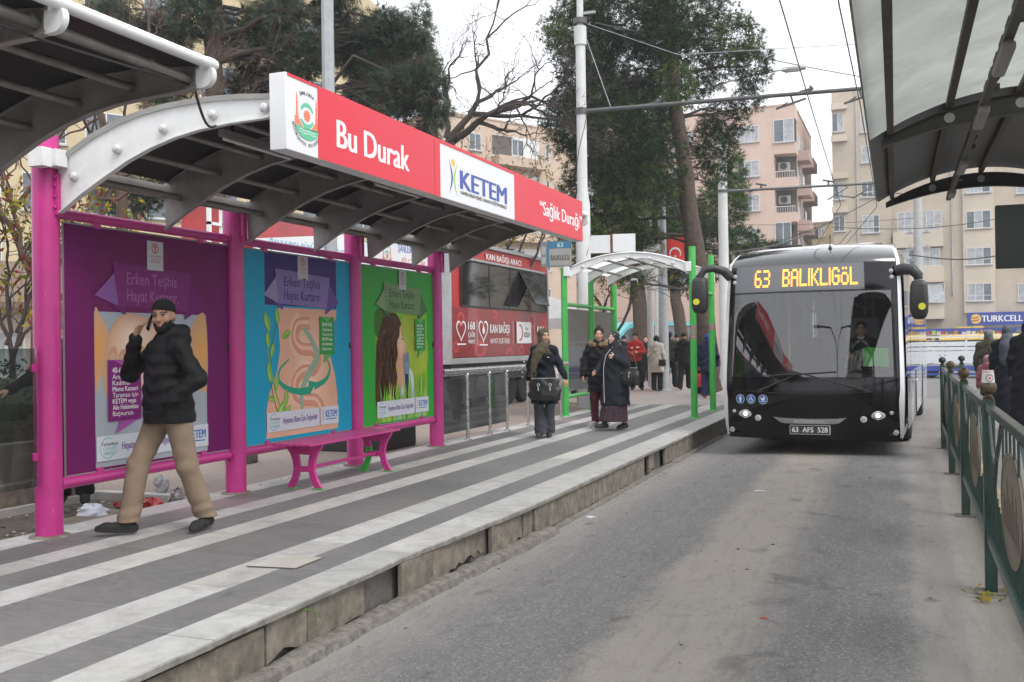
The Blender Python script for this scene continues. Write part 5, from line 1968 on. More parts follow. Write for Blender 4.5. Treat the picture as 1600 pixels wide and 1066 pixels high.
# market tent and folding table behind the platform railing
tn = pix(880, 560, 30)
te = thing('market_tent', 'white canvas tent canopy beyond the red trailer, behind the green shelter glass', 'tent', (tn.x, tn.y, .2))
o = MB()
m_canvas = mat('canvas_white', (.68, .68, .66), .8, var=.15, scale=2, dirt=.2)
o.use(m_canvas).add([(-1.6, -1, 2.2), (1.2, -1, 2.2), (1.2, 1.4, 2.2), (-1.6, 1.4, 2.2), (-.6, .2, 2.95)], [(0, 1, 4), (1, 2, 4), (2, 3, 4), (3, 0, 4)])
o.add([(-1.6, -1.005, 2.2), (1.2, -1.005, 2.2), (1.2, -1.005, 1.9)] + [(1.2 - 2.8 * k / 10, -1.005, 1.9 - .04 * (k % 2)) for k in range(1, 11)], [tuple(range(13))])
o.add([(1.205, -1, 2.2), (1.205, 1.4, 2.2), (1.205, 1.4, 1.88), (1.205, .2, 1.92), (1.205, -1, 1.9)], [(0, 1, 2, 3, 4)])
o.build('canopy', None, te, smooth=0)
o = MB()
for x, y in ((-1.55, -.95), (1.15, -.95), (1.15, 1.35), (-1.55, 1.35)):
 o.tube([(x, y, 0), (x, y, 2.2)], .025, 8)
o.build('pole', m_galv, te)
tp_ = pix(893, 605, 24)
ft = thing('folding_table', 'small white folding table with red crate and papers behind the green shelter glass', 'table', (tp_.x, tp_.y, .2))
o = MB()
o.use(m_white).rbox((0, 0, .74), (1.3, .6, .03), .01)
o.build('table_top', None, ft)
o = MB()
for s_ in (-1, 1):
 o.use(m_greyp).tube([(s_ * .5, -.25, .73), (s_ * .2, .2, 0)], .015, 6).tube([(s_ * .2, -.25, 0), (s_ * .5, .2, .73)], .015, 6)
o.build('leg', None, ft)
o = MB()
o.use(m_tred).rbox((tp_.x + .35, tp_.y + .1, .45), (.4, .35, .5), .03)
tag(o.build('crate', None), 'red plastic crate standing under the white folding table', 'crate')
o = MB()
o.use(m_wht).add([(-.2, 0, 0), (.2, 0, 0), (.2, .08, .55), (-.2, .08, .55), (-.2, .1, 0), (.2, .1, 0), (.2, .1, .55), (-.2, .1, .55)], [(0, 1, 2, 3), (4, 7, 6, 5), (0, 4, 5, 1), (1, 5, 6, 2), (2, 6, 7, 3), (3, 7, 4, 0)])
o.use(m_ink).bb((-.08, .01, .2), (.06, .02, .26)).bb((-.08, .015, .3), (.08, .025, .32))
tag(o.build('leaflet_stand', None, None, loc=(tp_.x - .2, tp_.y - .1, .957), fn=True), 'white leaflet stand on the folding table behind the shelter glass', 'leaflet stand')

# ================================================================ litter in the dirt strip
def crumple(name, lab, cat, loc, size, m, seed, flat=.6, n=14):
 q = random.Random(seed)
 o = MB()
 rings = []
 for i in range(8):
  a = math.pi * i / 7 - math.pi / 2
  g_ = []
  for k in range(n):
   b = 2 * math.pi * k / n
   rr = q.uniform(.65, 1.2)
   g_.append((size[0] * math.cos(a) * math.cos(b) * rr, size[1] * math.cos(a) * math.sin(b) * rr, size[2] * (math.sin(a) * q.uniform(.7, 1.1) + .72)))
  rings.append(g_)
 o.loft(rings, True)
 return tag(o.build(name, m, None, smooth=0, loc=loc), lab, cat)

m_paper = mat('crumpled_paper', (.66, .68, .76), .8, var=.08)
m_bag = mat('red_crisp_bag', (.36, .03, .03), .25, var=.7, scale=18)
m_bag2 = mat('silver_bag', (.3, .26, .26), .25, metal=.3, var=.8, scale=22)
crumple('crumpled_paper', 'large crumpled white paper beside the first magenta post', 'litter', (-6.68, 6.9, .14), (.17, .12, .085), m_paper, 1)
crumple('crumpled_paper', 'smaller grey-white paper scrap standing behind the man', 'litter', (-6.9, 8.05, .216), (.08, .07, .1), mat('grey_paper', (.45, .46, .47), .8, var=.15), 2)
crumple('crisp_bag', 'flat red crisp bag lying beside the crumpled white paper', 'litter', (-6.85, 7.5, .14), (.14, .08, .045), m_bag, 3)
crumple('crisp_bag', 'puffed red crisp bag behind the man on the platform edge', 'litter', (-6.33, 7.25, .14), (.14, .1, .1), m_bag, 4)
crumple('crisp_bag', 'silver and maroon crisp bag next to the puffed red one', 'litter', (-6.32, 7.6, .14), (.09, .08, .12), m_bag2, 5)
o = MB()
o.use(m_conc).box((0, 0, .03), (.5, .95, .06), Matrix.Rotation(R(8), 3, 'Z'))
tag(o.build('stone_slab', None, None, loc=(-6.52, 6.75, .13), bevel=.01), 'loose broken stone slab in the dirt behind the first magenta post', 'slab')
gb = thing('bottle', 'green glass bottle lying in the dirt behind the first magenta post', 'bottle', (-6.36, 6.3, .172))
o = MB()
Mb = Matrix.Rotation(R(62), 3, 'Z') @ Matrix.Rotation(R(90), 3, 'X')
o.lathe([(.001, -.12), (.036, -.12), (.038, -.11), (.038, .03), (.03, .06), (.015, .09), (.014, .13), (.016, .135)], (0, 0, 0), 18, Mb)
o.build('glass_body', mat('bottle_green', (.02, .2, .04), .12, var=.1, coat=.5), gb)
o = MB()
o.lathe([(.0385, -.07), (.0385, .0)], (0, 0, 0), 18, Mb)
o.build('label', mat('bottle_label', (.45, .5, .42), .6, var=.4, scale=30), gb)
o = MB()
q = random.Random(9)
for k in range(420):
 x, y = q.uniform(-7.5, -6.22), q.uniform(5.3, 7.85)
 if k % 3 == 0:
  x, y = q.gauss(-6.45, .12), q.gauss(6.7, .5)
 if x > -6.22 or x < -7.58 or y > 7.88:
  continue
 a, s_ = q.uniform(0, 6.3), q.uniform(.012, .035)
 c, d = math.cos(a) * s_, math.sin(a) * s_
 z = .134 + q.uniform(0, .012)
 o.use([mat('dead_leaf', (.2, .13, .05), .8, var=.4, scale=30), mat('litter_scrap', (.4, .38, .33), .8, var=.4, scale=30), m_soil][k % 3])
 o.quad((x - c, y - d, z), (x + d * .5, y - c * .5, z + q.uniform(0, .012)), (x + c, y + d, z + .004), (x - d * .5, y + c * .5, z + q.uniform(0, .015)))
tag(o.build('leaf_litter', None, None, smooth=0, fn=False), 'dead leaves and scraps scattered over the dirt strip', 'litter', kind='stuff')
# small bits on the road and by the rail
o = MB()
for k in range(150):
 if k < 100:
  x, y = q.uniform(-2.9, .4), q.uniform(3.5, 14)
  if k < 45:
   x = q.uniform(-2.9, -2.6)
  z = .002
 else:
  x, y, z = q.uniform(-6.17, -6.05), q.uniform(8, 18), .254
 a, s_ = q.uniform(0, 6.3), q.uniform(.006, .022)
 c, d = math.cos(a) * s_, math.sin(a) * s_
 o.use([mat('litter_scrap', None), mat('dead_leaf', None), m_ink, m_conc2][k % 4])
 o.quad((x - c, y - d, z), (x + d * .5, y - c * .5, z + .006), (x + c, y + d, z), (x - d * .5, y + c * .5, z + .008))
tag(o.build('street_grit', None, None, smooth=0, fn=False), 'grit and paper scraps scattered on the road and paving', 'grit', kind='stuff')
crumple('paper_scrap', 'white paper scrap on the asphalt in front of the bus', 'litter', pix(1187, 767, 10.9).to_tuple()[:2] + (.0,), (.06, .04, .008), m_paper, 21)
crumple('paper_scrap', 'white paper scrap by the kerb facing', 'litter', pix(923, 804, 9.4).to_tuple()[:2] + (.0,), (.05, .035, .01), m_paper, 22)
crumple('paper_scrap', 'tiny pink wrapper on the road near the picture bottom', 'litter', pix(1193, 972, 5.9).to_tuple()[:2] + (.0,), (.025, .012, .006), m_tred, 23)

# ================================================================ electric bus
bus = thing('bus', 'black and white low floor city bus showing 63 BALIKLIGÖL pulling in to the platform', 'bus', (-1.17, 14.75, 0), R(-3))
m_coat = mat('bus_black_gloss', (.004, .004, .0045), .1, var=.1, scale=2, coat=.0, spec=.42)
m_silver = mat('bus_silver', (.72, .73, .74), .3, metal=.2, var=.05, scale=3, coat=.3)
m_buswhite = mat('bus_white', (.62, .64, .67), .22, var=.05, scale=2, coat=.6, dirt=.08)
m_shade = mat('bus_window_glass', (.012, .013, .015), .04, var=.1, scale=1, spec=.8, coat=.5)
m_wind = glass('windscreen_glass', (.78, .82, .83), 3.6, .01, .02, (.2, .2, .2), 1.5)
m_disp = mat('display_glass', (.1, .105, .115), .12, var=.05, coat=.8)
m_led = mat('amber_led', (1.0, .36, .05), .5, var=0, emit=1.5)
m_lamp = mat('headlamp_white', (1, .98, .93), .3, var=0, emit=9)
m_lampdim = mat('lamp_lens', (.42, .43, .44), .1, var=.1, coat=.8)
m_cap = mat('bus_roof_gloss', (.006, .006, .007), .1, var=.1, scale=2, coat=1.0, spec=.9)
HWB = 1.275
FP_ = [(.22, .16, 1.21), (.30, .09, 1.225), (.50, .03, 1.235), (.72, .005, 1.245), (.92, .0, 1.25), (1.08, .012, 1.25), (1.18, .022, 1.248), (1.45, .06, 1.24), (1.75, .105, 1.23), (2.05, .15, 1.222), (2.30, .19, 1.215), (2.345, .2, 1.213), (2.37, .205, 1.213), (2.55, .235, 1.205), (2.76, .285, 1.19), (2.80, .30, 1.187), (2.88, .40, 1.16), (2.97, .62, 1.13), (3.045, .95, 1.10), (3.10, 1.4, 1.08), (3.12, 1.9, 1.07)]
SS = [-1.0, -.965, -.93, -.905, -.86, -.75, -.6, -.45, -.3, -.15, 0, .15, .3, .45, .6, .75, .86, .905, .93, .965, 1.0]

def fpt(s, z):
 """point on the bus front: s across (-1..1), z height"""
 zs = [p[0] for p in FP_]
 y0 = float(np.interp(z, zs, [p[1] for p in FP_]))
 hw = float(np.interp(z, zs, [p[2] for p in FP_]))
 crown = .03 * (1 - s * s) * max(0, (z - 2.78)) / .3
 return Vector((hw * s, y0 + .16 * abs(s) ** 3.2 + .05 * s * s, z + crown))

def fgrid(o, s0, s1, z0, z1, off=0.0, ns=None):
 ss = [s0] + [s for s in SS if s0 + 1e-6 < s < s1 - 1e-6] + [s1]
 zz = [z0] + [p[0] for p in FP_ if z0 + 1e-6 < p[0] < z1 - 1e-6] + [z1]
 vs = [fpt(s, z) + Vector((0, -off, 0)) for z in zz for s in ss]
 n = len(ss)
 o.add(vs, [(j * n + i, j * n + i + 1, (j + 1) * n + i + 1, (j + 1) * n + i) for j in range(len(zz) - 1) for i in range(n - 1)])

o = MB()
o.use(m_coat)
for a in ((-1, 1, .22, 1.10), (-1, -.93, 1.10, 2.345), (.93, 1, 1.10, 2.345), (-1, 1, 2.345, 2.37), (-1, -.93, 2.37, 2.76), (.93, 1, 2.37, 2.76), ):
 fgrid(o, *a)
o.use(m_cap)
fgrid(o, -1, 1, 2.76, 3.12)
# sides, roof, rear, floor
LB = 10.9
prof = [(1.225, .30), (1.265, .34), (1.275, .9), (1.27, 2.3), (1.235, 2.78), (1.18, 2.95), (1.08, 3.06), (.9, 3.12)]
ys = [1.9, 3.6, 5.4, 7.2, 9.0, LB - .12, LB]
for sgn in (-1, 1):
 for j in range(len(prof) - 1):
  o.use(m_buswhite if True else m_coat)
  a, b = prof[j], prof[j + 1]
  for k in range(len(ys) - 1):
   sq = lambda y: 1.0 if y < LB - .05 else .97
   o.quad((sgn * a[0] * sq(ys[k]), ys[k], a[1]), (sgn * a[0] * sq(ys[k + 1]), ys[k + 1], a[1]), (sgn * b[0] * sq(ys[k + 1]), ys[k + 1], b[1]), (sgn * b[0] * sq(ys[k]), ys[k], b[1]))
 # blend from front edge to the side
 zz = [p[0] for p in FP_]
 for a, b in zip(zz[:-1], zz[1:]):
  def sp(z):
   pz_ = [q_[1] for q_ in prof]
   px_ = [q_[0] for q_ in prof]
   x_ = float(np.interp(z, pz_, px_))
   if z > 3.119:
    x_ = 1.07
   return x_
  f0, f1 = fpt(sgn, a), fpt(sgn, b)
  for (ya, yb) in ((.0, .5), (.5, 1.0)):
   def mid_(f, z, t_):
    e_ = Vector((sgn * sp(z), 1.9, max(z, .3) if z < .3 else z))
    tt = t_
    p_ = f.lerp(e_, tt)
    p_.x = sgn * (abs(f.x) + (abs(e_.x) - abs(f.x)) * (1 - (1 - tt) ** 3))
    return p_
   o.use(m_coat)
   o.quad(mid_(f0, a, ya), mid_(f0, a, yb), mid_(f1, b, yb), mid_(f1, b, ya))
o.use(m_buswhite)
o.quad((-1.08, 1.9, 3.12), (1.08, 1.9, 3.12), (.9, LB, 3.12), (-.9, LB, 3.12))
o.quad((-.9, 1.9, 3.121), (.9, 1.9, 3.121), (.9, LB, 3.121), (-.9, LB, 3.121))
o.use(m_coat)
o.quad((-1.24, LB - .005, .3), (1.24, LB - .005, .3), (1.2, LB - .005, 2.8), (-1.2, LB - .005, 2.8))
o.quad((-1.2, LB - .005, 2.8), (1.2, LB - .005, 2.8), (.9, LB - .005, 3.12), (-.9, LB - .005, 3.12))
o.quad((-1.2, .2, .3), (1.2, .2, .3), (1.2, LB, .3), (-1.2, LB, .3))
body = o.build('body', None, bus, smooth=35, fn=False)
o = MB()
fgrid(o, -.93, .93, 1.10, 2.345, -.002)
o.build('windscreen', m_wind, bus, smooth=60, fn=False)
# black ceramic border of the windscreen
o = MB()
o.use(m_coat)
fgrid(o, -.93, -.905, 1.10, 2.345, .003)
fgrid(o, .905, .93, 1.10, 2.345, .003)
fgrid(o, -.905, .905, 1.10, 1.125, .003)
o.build('windscreen_border', None, bus, smooth=60, fn=False)
# destination display
o = MB()
o.use(m_coat)
fgrid(o, -.93, -.905, 2.37, 2.76, .001)
fgrid(o, .62, .93, 2.37, 2.76, .001)
o.use(m_disp)
fgrid(o, -.905, .62, 2.37, 2.76, .001)
dsp = o.build('destination_display', None, bus, smooth=60, fn=False)
FONT = {'6': '01110 10000 10000 11110 10001 10001 01110', '3': '11110 00001 00001 01110 00001 00001 11110', 'B': '11110 10001 10001 11110 10001 10001 11110', 'A': '01110 10001 10001 11111 10001 10001 10001',
  'L': '10000 10000 10000 10000 10000 10000 11111', 'I': '1 1 1 1 1 1 1', 'K': '10001 10010 10100 11000 10100 10010 10001', 'G': '01110 10001 10000 10111 10001 10001 01110', 'Ö': '01010 00000 01110 10001 10001 10001 01110', ' ': '000 000 000 000 000 000 000'}
o = MB()
cols = []
for ch in '63  BALIKLIGÖL':
 rows = FONT[ch].split()
 wch = len(rows[0])
 big = 2 if ch in '63BALIKGÖ' else 1
 for c in range(wch):
  for rep in range(2):
   cols.append([rows[r][c] for r in range(7)])
 cols.append(['0'] * 7)
 cols.append(['0'] * 7)
nC = len(cols)
S0, S1, Z0, Z1 = -.655, .565, 2.435, 2.695
o.use(m_led)
for i, c in enumerate(cols):
 for r in range(14):
  if c[r // 2] == '1':
   s_ = S0 + (S1 - S0) * (i + .5) / nC
   z_ = Z1 - (Z1 - Z0) * (r + .5) / 14
   p = fpt(s_, z_) - Y3 * .006
   w_, h_ = .0068, .0062
   o.quad(p + Vector((-w_, 0, -h_)), p + Vector((w_, 0, -h_)), p + Vector((w_, 0, h_)), p + Vector((-w_, 0, h_)))
o.build('led_lettering', None, dsp, smooth=0, fn=False)
o = MB()
o.use(mat('display_panel', (.13, .135, .14), .3, var=.05, coat=.4))
fgrid(o, S0 - .04, S1 + .05, Z0 - .045, Z1 + .045, .003)
o.build('led_panel', None, dsp, smooth=60, fn=False)
# silver corner strips, kinked at the headlamps
for sgn in (-1, 1):
 o = MB()
 zz = [.26, .4, .6, .76, .8, .95, 1.2, 1.5, 1.8, 2.1, 2.4, 2.65, 2.8, 2.9, 2.98]
 rings = []
 for z in zz:
  f = max(0, (.78 - z) / .5)
  s_in = .958 if z > .8 else .955 + .0 * f
  s_out = 1.0
  wd_in = float(np.interp(z, [.26, .5, .78, .95, 2.4, 2.98], [.98, .968, .955, .966, .974, .978]))
  a = fpt(sgn * wd_in, z) - Y3 * .018
  b = fpt(sgn * s_out, z) + Vector((sgn * .012, -.012, 0))
  c = fpt(sgn * s_out, z) + Vector((sgn * .014, .07 if z < 2.8 else .3, 0))
  d = fpt(sgn * wd_in, z) + Y3 * .004
  rings.append([a, b, c, d])
 o.loft(rings, True)
 o.build('corner_strip', m_silver, bus, smooth=25)
# roof fairing: rounded battery housing behind the black cap
o = MB()
o.use(m_cap)
rings = []
for (y, hw_, zt) in ((1.5, 1.0, 3.12), (2.2, 1.05, 3.16), (3.0, 1.05, 3.2), (9.8, 1.05, 3.2), (10.6, 1.0, 3.14)):
 rings.append([Vector((-hw_, y, 3.05)), Vector((-hw_, y, zt - .06)), Vector((-hw_ + .1, y, zt)), Vector((hw_ - .1, y, zt)), Vector((hw_, y, zt - .06)), Vector((hw_, y, 3.05))])
o.loft(rings, True)
o.build('roof_housing', None, bus, smooth=25)
o = MB()
o.use(m_black).lathe([(.03, 0), (.022, .03), (.006, .05), (.005, .14), (.009, .145), (.008, .2), (.001, .205)], fpt(.22, 2.98) - Z3 * .0, 10)
o.build('aerial', None, bus)
o = MB()
o.use(m_buswhite).rbox((.35, 1.75, 3.125), (.9, .4, .03), .01).use(m_black).rbox((-.5, 1.5, 3.13), (.5, .25, .04), .015)
o.build('roof_hatch', None, bus)
# side glazing and doors on both flanks
for sgn in (-1, 1):
 o = MB()
 o.use(m_shade)
 x0 = 1.276
 for (ya, yb) in ((2.0, 3.55), (3.6, 5.2), (5.25, 6.9), (6.95, 8.6), (8.65, 10.3)):
  o.quad((sgn * (x0 + .003), ya, 1.15), (sgn * (x0 + .003), yb, 1.15), (sgn * (1.24), yb, 2.7), (sgn * (1.24), ya, 2.7)) if False else o.add(
   [(sgn * (x0 + .004), ya, 1.15), (sgn * (x0 + .004), yb, 1.15), (sgn * (x0 + .001), yb, 2.3), (sgn * (x0 + .001), ya, 2.3), (sgn * 1.247, yb, 2.68), (sgn * 1.247, ya, 2.68)], [(0, 1, 2, 3), (3, 2, 4, 5)])
 o.build('side_window', None, bus, smooth=0)
 o = MB()
 o.use(m_coat)
 for ya, yb in ((.75, 1.98),):
  o.add([(sgn * 1.282, ya, .34), (sgn * 1.282, yb, .34), (sgn * 1.282, yb, 1.1), (sgn * 1.282, ya, 1.1)], [(0, 1, 2, 3)])
 o.use(m_rubber).bb((sgn * 1.27, 3.9, .33), (sgn * 1.288, 3.94, 1.12)).bb((sgn * 1.27, 7.4, .33), (sgn * 1.288, 7.44, 1.12))
 o.use(m_silver).rbox((sgn * 1.3, 3.8, .95), (.03, .1, .04), .008)
 o.build('side_panel', None, bus, smooth=0)
 o = MB()
 for (ya, yb) in ((.55, 1.85),):       # cab side glass
  o.use(m_shade).add([(sgn * 1.279, ya, 1.15), (sgn * 1.284, yb, 1.15), (sgn * 1.274, yb, 2.6), (sgn * 1.25, ya + .1, 2.6)], [(0, 1, 2, 3)])
 o.build('cab_window', None, bus, smooth=0)
 for yy in (2.75, 8.6):
  o = MB()
  M = Matrix.Rotation(R(90), 3, 'Y')
  o.use(m_rubber).lathe([(.27, -.14), (.44, -.14), (.48, -.1), (.485, 0), (.48, .1), (.44, .14), (.27, .14)], (sgn * 1.1, yy, .485), 28, M)
  wh = o.build('wheel', None, bus)
  o = MB()
  o.use(m_alu).lathe([(.001, sgn * .06), (.12, sgn * .06), (.26, sgn * .13), (.275, sgn * .13), (.275, -sgn * .12), (.001, -sgn * .12)], (sgn * 1.1, yy, .485), 24, M)
  o.build('rim', None, wh)
  o = MB()
  o.use(m_coat)
  pts = [(yy + .6 * math.cos(R(a)), .44 + .6 * math.sin(R(a))) for a in range(-14, 195, 11)]
  for a, b in zip(pts[:-1], pts[1:]):
   c_, d_ = (yy + (a[0] - yy) * .86, .44 + (a[1] - .44) * .86), (yy + (b[0] - yy) * .86, .44 + (b[1] - .44) * .86)
   o.quad((sgn * 1.284, *a), (sgn * 1.284, *b), (sgn * 1.284, *d_), (sgn * 1.284, *c_))
  o.build('wheel_arch', None, bus, smooth=0)
 # mirror on its drooping arm
 o = MB()
 st_ = fpt(sgn * .985, 2.62)
 if sgn < 0:
  pts = [st_, st_ + Vector((-.08, -.07, .09)), st_ + Vector((-.22, -.16, .14)), st_ + Vector((-.35, -.22, .11)), st_ + Vector((-.41, -.24, .01)), st_ + Vector((-.415, -.24, -.1))]
  o.use(m_black).tube(pts, [.075, .07, .06, .055, .055, .05], 12)
  c = st_ + Vector((-.415, -.24, -.27))
 else:
  pts = [st_ + Vector((0, 0, .0)), st_ + Vector((.08, -.04, .02)), st_ + Vector((.2, -.06, 0)), st_ + Vector((.27, -.07, -.08)), st_ + Vector((.275, -.07, -.14))]
  o.use(m_black).tube(pts, [.085, .085, .08, .07, .06], 12)
  c = st_ + Vector((.28, -.07, -.42))
 mr = o.build('mirror_arm', None, bus, smooth=50)
 o = MB()
 rings = []
 for (dz, w_, dep) in ((.27, .06, .05), (.255, .09, .075), (.2, .115, .095), (0, .125, .105), (-.18, .118, .1), (-.25, .09, .08), (-.275, .05, .05)):
  rings.append([c + Vector((w_ * math.cos(2 * math.pi * k / 20) * (1.0 if abs(math.cos(2 * math.pi * k / 20)) > .3 else 1), dep * math.sin(2 * math.pi * k / 20), dz)) for k in range(20)])
  rings[-1] = [c + Vector((w_ * (abs(math.cos(t)) ** .6) * (1 if math.cos(t) > 0 else -1), dep * (abs(math.sin(t)) ** .6) * (1 if math.sin(t) > 0 else -1), dz)) for t in [2 * math.pi * k / 20 for k in range(20)]]
 o.use(m_black).loft(rings, True)
 ms = o.build('mirror', None, bus, smooth=50)
 o = MB()
 cc = c + Vector((-.03 if sgn < 0 else .04, -.112, -.1))
 o.use(mat('yellow_dot', (.62, .62, .03), .5, var=0)).lathe([(.048, -.012), (.048, .006), (.001, .007)], cc, 20, Matrix.Rotation(R(90), 3, 'X'))
 o.build('yellow_dot', None, ms)
# lamps
for sgn in (-1, 1):
 def lamp(s_, z_, r_, m_, nm, ring=True):
  p = fpt(sgn * s_, z_)
  o = MB()
  M = Matrix.Rotation(R(90), 3, 'X')
  if ring:
   o.use(m_silver).lathe([(r_ * 1.25, -.02), (r_ * 1.25, .012), (r_, .014), (r_, -.02)], p - Y3 * .004, 20, M)
  o.use(m_).lathe([(r_, -.03), (r_ * .98, .008), (r_ * .5, .016), (.001, .018)], p - Y3 * .004, 20, M)
  return o.build(nm, None, bus)
 lamp(.74, .585, .05, m_lamp, 'headlight')
 o = MB()
 p = fpt(sgn * .74, .585)
 o.use(m_lampdim)
 o.loft([[p + Vector((.1 * math.cos(t) * k_, -.002 - d_, .055 * math.sin(t) * k_)) for t in [2 * math.pi * k / 20 for k in range(20)]] for k_, d_ in ((1.0, .0), (1.0, .012), (.85, .018))], True)
 o.build('headlight_lens', None, bus)
 lamp(.59, .53, .035, m_lampdim, 'fog_light')
 lamp(.88, .62, .02, m_lampdim, 'side_light')
 lamp(.93, .34, .03, m_lampdim, 'corner_light')
 lamp(.915, 2.62, .032, m_lampdim, 'marker_light', False)
 lamp(.915, 2.53, .03, m_lampdim, 'marker_light', False)
# grille wing and plate
o = MB()
pts_t = [(-.41, .55), (-.3, .535), (-.15, .53), (0, .528), (.15, .53), (.3, .535), (.41, .55)]
pts_b = [(-.33, .475), (-.28, .46), (-.15, .455), (0, .453), (.15, .455), (.28, .46), (.33, .475)]
o.use(mat('brushed_metal', (.42, .42, .42), .35, metal=.7, var=.15, scale=10))
rings = [[fpt(a[0], a[1]) - Y3 * .006, fpt(a[0], a[1]) - Y3 * .02, fpt(b[0], b[1]) - Y3 * .02, fpt(b[0], b[1]) - Y3 * .006] for a, b in zip(pts_t, pts_b)]
o.loft(rings, True)
wg = o.build('grille_wing', None, bus, smooth=20)
o = MB()
o.use(mat('wing_letter', (.62, .62, .62), .3, metal=.5, var=0)).text('BOZANKAYA', (0, fpt(0, .5).y - .0215, .475), X3, Z3, .035, .42, .01, align='C', depth=0)
o.build('lettering', None, wg, smooth=0)
pl_ = fpt(0, .38)
o = MB()
o.use(m_signw).rbox((0, pl_.y - .012, .37), (.56, .02, .135), .008)
np_ = o.build('number_plate', None, bus)
o = MB()
o.use(m_ink).bb((-.272, pl_.y - .0235, .31), (.272, pl_.y - .0215, .43))
o.build('plate_field', None, np_)
o = MB()
o.use(m_signw).text('63  AFS  528', (0, pl_.y - .0245, .335), X3, Z3, .072, .49, .014, align='C', depth=0)
o.build('lettering', None, np_, smooth=0, fn=False)
# three blue round pictograms
m_bsign = mat('sign_blue', (.02, .11, .38), .35, var=0, coat=.3)
for k, s_ in enumerate((-.795, -.665, -.52)):
 p = fpt(s_, .80) - Y3 * .008
 o = MB()
 tn_ = (fpt(s_ + .02, .8) - fpt(s_ - .02, .8)).normalized()
 o.use(m_signw).quad(*[p + tn_ * .068 * math.cos(t) + Z3 * .068 * math.sin(t) for t in [2 * math.pi * j / 24 for j in range(24)]])
 p = p - Y3 * .0015
 o.use(m_bsign).quad(*[p + tn_ * .063 * math.cos(t) + Z3 * .063 * math.sin(t) for t in [2 * math.pi * j / 24 for j in range(24)]])
 p = p - Y3 * .0015

 def D(pts):
  o.use(m_signw).quad(*[p + tn_ * a + Z3 * b for a, b in pts])
 if k == 0:
  D([(.012 * math.cos(t), .036 + .01 * math.sin(t)) for t in [2 * math.pi * j / 10 for j in range(10)]])
  D([(-.02, .024), (.018, .024), (.022, -.005), (.012, -.005), (.012, -.045), (-.012, -.045), (-.012, -.005), (-.022, -.005)])
 elif k == 1:
  D([(.002 + .009 * math.cos(t), .038 + .009 * math.sin(t)) for t in [2 * math.pi * j / 10 for j in range(10)]])
  D([(-.004, .028), (.008, .028), (.01, .005), (.028, .003), (.036, -.03), (.026, -.03), (.02, -.006), (-.004, -.006)])
  for j in range(14):
   a0, a1 = R(100 + 17 * j), R(117 + 17 * j)
   D([(-.004 + .03 * math.cos(a0), -.012 + .03 * math.sin(a0)), (-.004 + .03 * math.cos(a1), -.012 + .03 * math.sin(a1)), (-.004 + .022 * math.cos(a1), -.012 + .022 * math.sin(a1)), (-.004 + .022 * math.cos(a0), -.012 + .022 * math.sin(a0))])
 else:
  D([(-.036, .016), (.028, .016), (.02, -.012), (-.022, -.012)])
  D([(.0, .02), (.03, .02), (.022, .036), (.01, .042), (.0, .04)])
  D([(-.036, .016), (-.046, .03), (-.042, .034), (-.03, .018)])
  for cx__ in (-.016, .016):
   D([(cx__ + .011 * math.cos(t), -.028 + .011 * math.sin(t)) for t in [2 * math.pi * j / 10 for j in range(10)]])
 o.build('pictogram', None, bus, smooth=0, fn=False)
o = MB()
pp_ = Vector((1.2835, 1.25, .95))
o.use(m_signw).quad(*[pp_ + Vector((.002, .09 * math.cos(t), .11 * math.sin(t))) for t in [2 * math.pi * j / 20 for j in range(20)]])
o.use(m_bsign).quad(*[pp_ + Vector((.004, .08 * math.cos(t), .1 * math.sin(t))) for t in [2 * math.pi * j / 20 for j in range(20)]])
o.use(m_signw).text('4', pp_ + Vector((.006, 0, -.05)), Y3, Z3, .1, None, .02, align='C', depth=0)
o.build('number_badge', None, bus, smooth=0, fn=False)
# wipers
for (s0, z0, s1, z1, s2, z2) in ((-.55, .93, -.12, 1.17, .3, 1.20), (.62, .93, .3, 1.05, -.25, 1.235)):
 o = MB()
 A_, B_, C_ = fpt(s0, z0) - Y3 * .03, fpt(s1, z1) - Y3 * .045, fpt(s2, z2) - Y3 * .028
 o.use(m_black).tube([A_, B_], [.016, .01], 8)
 o.tube([A_ + Y3 * .03, A_ - Y3 * .01], .03, 10)
 o.tube([B_ - (C_ - B_) * .7, B_, C_], .009, 6)
 o.build('wiper', None, bus)
# seam lines on the front mask
o = MB()
o.use(m_rubber)
for z, sx0, sx1 in ((.885, -.72, .62),):
 pts = [fpt(sx0 + (sx1 - sx0) * k / 20, z + .07 * abs(sx0 + (sx1 - sx0) * k / 20) ** 2) - Y3 * .004 for k in range(21)]
 o.tube(pts, .006, 5)
o.build('panel_seam', None, bus)
# interior: floor, dash, bulkhead, poles, seats
m_int = mat('bus_interior_grey', (.16, .165, .17), .7, var=.1)
m_seat = mat('bus_seat_fabric', (.1, .03, .04), .8, var=.25, scale=20)
o = MB()
o.use(m_int).bb((-1.15, .6, .55), (1.15, LB - .2, .6)).bb((-1.2, LB - .3, .6), (1.2, LB - .25, 2.8))
o.use(m_int).bb((-1.2, 1.2, 2.62), (1.2, LB - .3, 2.66))
o.build('cabin', None, bus)
o = MB()
rings = []
for x in (-1.08, -.6, 0, .6, 1.08):
 yf = .12 + .12 * abs(x) ** 2
 rings.append([Vector((x, yf, .95)), Vector((x, yf, 1.16)), Vector((x, yf + .25, 1.2)), Vector((x, .75, 1.14)), Vector((x, .8, .95))])
o.use(m_black).loft(rings, True)
o.build('dashboard', None, bus, smooth=30)
m_gcard = mat('green_card', (.12, .75, .1), .6, var=.04)
o = MB()
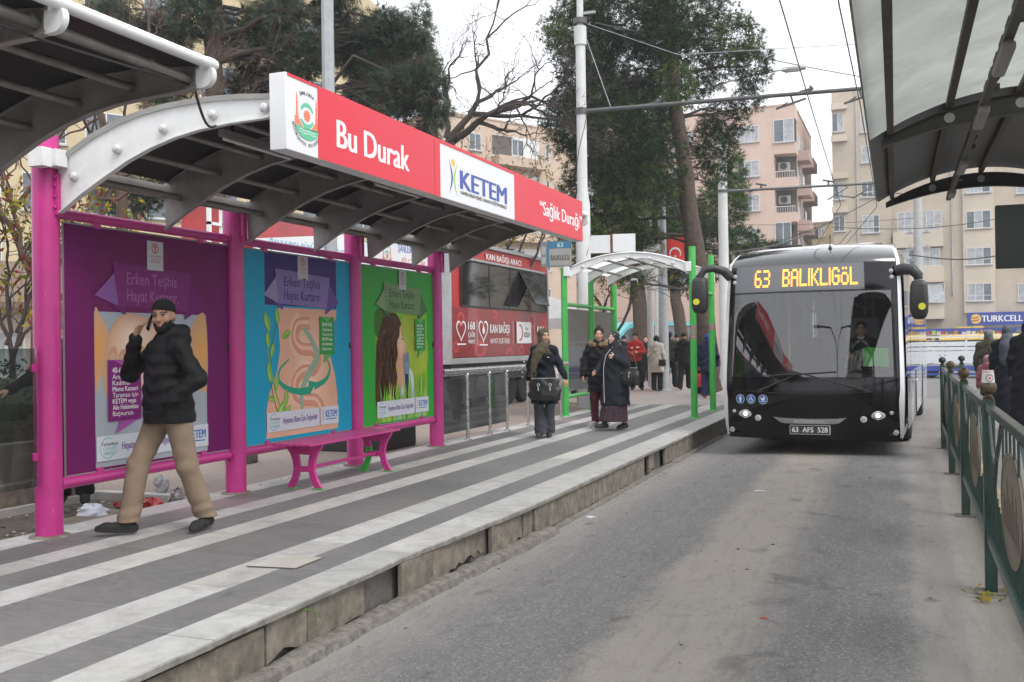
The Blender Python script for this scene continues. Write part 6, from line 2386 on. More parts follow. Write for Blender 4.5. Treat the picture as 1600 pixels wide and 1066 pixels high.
o.use(m_gcard).add([fpt(.585 + .27 * i / 4, 1.27 + .26 * j / 2) + Vector((0, .05 + .004 * math.sin(i * 2), .008 * math.sin(i * 1.3))) for j in range(3) for i in range(5)], [(j * 5 + i, j * 5 + i + 1, (j + 1) * 5 + i + 1, (j + 1) * 5 + i) for j in range(2) for i in range(4)])
tag(o.build('green_card', None, None, smooth=0), 'bright green sheet propped behind the bus windscreen below the driver', 'card')
bpy.data.objects['green_card'].matrix_world = Matrix.Translation((-1.17, 14.75, 0)) @ Matrix.Rotation(R(-3), 4, 'Z')
o = MB()
o.use(mat('pole_yellow', (.5, .42, .1), .4, var=.05))
for x, y in ((-.5, 1.6), (.45, 1.7), (-.5, 3.4), (.5, 3.4), (-.5, 5.2), (.5, 5.2)):
 o.tube([(x, y, .6), (x, y, 2.6)], .018, 8)
o.tube([(-.5, 1.6, 2.2), (-.5, 8, 2.2)], .016, 8).tube([(.5, 1.7, 2.2), (.5, 8, 2.2)], .016, 8)
o.build('grab_pole', None, bus)
for y in (3.0, 3.9, 4.8, 5.7, 6.6):
 for x in (-.85, .85):
  o = MB()
  o.use(m_seat).rbox((x, y, 1.0), (.8, .45, .1), .03).rbox((x, y + .24, 1.35), (.8, .08, .7), .03)
  o.build('passenger_seat', None, bus)
o = MB()
o.use(m_int).rbox((.62, 1.42, 1.35), (.5, .14, 1.3), .05).rbox((.62, 1.15, .95), (.5, .5, .14), .04)
o.build('driver_seat', None, bus)
o = MB()
c_ = Vector((.62, .82, 1.22))
Mst = Matrix.Rotation(R(-55), 3, 'X')
pts = [c_ + Mst @ Vector((.22 * math.cos(2 * math.pi * k / 24), .22 * math.sin(2 * math.pi * k / 24), 0)) for k in range(25)]
o.use(m_black).tube(pts, .014, 8).tube([c_ - X3 * .21, c_ + X3 * .21], .012, 6).tube([c_, c_ + Vector((0, -.05, -.3))], .03, 8)
o.build('steering_wheel', None, bus)

# ================================================================ people: bodies and clothes grown from distance fields
def surf_nets(f, org, h):
 nx, ny, nz = f.shape
 s = f < 0
 cnt = np.zeros((nx - 1, ny - 1, nz - 1), np.int8)
 for a in (0, 1):
  for b in (0, 1):
   for c in (0, 1):
    cnt += s[a:nx - 1 + a, b:ny - 1 + b, c:nz - 1 + c]
 act = (cnt > 0) & (cnt < 8)
 idx = -np.ones(act.shape, np.int64)
 I = np.argwhere(act)
 if len(I) == 0:
  return np.zeros((0, 3)), []
 idx[tuple(I.T)] = np.arange(len(I))
 acc = np.zeros((len(I), 3))
 num = np.zeros(len(I))
 cs = [(0, 0, 0), (1, 0, 0), (0, 1, 0), (1, 1, 0), (0, 0, 1), (1, 0, 1), (0, 1, 1), (1, 1, 1)]
 for a in range(8):
  for b in range(a + 1, 8):
   d = [cs[a][k] != cs[b][k] for k in range(3)]
   if sum(d) != 1:
    continue
   fa = f[I[:, 0] + cs[a][0], I[:, 1] + cs[a][1], I[:, 2] + cs[a][2]]
   fb = f[I[:, 0] + cs[b][0], I[:, 1] + cs[b][1], I[:, 2] + cs[b][2]]
   m = (fa < 0) != (fb < 0)
   t = np.where(m, fa / np.where(np.abs(fa - fb) < 1e-9, 1, fa - fb), 0)
   pa, pb = np.array(cs[a], float), np.array(cs[b], float)
   acc += np.where(m[:, None], pa + (pb - pa) * t[:, None], 0)
   num += m
 V = (I + acc / num[:, None]) * h + np.array(org)
 F = []
 for ax in range(3):
  u, v = (ax + 1) % 3, (ax + 2) % 3
  sl0, sl1 = [slice(None)] * 3, [slice(None)] * 3
  sl0[ax], sl1[ax] = slice(0, -1), slice(1, None)
  e = s[tuple(sl0)] != s[tuple(sl1)]
  E = np.argwhere(e)
  E = E[(E[:, u] > 0) & (E[:, v] > 0) & (E[:, u] < f.shape[u] - 1) & (E[:, v] < f.shape[v] - 1)]
  q = []
  for du, dv in ((1, 1), (0, 1), (0, 0), (1, 0)):
   c = E.copy()
   c[:, u] -= du
   c[:, v] -= dv
   q.append(idx[c[:, 0], c[:, 1], c[:, 2]])
  q = np.stack(q, 1)
  flip = ~s[E[:, 0], E[:, 1], E[:, 2]]
  q[flip] = q[flip][:, ::-1]
  F.append(q)
 F = np.concatenate(F)
 return V, F[(F >= 0).all(1)]

class SDF:
 """list of shapes blended with smooth unions, cuts and fabric displacement"""

 def __init__(s):
  s.p = []

 def _add(s, kind, lo, hi, fn, k, op):
  s.p.append((kind, np.array(lo, float), np.array(hi, float), fn, k, op))
  return s

 def cap(s, a, b, ra, rb=None, k=.02, op='+'):
  a, b = np.array(a, float), np.array(b, float)
  rb = ra if rb is None else rb
  m = max(ra, rb)

  def fn(P):
   d = b - a
   L = max(float(d @ d), 1e-9)
   t = np.clip(((P - a) @ d) / L, 0, 1)
   return np.linalg.norm(P - a - t[..., None] * d, axis=-1) - (ra + (rb - ra) * t)
  return s._add('cap', np.minimum(a, b) - m, np.maximum(a, b) + m, fn, k, op)

 def chain(s, pts, rs, k=.02, op='+'):
  for i in range(len(pts) - 1):
   s.cap(pts[i], pts[i + 1], rs[i], rs[i + 1], k, op)
  return s

 def ell(s, c, r, k=.02, op='+', M=None):
  c, r = np.array(c, float), np.array(r, float)
  Mi = None if M is None else np.array(M.transposed() if hasattr(M, 'transposed') else M.T)

  def fn(P):
   q = P - c
   if Mi is not None:
    q = q @ Mi.T
   k0 = np.linalg.norm(q / r, axis=-1)
   k1 = np.linalg.norm(q / (r * r), axis=-1)
   return k0 * (k0 - 1) / np.maximum(k1, 1e-6)
  m = float(r.max()) if M is not None else r
  return s._add('ell', c - m, c + m, fn, k, op)

 def loft(s, rows, k=.02, op='+', fold=0.0, nf=9, ph=0.0, foldz=None, sq=2.0):
  """rows of (z, cx, cy, rx, ry); superellipse sections with optional vertical folds"""
  rows = sorted(rows)
  A = np.array(rows, float)

  def fn(P):
   z = P[..., 2]
   cx, cy, rx, ry = [np.interp(z, A[:, 0], A[:, i]) for i in (1, 2, 3, 4)]
   dx, dy = P[..., 0] - cx, P[..., 1] - cy
   if fold:
    an = np.arctan2(dy / ry, dx / rx)
    wgt = 1.0 if foldz is None else np.clip((foldz - z) / max(foldz - A[0, 0], .01), 0, 1)
    m_ = 1 + wgt * (fold * np.sin(an * nf + ph + 2.2 * np.sin(z * 3.1 + ph)) + fold * .6 * np.sin(an * (nf * 2 - 3) + 1.7 * ph))
    rx, ry = rx * m_, ry * m_
   kk = (np.abs(dx / rx) ** sq + np.abs(dy / ry) ** sq) ** (1 / sq)
   d = (kk - 1) * np.minimum(rx, ry) * .9
   dz = np.maximum(A[0, 0] - z, z - A[-1, 0])
   return np.maximum(d, dz)
  R_ = np.array([A[:, 3].max() * 1.2, A[:, 4].max() * 1.2])
  lo = [A[:, 1].min() - R_[0], A[:, 2].min() - R_[1], A[0, 0]]
  hi = [A[:, 1].max() + R_[0], A[:, 2].max() + R_[1], A[-1, 0]]
  return s._add('loft', lo, hi, fn, k, op)

 def box(s, c, hsz, r=.01, M=None, k=.01, op='+'):
  c, b = np.array(c, float), np.array(hsz, float)
  Mi = None if M is None else np.array(M.transposed())

  def fn(P):
   q = P - c
   if Mi is not None:
    q = q @ Mi.T
   q = np.abs(q) - (b - r)
   return np.linalg.norm(np.maximum(q, 0), axis=-1) + np.minimum(q.max(-1), 0) - r
  m = float(np.linalg.norm(b)) if M is not None else b
  return s._add('box', c - m, c + m, fn, k, op)

 def cut(s, n, d, k=.004):
  """keep the side where n.p < d"""
  n = np.array(n, float)
  n = n / np.linalg.norm(n)
  s.p.append(('cut', None, None, lambda P: P @ n - d, k, '&'))
  return s

 def disp(s, fn):
  s.p.append(('disp', None, None, fn, 0, 'd'))
  return s

 def mesh(s, h, pad=.03):
  pos = [p for p in s.p if p[5] == '+']
  lo = np.min([p[1] for p in pos], 0) - pad
  hi = np.max([p[2] for p in pos], 0) + pad
  n = np.ceil((hi - lo) / h).astype(int) + 1
  f = np.full(tuple(n), .5, np.float32)
  ax = [lo[i] + h * np.arange(n[i]) for i in range(3)]
  for kind, a, b, fn, k, op in s.p:
   if a is None:
    sl = tuple(slice(0, n[i]) for i in range(3))
   else:
    mg = max(k * 2, .03) + h
    i0 = np.maximum(np.floor((a - mg - lo) / h).astype(int), 0)
    i1 = np.minimum(np.ceil((b + mg - lo) / h).astype(int) + 1, n)
    if (i1 <= i0).any():
     continue
    sl = tuple(slice(i0[i], i1[i]) for i in range(3))
   G = np.stack(np.meshgrid(*[ax[i][sl[i]] for i in range(3)], indexing='ij'), -1)
   d = fn(G).astype(np.float32)
   cur = f[sl]
   if op == '+':
    hh = np.maximum(k - np.abs(cur - d), 0) / max(k, 1e-6)
    f[sl] = np.minimum(cur, d) - hh * hh * k * .25
   elif op == '-':
    hh = np.maximum(k - np.abs(cur + d), 0) / max(k, 1e-6)
    f[sl] = np.maximum(cur, -d) + hh * hh * k * .25
   elif op == '&':
    f[sl] = np.maximum(cur, d)
   else:
    f[sl] = cur + d
  f[0], f[-1] = .5, .5
  f[:, 0], f[:, -1] = .5, .5
  f[:, :, 0], f[:, :, -1] = .5, .5
  return surf_nets(f, lo, h)

 def build(s, name, mats, parent, h, paint=None, smooth=True):
  V, F = s.mesh(h)
  me = bpy.data.meshes.new(name)
  me.from_pydata(V.tolist(), [], [list(map(int, q)) for q in F])
  for m in (mats if isinstance(mats, (list, tuple)) else [mats]):
   me.materials.append(m)
  if paint is not None and len(F):
   c = V[F].mean(1)
   me.polygons.foreach_set('material_index', paint(c).astype(np.int32))
  me.polygons.foreach_set('use_smooth', [smooth] * len(me.polygons))
  me.update()
  o = bpy.data.objects.new(name, me)
  C.objects.link(o)
  if parent is not None:
   o.parent = parent
  return o

def wrinkle(amp, fr=9.0, ph=0.0):
 def fn(P):
  x, y, z = P[..., 0], P[..., 1], P[..., 2]
  a = np.sin(fr * (x * 1.1 + z * 1.7) + ph + 2 * np.sin(fr * .6 * y + ph)) * np.sin(fr * (z * 1.3 - y) + 1.3 * ph + 1.5 * np.sin(fr * .7 * x))
  b = np.sin(fr * 2.3 * (z + .4 * x) + ph * 2 + 2 * np.sin(fr * x + y * 4))
  return amp * (a + .45 * b)
 return fn

def quilt(pitch, amp, ph=0.0, slant=.12):
 def fn(P):
  z = P[..., 2] + slant * np.abs(P[..., 0]) * 0 + .012 * np.sin(P[..., 0] * 14 + ph) + .01 * np.sin(P[..., 1] * 11)
  return amp * (1 - np.abs(np.sin(math.pi * z / pitch + ph)) ** .7)
 return fn

def fabric(name, c, rough=.85, bump=.3, bs=140, var=.18, sheen=.0, sc=9):
 return mat(name, c, rough, var=var, scale=sc, bump=bump, bscale=bs, sheen=sheen, spec=.25)

m_skin = mat('skin', (.52, .29, .2), .55, var=.1, scale=14, spec=.35)
m_skin2 = mat('skin_pale', (.58, .36, .27), .55, var=.1, scale=14, spec=.35)
m_lip = mat('lips', (.33, .12, .1), .5, var=.05)
m_brow = mat('brow_hair', (.025, .018, .014), .8, var=.2)
m_hair = mat('black_hair', (.008, .0065, .006), .6, var=.3, scale=40, bump=.5, bscale=120, spec=.2)
m_eyew = mat('eye_white', (.62, .6, .57), .3, var=0)
m_iris = mat('iris', (.02, .012, .008), .2, var=0)
m_blk = fabric('black_fabric', (.007, .007, .008))
m_nylon = mat('black_nylon', (.006, .006, .007), .6, var=.2, scale=8, bump=.5, bscale=70, spec=.22)
m_navy = fabric('navy_fabric', (.01, .012, .02))
m_leather = mat('black_leather', (.012, .012, .013), .35, var=.2, scale=20, bump=.3, bscale=90)
m_shoe = mat('black_suede', (.012, .012, .012), .8, var=.25, scale=30, bump=.3, bscale=120)
m_sole = mat('dark_sole', (.03, .03, .03), .7, var=.15)

JD = dict(hipR=(-.09, 0, .93), kneeR=(-.1, -.02, .5), ankR=(-.1, .02, .09), toeR=(-.11, -.14, .035),
          shR=(-.165, .01, 1.43), elR=(-.24, .03, 1.15), wrR=(-.25, -.06, .9),
          neck=(0, .015, 1.49), head=(0, -.005, 1.63))
for k_ in list(JD):
 if k_.endswith('R'):
  JD[k_[:-1] + 'L'] = (-JD[k_][0], JD[k_][1], JD[k_][2])

class Human:
 def __init__(s, label, loc, rz, H=1.7, pose=None, yaw=0, tilt=0, nod=0, h=.012, skin=None, female=False, cat='person', group=None, girth=1.0, parent_bus=None):
  s.k = H / 1.75
  s.h = h
  s.J = {a: np.array(b) * s.k for a, b in JD.items()}
  for a, b in (pose or {}).items():
   s.J[a] = np.array(b) * s.k
  s.root = thing('person', label, cat, loc, R(rz), group)
  s.Mh = Matrix.Rotation(R(yaw), 3, 'Z') @ Matrix.Rotation(R(nod), 3, 'X') @ Matrix.Rotation(R(tilt), 3, 'Y')
  s.skin = skin or m_skin
  s.fem = female
  s.g = girth

 def hp(s, x, y, z):
  """head-local point"""
  return np.array(Vector(s.J['head']) + s.Mh @ (Vector((x, y, z)) * s.k))

 def head(s, S_, full=True):
  k = s.k
  E = lambda c, r, kk=.02, op='+': S_.ell(s.hp(*c), np.array(r) * k, kk, op, s.Mh)
  E((0, .012, .03), (.075, .094, .092), .02)
  E((0, -.025, -.045), (.06 if not s.fem else .056, .07, .075), .04)
  E((0, -.062, -.098), (.026, .026, .022), .03)
  if full:
   E((0, -.082, .022), (.05, .015, .012), .02)
   E((.034, -.098, .004), (.019, .016, .012), .012, '-')
   E((-.034, -.098, .004), (.019, .016, .012), .012, '-')
   E((.042, -.066, -.025), (.024, .02, .022), .02)
   E((-.042, -.066, -.025), (.024, .02, .022), .02)
   S_.cap(s.hp(0, -.09, .008), s.hp(0, -.114 if not s.fem else -.107, -.03), .008 * k, (.0135 if not s.fem else .0105) * k, .014)
   E((.011, -.105, -.034), (.009, .01, .008), .008)
   E((-.011, -.105, -.034), (.009, .01, .008), .008)
   E((0, -.093, -.063), (.022, .011, .006), .008)
   E((0, -.092, -.073), (.019, .011, .007), .008)
  for q in (-1, 1):
   E((q * .077, .012, -.008), (.011, .02, .03), .008)

 def limb_arm(s, S_, side, infl=0.0, full=True):
  a, b, c = s.J['sh' + side], s.J['el' + side], s.J['wr' + side]
  k = s.k
  S_.cap(a, b, (.052 + infl) * k, (.042 + infl) * k, .03)
  S_.cap(b, c, (.042 + infl) * k, (.029 + infl) * k, .02)

 def hand(s, S_, side, fwd=None, palm=None, curl=.5, spread=.12, thumb=None):
  """palm and five separate fingers. fwd: finger direction, palm: direction the palm faces"""
  w = s.J['wr' + side]
  k = s.k
  f = np.array(fwd if fwd is not None else w - s.J['el' + side], float)
  f /= np.linalg.norm(f)
  p = np.array(palm if palm is not None else (1 if side == 'R' else -1, 0, 0), float)
  p -= f * (p @ f)
  p /= np.linalg.norm(p)
  u = np.cross(f, p)              # across the palm
  if side == 'L':
   u = -u
  # u points towards the thumb side
  w0 = w + f * .015 * k
  for j, off in enumerate((-.03, -.01, .01, .03)):
   S_.cap(w0 + u * off * .6 * k, w + f * .085 * k + u * off * k, .017 * k, .012 * k, .012)
  lens = (.062, .078, .083, .074)
  for j, off in enumerate((-.033, -.011, .011, .032)):
   r = (.0078, .009, .0095, .009)[j] * k
   b0 = w + f * .083 * k + u * off * k
   d = f + u * off * spread * 10 * .3
   d /= np.linalg.norm(d)
   L = lens[j] * k
   c1 = curl * (1.0 - .12 * j)
   pts, ang = [b0], 0
   for seg, fr in enumerate((.42, .32, .26)):
    ang += c1 * (.55, .8, .6)[seg]
    pts.append(pts[-1] + (d * math.cos(ang) + p * math.sin(ang)) * L * fr)
   S_.chain(pts, [r, r * .95, r * .9, r * .78], .003)
  t0 = w + f * .03 * k + u * .022 * k
  td = thumb if thumb is not None else (f * .55 + u * .75 + p * .35)
  td = np.array(td, float)
  td /= np.linalg.norm(td)
  t1 = t0 + td * .042 * k
  t2 = t1 + (td * .6 + f * .6 + p * .15) / 1.05 * .035 * k
  t3 = t2 + (td * .3 + f * .8 + p * .3) / 1.05 * .024 * k
  S_.chain([t0, t1, t2, t3], [.014 * k, .0115 * k, .0105 * k, .0085 * k], .006)

 def body(s, hands=(('R', {}), ('L', {})), full=True, face=True, bald=False):
  S_ = SDF()
  k, J = s.k, s.J
  s.head(S_, full)
  S_.cap(s.hp(0, .022, -.07), J['neck'], .052 * k, .058 * k, .03)
  ch = (J['shR'] + J['shL']) / 2
  pe = (J['hipR'] + J['hipL']) / 2
  for sd_ in 'RL':
   S_.cap(ch, J['sh' + sd_] * .85 + ch * .15 - np.array((0, 0, .02)) * k, .06 * k, .045 * k, .04)
  S_.cap(J['neck'], ch - np.array((0, 0, .05)) * k, .06 * k, .1 * k, .05)
  for t in (.25, .5, .75, .88):
   c = ch * (1 - t) + pe * t
   S_.ell(c - np.array((0, .005, 0)), np.array((.14 - .03 * (1 - abs(2 * t - 1.2)), .09, .1)) * k * np.array((1, s.g * .95, 1)), .06)
  for sd_ in 'RL':
   S_.cap(J['hip' + sd_], J['knee' + sd_], .078 * k, .052 * k, .04)
   S_.cap(J['knee' + sd_], J['ank' + sd_], .05 * k, .034 * k, .03)
   S_.cap(J['ank' + sd_], J['toe' + sd_], .033 * k, .02 * k, .02)
   s.limb_arm(S_, sd_)
  for sd_, kw in hands:
   s.hand(S_, sd_, **kw)
  hc, Mi = np.array(s.J['head']), np.array(s.Mh.transposed())

  def paint(c):
   q = (c - hc) @ Mi.T / k
   m = np.zeros(len(c))
   x, y, z = np.abs(q[:, 0]), q[:, 1], q[:, 2]
   if face:
    m[(np.abs(z - (.029 - 10 * (x - .033) ** 2 * .4)) < (.0026 if s.fem else .0055)) & (x > .012) & (x < .056) & (y < -.055)] = 2
    m[(x < .026) & (z < -.0565) & (z > -.0785) & (y < -.088)] = 1
   return m
  mesh = S_.build('body', [s.skin, m_lip, m_brow], s.root, s.h, paint)
  if face:
   o = MB()
   for q in (-1, 1):
    c = s.hp(q * .034, -.0775, .0045)
    o.use(m_eyew).ball(c, (.0135 * k, .011 * k, .0075 * k), 10, s.Mh)
    o.use(m_iris).ball(s.hp(q * .034, -.0865, .0045), (.0062 * k, .004 * k, .0068 * k), 8, s.Mh)
    o.use(m_brow).tube([s.hp(q * (.034 - .015), -.0862, .008), s.hp(q * .034, -.0905, .0135), s.hp(q * (.034 + .015), -.084, .008)], .0022 * k, 5)
   o.build('eye', None, mesh)
  return mesh

 # garments -----------------------------------------------------------
 def trousers(s, m, infl=.028, hem=.07, flare=0.0, top=1.0, name='trousers', amp=.005, hh=None):
  S_ = SDF()
  J, k = s.J, s.k
  pe = (J['hipR'] + J['hipL']) / 2
  S_.ell(pe + np.array((0, .012, .01)) * k, np.array((.16, .12 * s.g, .16)) * k, .04)
  for sd_ in 'RL':
   kn, an = J['knee' + sd_], J['ank' + sd_]
   S_.cap(J['hip' + sd_] + np.array((0, .01, -.01)) * k, kn, (.082 + infl) * k, (.055 + infl) * k, .03)
   e = an + (an - kn) / np.linalg.norm(an - kn) * .03 * k
   S_.cap(kn, e, (.055 + infl) * k, (.042 + infl + flare) * k, .03)
  S_.disp(wrinkle(amp * .3, 7, s.k * 3))
  zk, za = J['kneeR'][2], hem * k

  def folds(P):
   x, y, z = P[..., 0], P[..., 1], P[..., 2]
   a = np.sin(62 * z + 21 * x - 9 * y + 2 * np.sin(17 * x + 5 * y)) * np.exp(-((z - za - .07) / .075) ** 2)
   b = np.sin(44 * z - 26 * np.abs(x) + 14 * y) * np.exp(-((z - zk - .02) / .1) ** 2) * .7
   c = np.sin(30 * z + 40 * np.abs(x) + 6 * y) * np.exp(-((z - zk - .36) / .1) ** 2) * .8
   return amp * .55 * (a + b + c)
  S_.disp(folds)
  S_.cut((0, 0, 1), top * k)
  S_.p.append(('cut', None, None, lambda P: hem * k - P[..., 2], 0, '&'))
  return S_.build(name, m, s.root, hh or s.h)

 def shoes(s, m, msole, sc=1.0, name='shoe'):
  for sd_ in 'RL':
   S_ = SDF()
   k = s.k
   an, to = s.J['ank' + sd_], s.J['toe' + sd_]
   d = to - an
   dh = np.array((d[0], d[1], 0))
   L = np.linalg.norm(dh)
   dh /= max(L, 1e-6)
   slope = (to[2] - (an[2] - .05 * k)) / max(L, .01)
   fz = lambda t: (an[2] - .052 * k) * (1 - t) + (to[2] - .005 * k) * t
   heel = an - dh * .05 * k
   ax = np.array((dh[0], dh[1], (fz(1) - fz(0)) / max(L, .01)))
   ax /= np.linalg.norm(ax)
   up = np.array((0, 0, 1)) - ax * ax[2]
   up /= np.linalg.norm(up)
   base = an - up * .062 * k
   S_.chain([base - ax * .045 * k + up * .035 * k, base + ax * .06 * k + up * .035 * k, base + ax * .15 * k + up * .028 * k, base + ax * .2 * k + up * .02 * k], [.036 * k * sc, .042 * k * sc, .042 * k * sc, .03 * k * sc], .02)
   S_.cap(base + up * .04 * k - ax * .01 * k, an + up * .015 * k, .042 * k * sc, .042 * k * sc, .03)
   nrm = -up
   S_.p.append(('cut', None, None, (lambda n_, d_: (lambda P: P @ n_ - d_))(nrm, float(nrm @ base)), 0, '&'))
   up_, b_ = up, float(up @ base)
   S_.build(name, [m, msole], s.root, min(s.h, .009), (lambda up_, b_: (lambda c: ((c @ up_ - b_) < .022 * k).astype(float)))(up_, b_))

 def top(s, m, hem, infl=.035, rows=None, sleeves=('R', 'L'), name='jacket', disp=(), cuffs=True, sleeve_infl=None, hh=None, collar=True, mats=None, paint=None, extra=None, cut=True):
  S_ = SDF()
  J, k = s.J, s.k
  ch = (J['shR'] + J['shL']) / 2 / k
  pe = (J['hipR'] + J['hipL']) / 2 / k
  if rows is None:
   rows = []
   for z, rx, ry in ((hem, .19, .145), (.95, .19, .145), (1.08, .175, .135), (1.25, .185, .135), (1.36, .18, .125), (1.43, .13, .105)):
    t = np.clip((z - .95) / .48, 0, 1)
    c = pe * (1 - t) + ch * t
    rows.append((z, c[0], c[1], rx - .035 + infl, (ry - .035) * s.g + infl))
  S_.loft([tuple(v * k for v in r) for r in rows], .03)
  nb_ = (J['shR'] + J['shL']) / 2 + np.array((0, 0, .012)) * k
  for sd_ in 'RL':
   S_.cap(nb_, J['sh' + sd_] - np.array((0, 0, .018)) * k, (.066 + infl) * k, (.04 + infl) * k, .05)
  if collar:
   S_.cap(J['neck'] + np.array((0, 0, -.03)) * k, J['neck'] + np.array((0, .01, .02)) * k, (.062 + infl * .6) * k, (.06 + infl * .6) * k, .03)
  si = infl if sleeve_infl is None else sleeve_infl
  for sd_ in sleeves:
   a, b, c = J['sh' + sd_], J['el' + sd_], J['wr' + sd_]
   S_.cap(a - np.array((0, 0, .016)) * k, b, (.047 + si) * k, (.044 + si) * k, .04)
   e = c if not cuffs else b + (c - b) * .97
   S_.cap(b, e, (.046 + si) * k, (.034 + si * .8) * k, .02)
  if extra:
   extra(S_)
  for d in disp:
   S_.disp(d)
  if cut:
   S_.p.append(('cut', None, None, lambda P: hem * k - P[..., 2], 0, '&'))
  return S_.build(name, mats or m, s.root, hh or s.h, paint)

 def hair(s, m, long=0.0, bun=False, name='hair', short=False):
  S_ = SDF()
  k = s.k
  E = lambda c, r, kk=.015, op='+': S_.ell(s.hp(*c), np.array(r) * k, kk, op, s.Mh)
  g_ = .006 if short else .012
  E((0, .018, .036), (.077 + g_, .094 + g_, .092 + g_))
  E((0, .05, -.02), (.07, .06, .07), .03)
  if bun:
   E((0, .035, .135), (.036, .036, .03), .01)
  E((0, -.112, .0), (.062, .085, .088), .01, '-')
  E((0, -.02, -.12), (.09, .1, .07), .01, '-')
  S_.disp(wrinkle(.0015, 60))
  return S_.build(name, m, s.root, min(s.h, .01))

 def hijab(s, m, name='headscarf', drape=True, tail=None, loose=.0, paint=None, mats=None, open_face=True, low=1.33):
  S_ = SDF()
  k = s.k
  E = lambda c, r, kk=.02, op='+': S_.ell(s.hp(*c), np.array(r) * k, kk, op, s.Mh)
  E((0, .02, .03), (.09 + loose, .108 + loose, .105))
  E((0, -.005, -.06), (.082 + loose, .092 + loose, .085), .04)
  ne = s.J['neck']
  S_.cap(s.hp(0, .0, -.1), ne + np.array((0, -.01, -.02)) * k, .085 * k, .1 * k, .04)
  if drape:
   S_.loft([tuple(v * k for v in r) for r in ((low, ne[0] / k, ne[1] / k - .01, .17, .125), (1.41, ne[0] / k, ne[1] / k - .01, .16, .12), (1.47, ne[0] / k, ne[1] / k - .01, .11, .105), (1.52, ne[0] / k, ne[1] / k, .09, .09))], .04, fold=.03, nf=7)
  if tail:
   for (pts, rs) in tail:
    S_.chain([np.array(p) * k for p in pts], [r * k for r in rs], .03)
  if open_face:
   E((0, -.09, -.022), (.058, .065, .082), .008, '-')
  S_.disp(wrinkle(.004, 22, k * 5))
  return S_.build(name, mats or m, s.root, min(s.h, .011), paint)

def hood_fn(H_, sc=1.0, back=.07):
 def ex(S_):
  k = H_.k
  n = H_.J['neck']
  for a in range(-120, 121, 30):
   t = R(a + 90)
   S_.ell(n + np.array((.085 * math.cos(t), .03 + .085 * math.sin(t) * 1.0, -.0 + .02 * math.sin(t))) * k, np.array((.045, .045, .06)) * k * sc, .03)
  S_.ell(n + np.array((0, .03 + back, -.03)) * k, np.array((.11, .07, .11)) * k * sc, .04)
 return ex

# ---- the man on the telephone
m_khaki = fabric('khaki_cotton', (.235, .175, .125), .85, .25, 160, .12)
A_ = Human('bearded man in black puffer jacket and khaki trousers walking while on the phone', (-5.2, 6.16, .25), -32, 1.765,
           dict(hipR=(-.09, -.02, .93), kneeR=(-.09, -.2, .53), ankR=(-.075, -.29, .082), toeR=(-.11, -.44, .05),
    hipL=(.09, .02, .93), kneeL=(.10, .1, .50), ankL=(.085, .25, .085), toeL=(.19, .12, .035),
    shR=(-.195, .0, 1.42), elR=(-.29, -.2, 1.2), wrR=(-.085, -.215, 1.47), shL=(.195, .02, 1.42), elL=(.315, .12, 1.16), wrL=(.235, -.08, 1.0),
    neck=(0, -.0, 1.49), head=(0, -.03, 1.632)), yaw=50, nod=2, tilt=-4, h=.0085, girth=1.2, skin=mat('tan_skin', (.33, .185, .125), .55, var=.12, scale=14, spec=.3))
k = A_.k
A_.body(hands=(('R', dict(fwd=(.2, .16, .8), palm=(.6, .75, .1), curl=.8, thumb=(.7, .1, .5))),))
A_.trousers(m_khaki, infl=.024, hem=.1, flare=.016, top=.99, amp=.0095)
A_.shoes(m_shoe, m_sole, .98)
hd = hood_fn(A_, 1.0)

def jex(S_):
 hd(S_)
 J = A_.J
 S_.loft([tuple(v * k for v in r) for r in ((.82, 0, .012, .2, .185), (.92, 0, .005, .2, .185), (1.1, 0, -.02, .188, .165), (1.3, 0, -.01, .186, .15), (1.4, 0, 0, .16, .12))], .04)

A_.top(m_nylon, .83, .033, sleeve_infl=.022, name='puffer_jacket', disp=(quilt(.085, .004), wrinkle(.0055, 23)), extra=jex, hh=.0085)
Sk = SDF()
E_ = lambda c, r, kk=.012, op='+': Sk.ell(A_.hp(*c), np.array(r) * k, kk, op, A_.Mh)
E_((0, .012, .05), (.086, .103, .085))
Sk.p.append(('cut', None, None, lambda P: (A_.J['head'] @ np.array((0, 0, 1)) + .043 * k + (P[..., 1] - A_.J['head'][1]) * -.12) - P[..., 2], 0, '&'))
Sk.build('knit_cap', fabric('black_knit', (.009, .009, .01), .95, .6, 200), A_.root, .0065)
Sb = SDF()
E_ = lambda c, r, kk=.012, op='+': Sb.ell(A_.hp(*c), np.array(r) * k, kk, op, A_.Mh)
E_((0, -.022, -.055), (.069, .079, .083))
E_((0, -.066, -.104), (.034, .034, .03), .03)
E_((0, -.06, .045), (.12, .16, .085), .004, '-')
E_((0, -.105, -.02), (.042, .05, .048), .01, '-')
E_((0, -.11, -.071), (.02, .03, .009), .004, '-')
E_((0, .06, -.02), (.12, .07, .12), .01, '-')
Sb.build('beard', m_hair, A_.root, .0055)
Sh_ = SDF()
E_ = lambda c, r, kk=.012, op='+': Sh_.ell(A_.hp(*c), np.array(r) * k, kk, op, A_.Mh)
E_((0, .025, .015), (.0785, .09, .09))
E_((0, -.125, 0), (.12, .1, .15), .004, '-')
E_((0, 0, -.12), (.12, .14, .07), .004, '-')
Sh_.build('hair', m_hair, A_.root, .006)
# faded grey print on the jacket breast
ph = thing('phone', 'black mobile phone held to the bearded man\'s ear', 'phone', (-5.2, 6.16, .25), R(-32))
o = MB()
pc = A_.hp(-.09, -.05, -.035)
Mp = Matrix(A_.Mh) @ Matrix.Rotation(R(14), 3, 'Y') @ Matrix.Rotation(R(-22), 3, 'X')
o.use(mat('phone_black', (.01, .01, .012), .15, var=0, coat=.6)).rbox(pc, (.011, .064, .13), .006, Mp)
o.build('phone_body', None, ph)

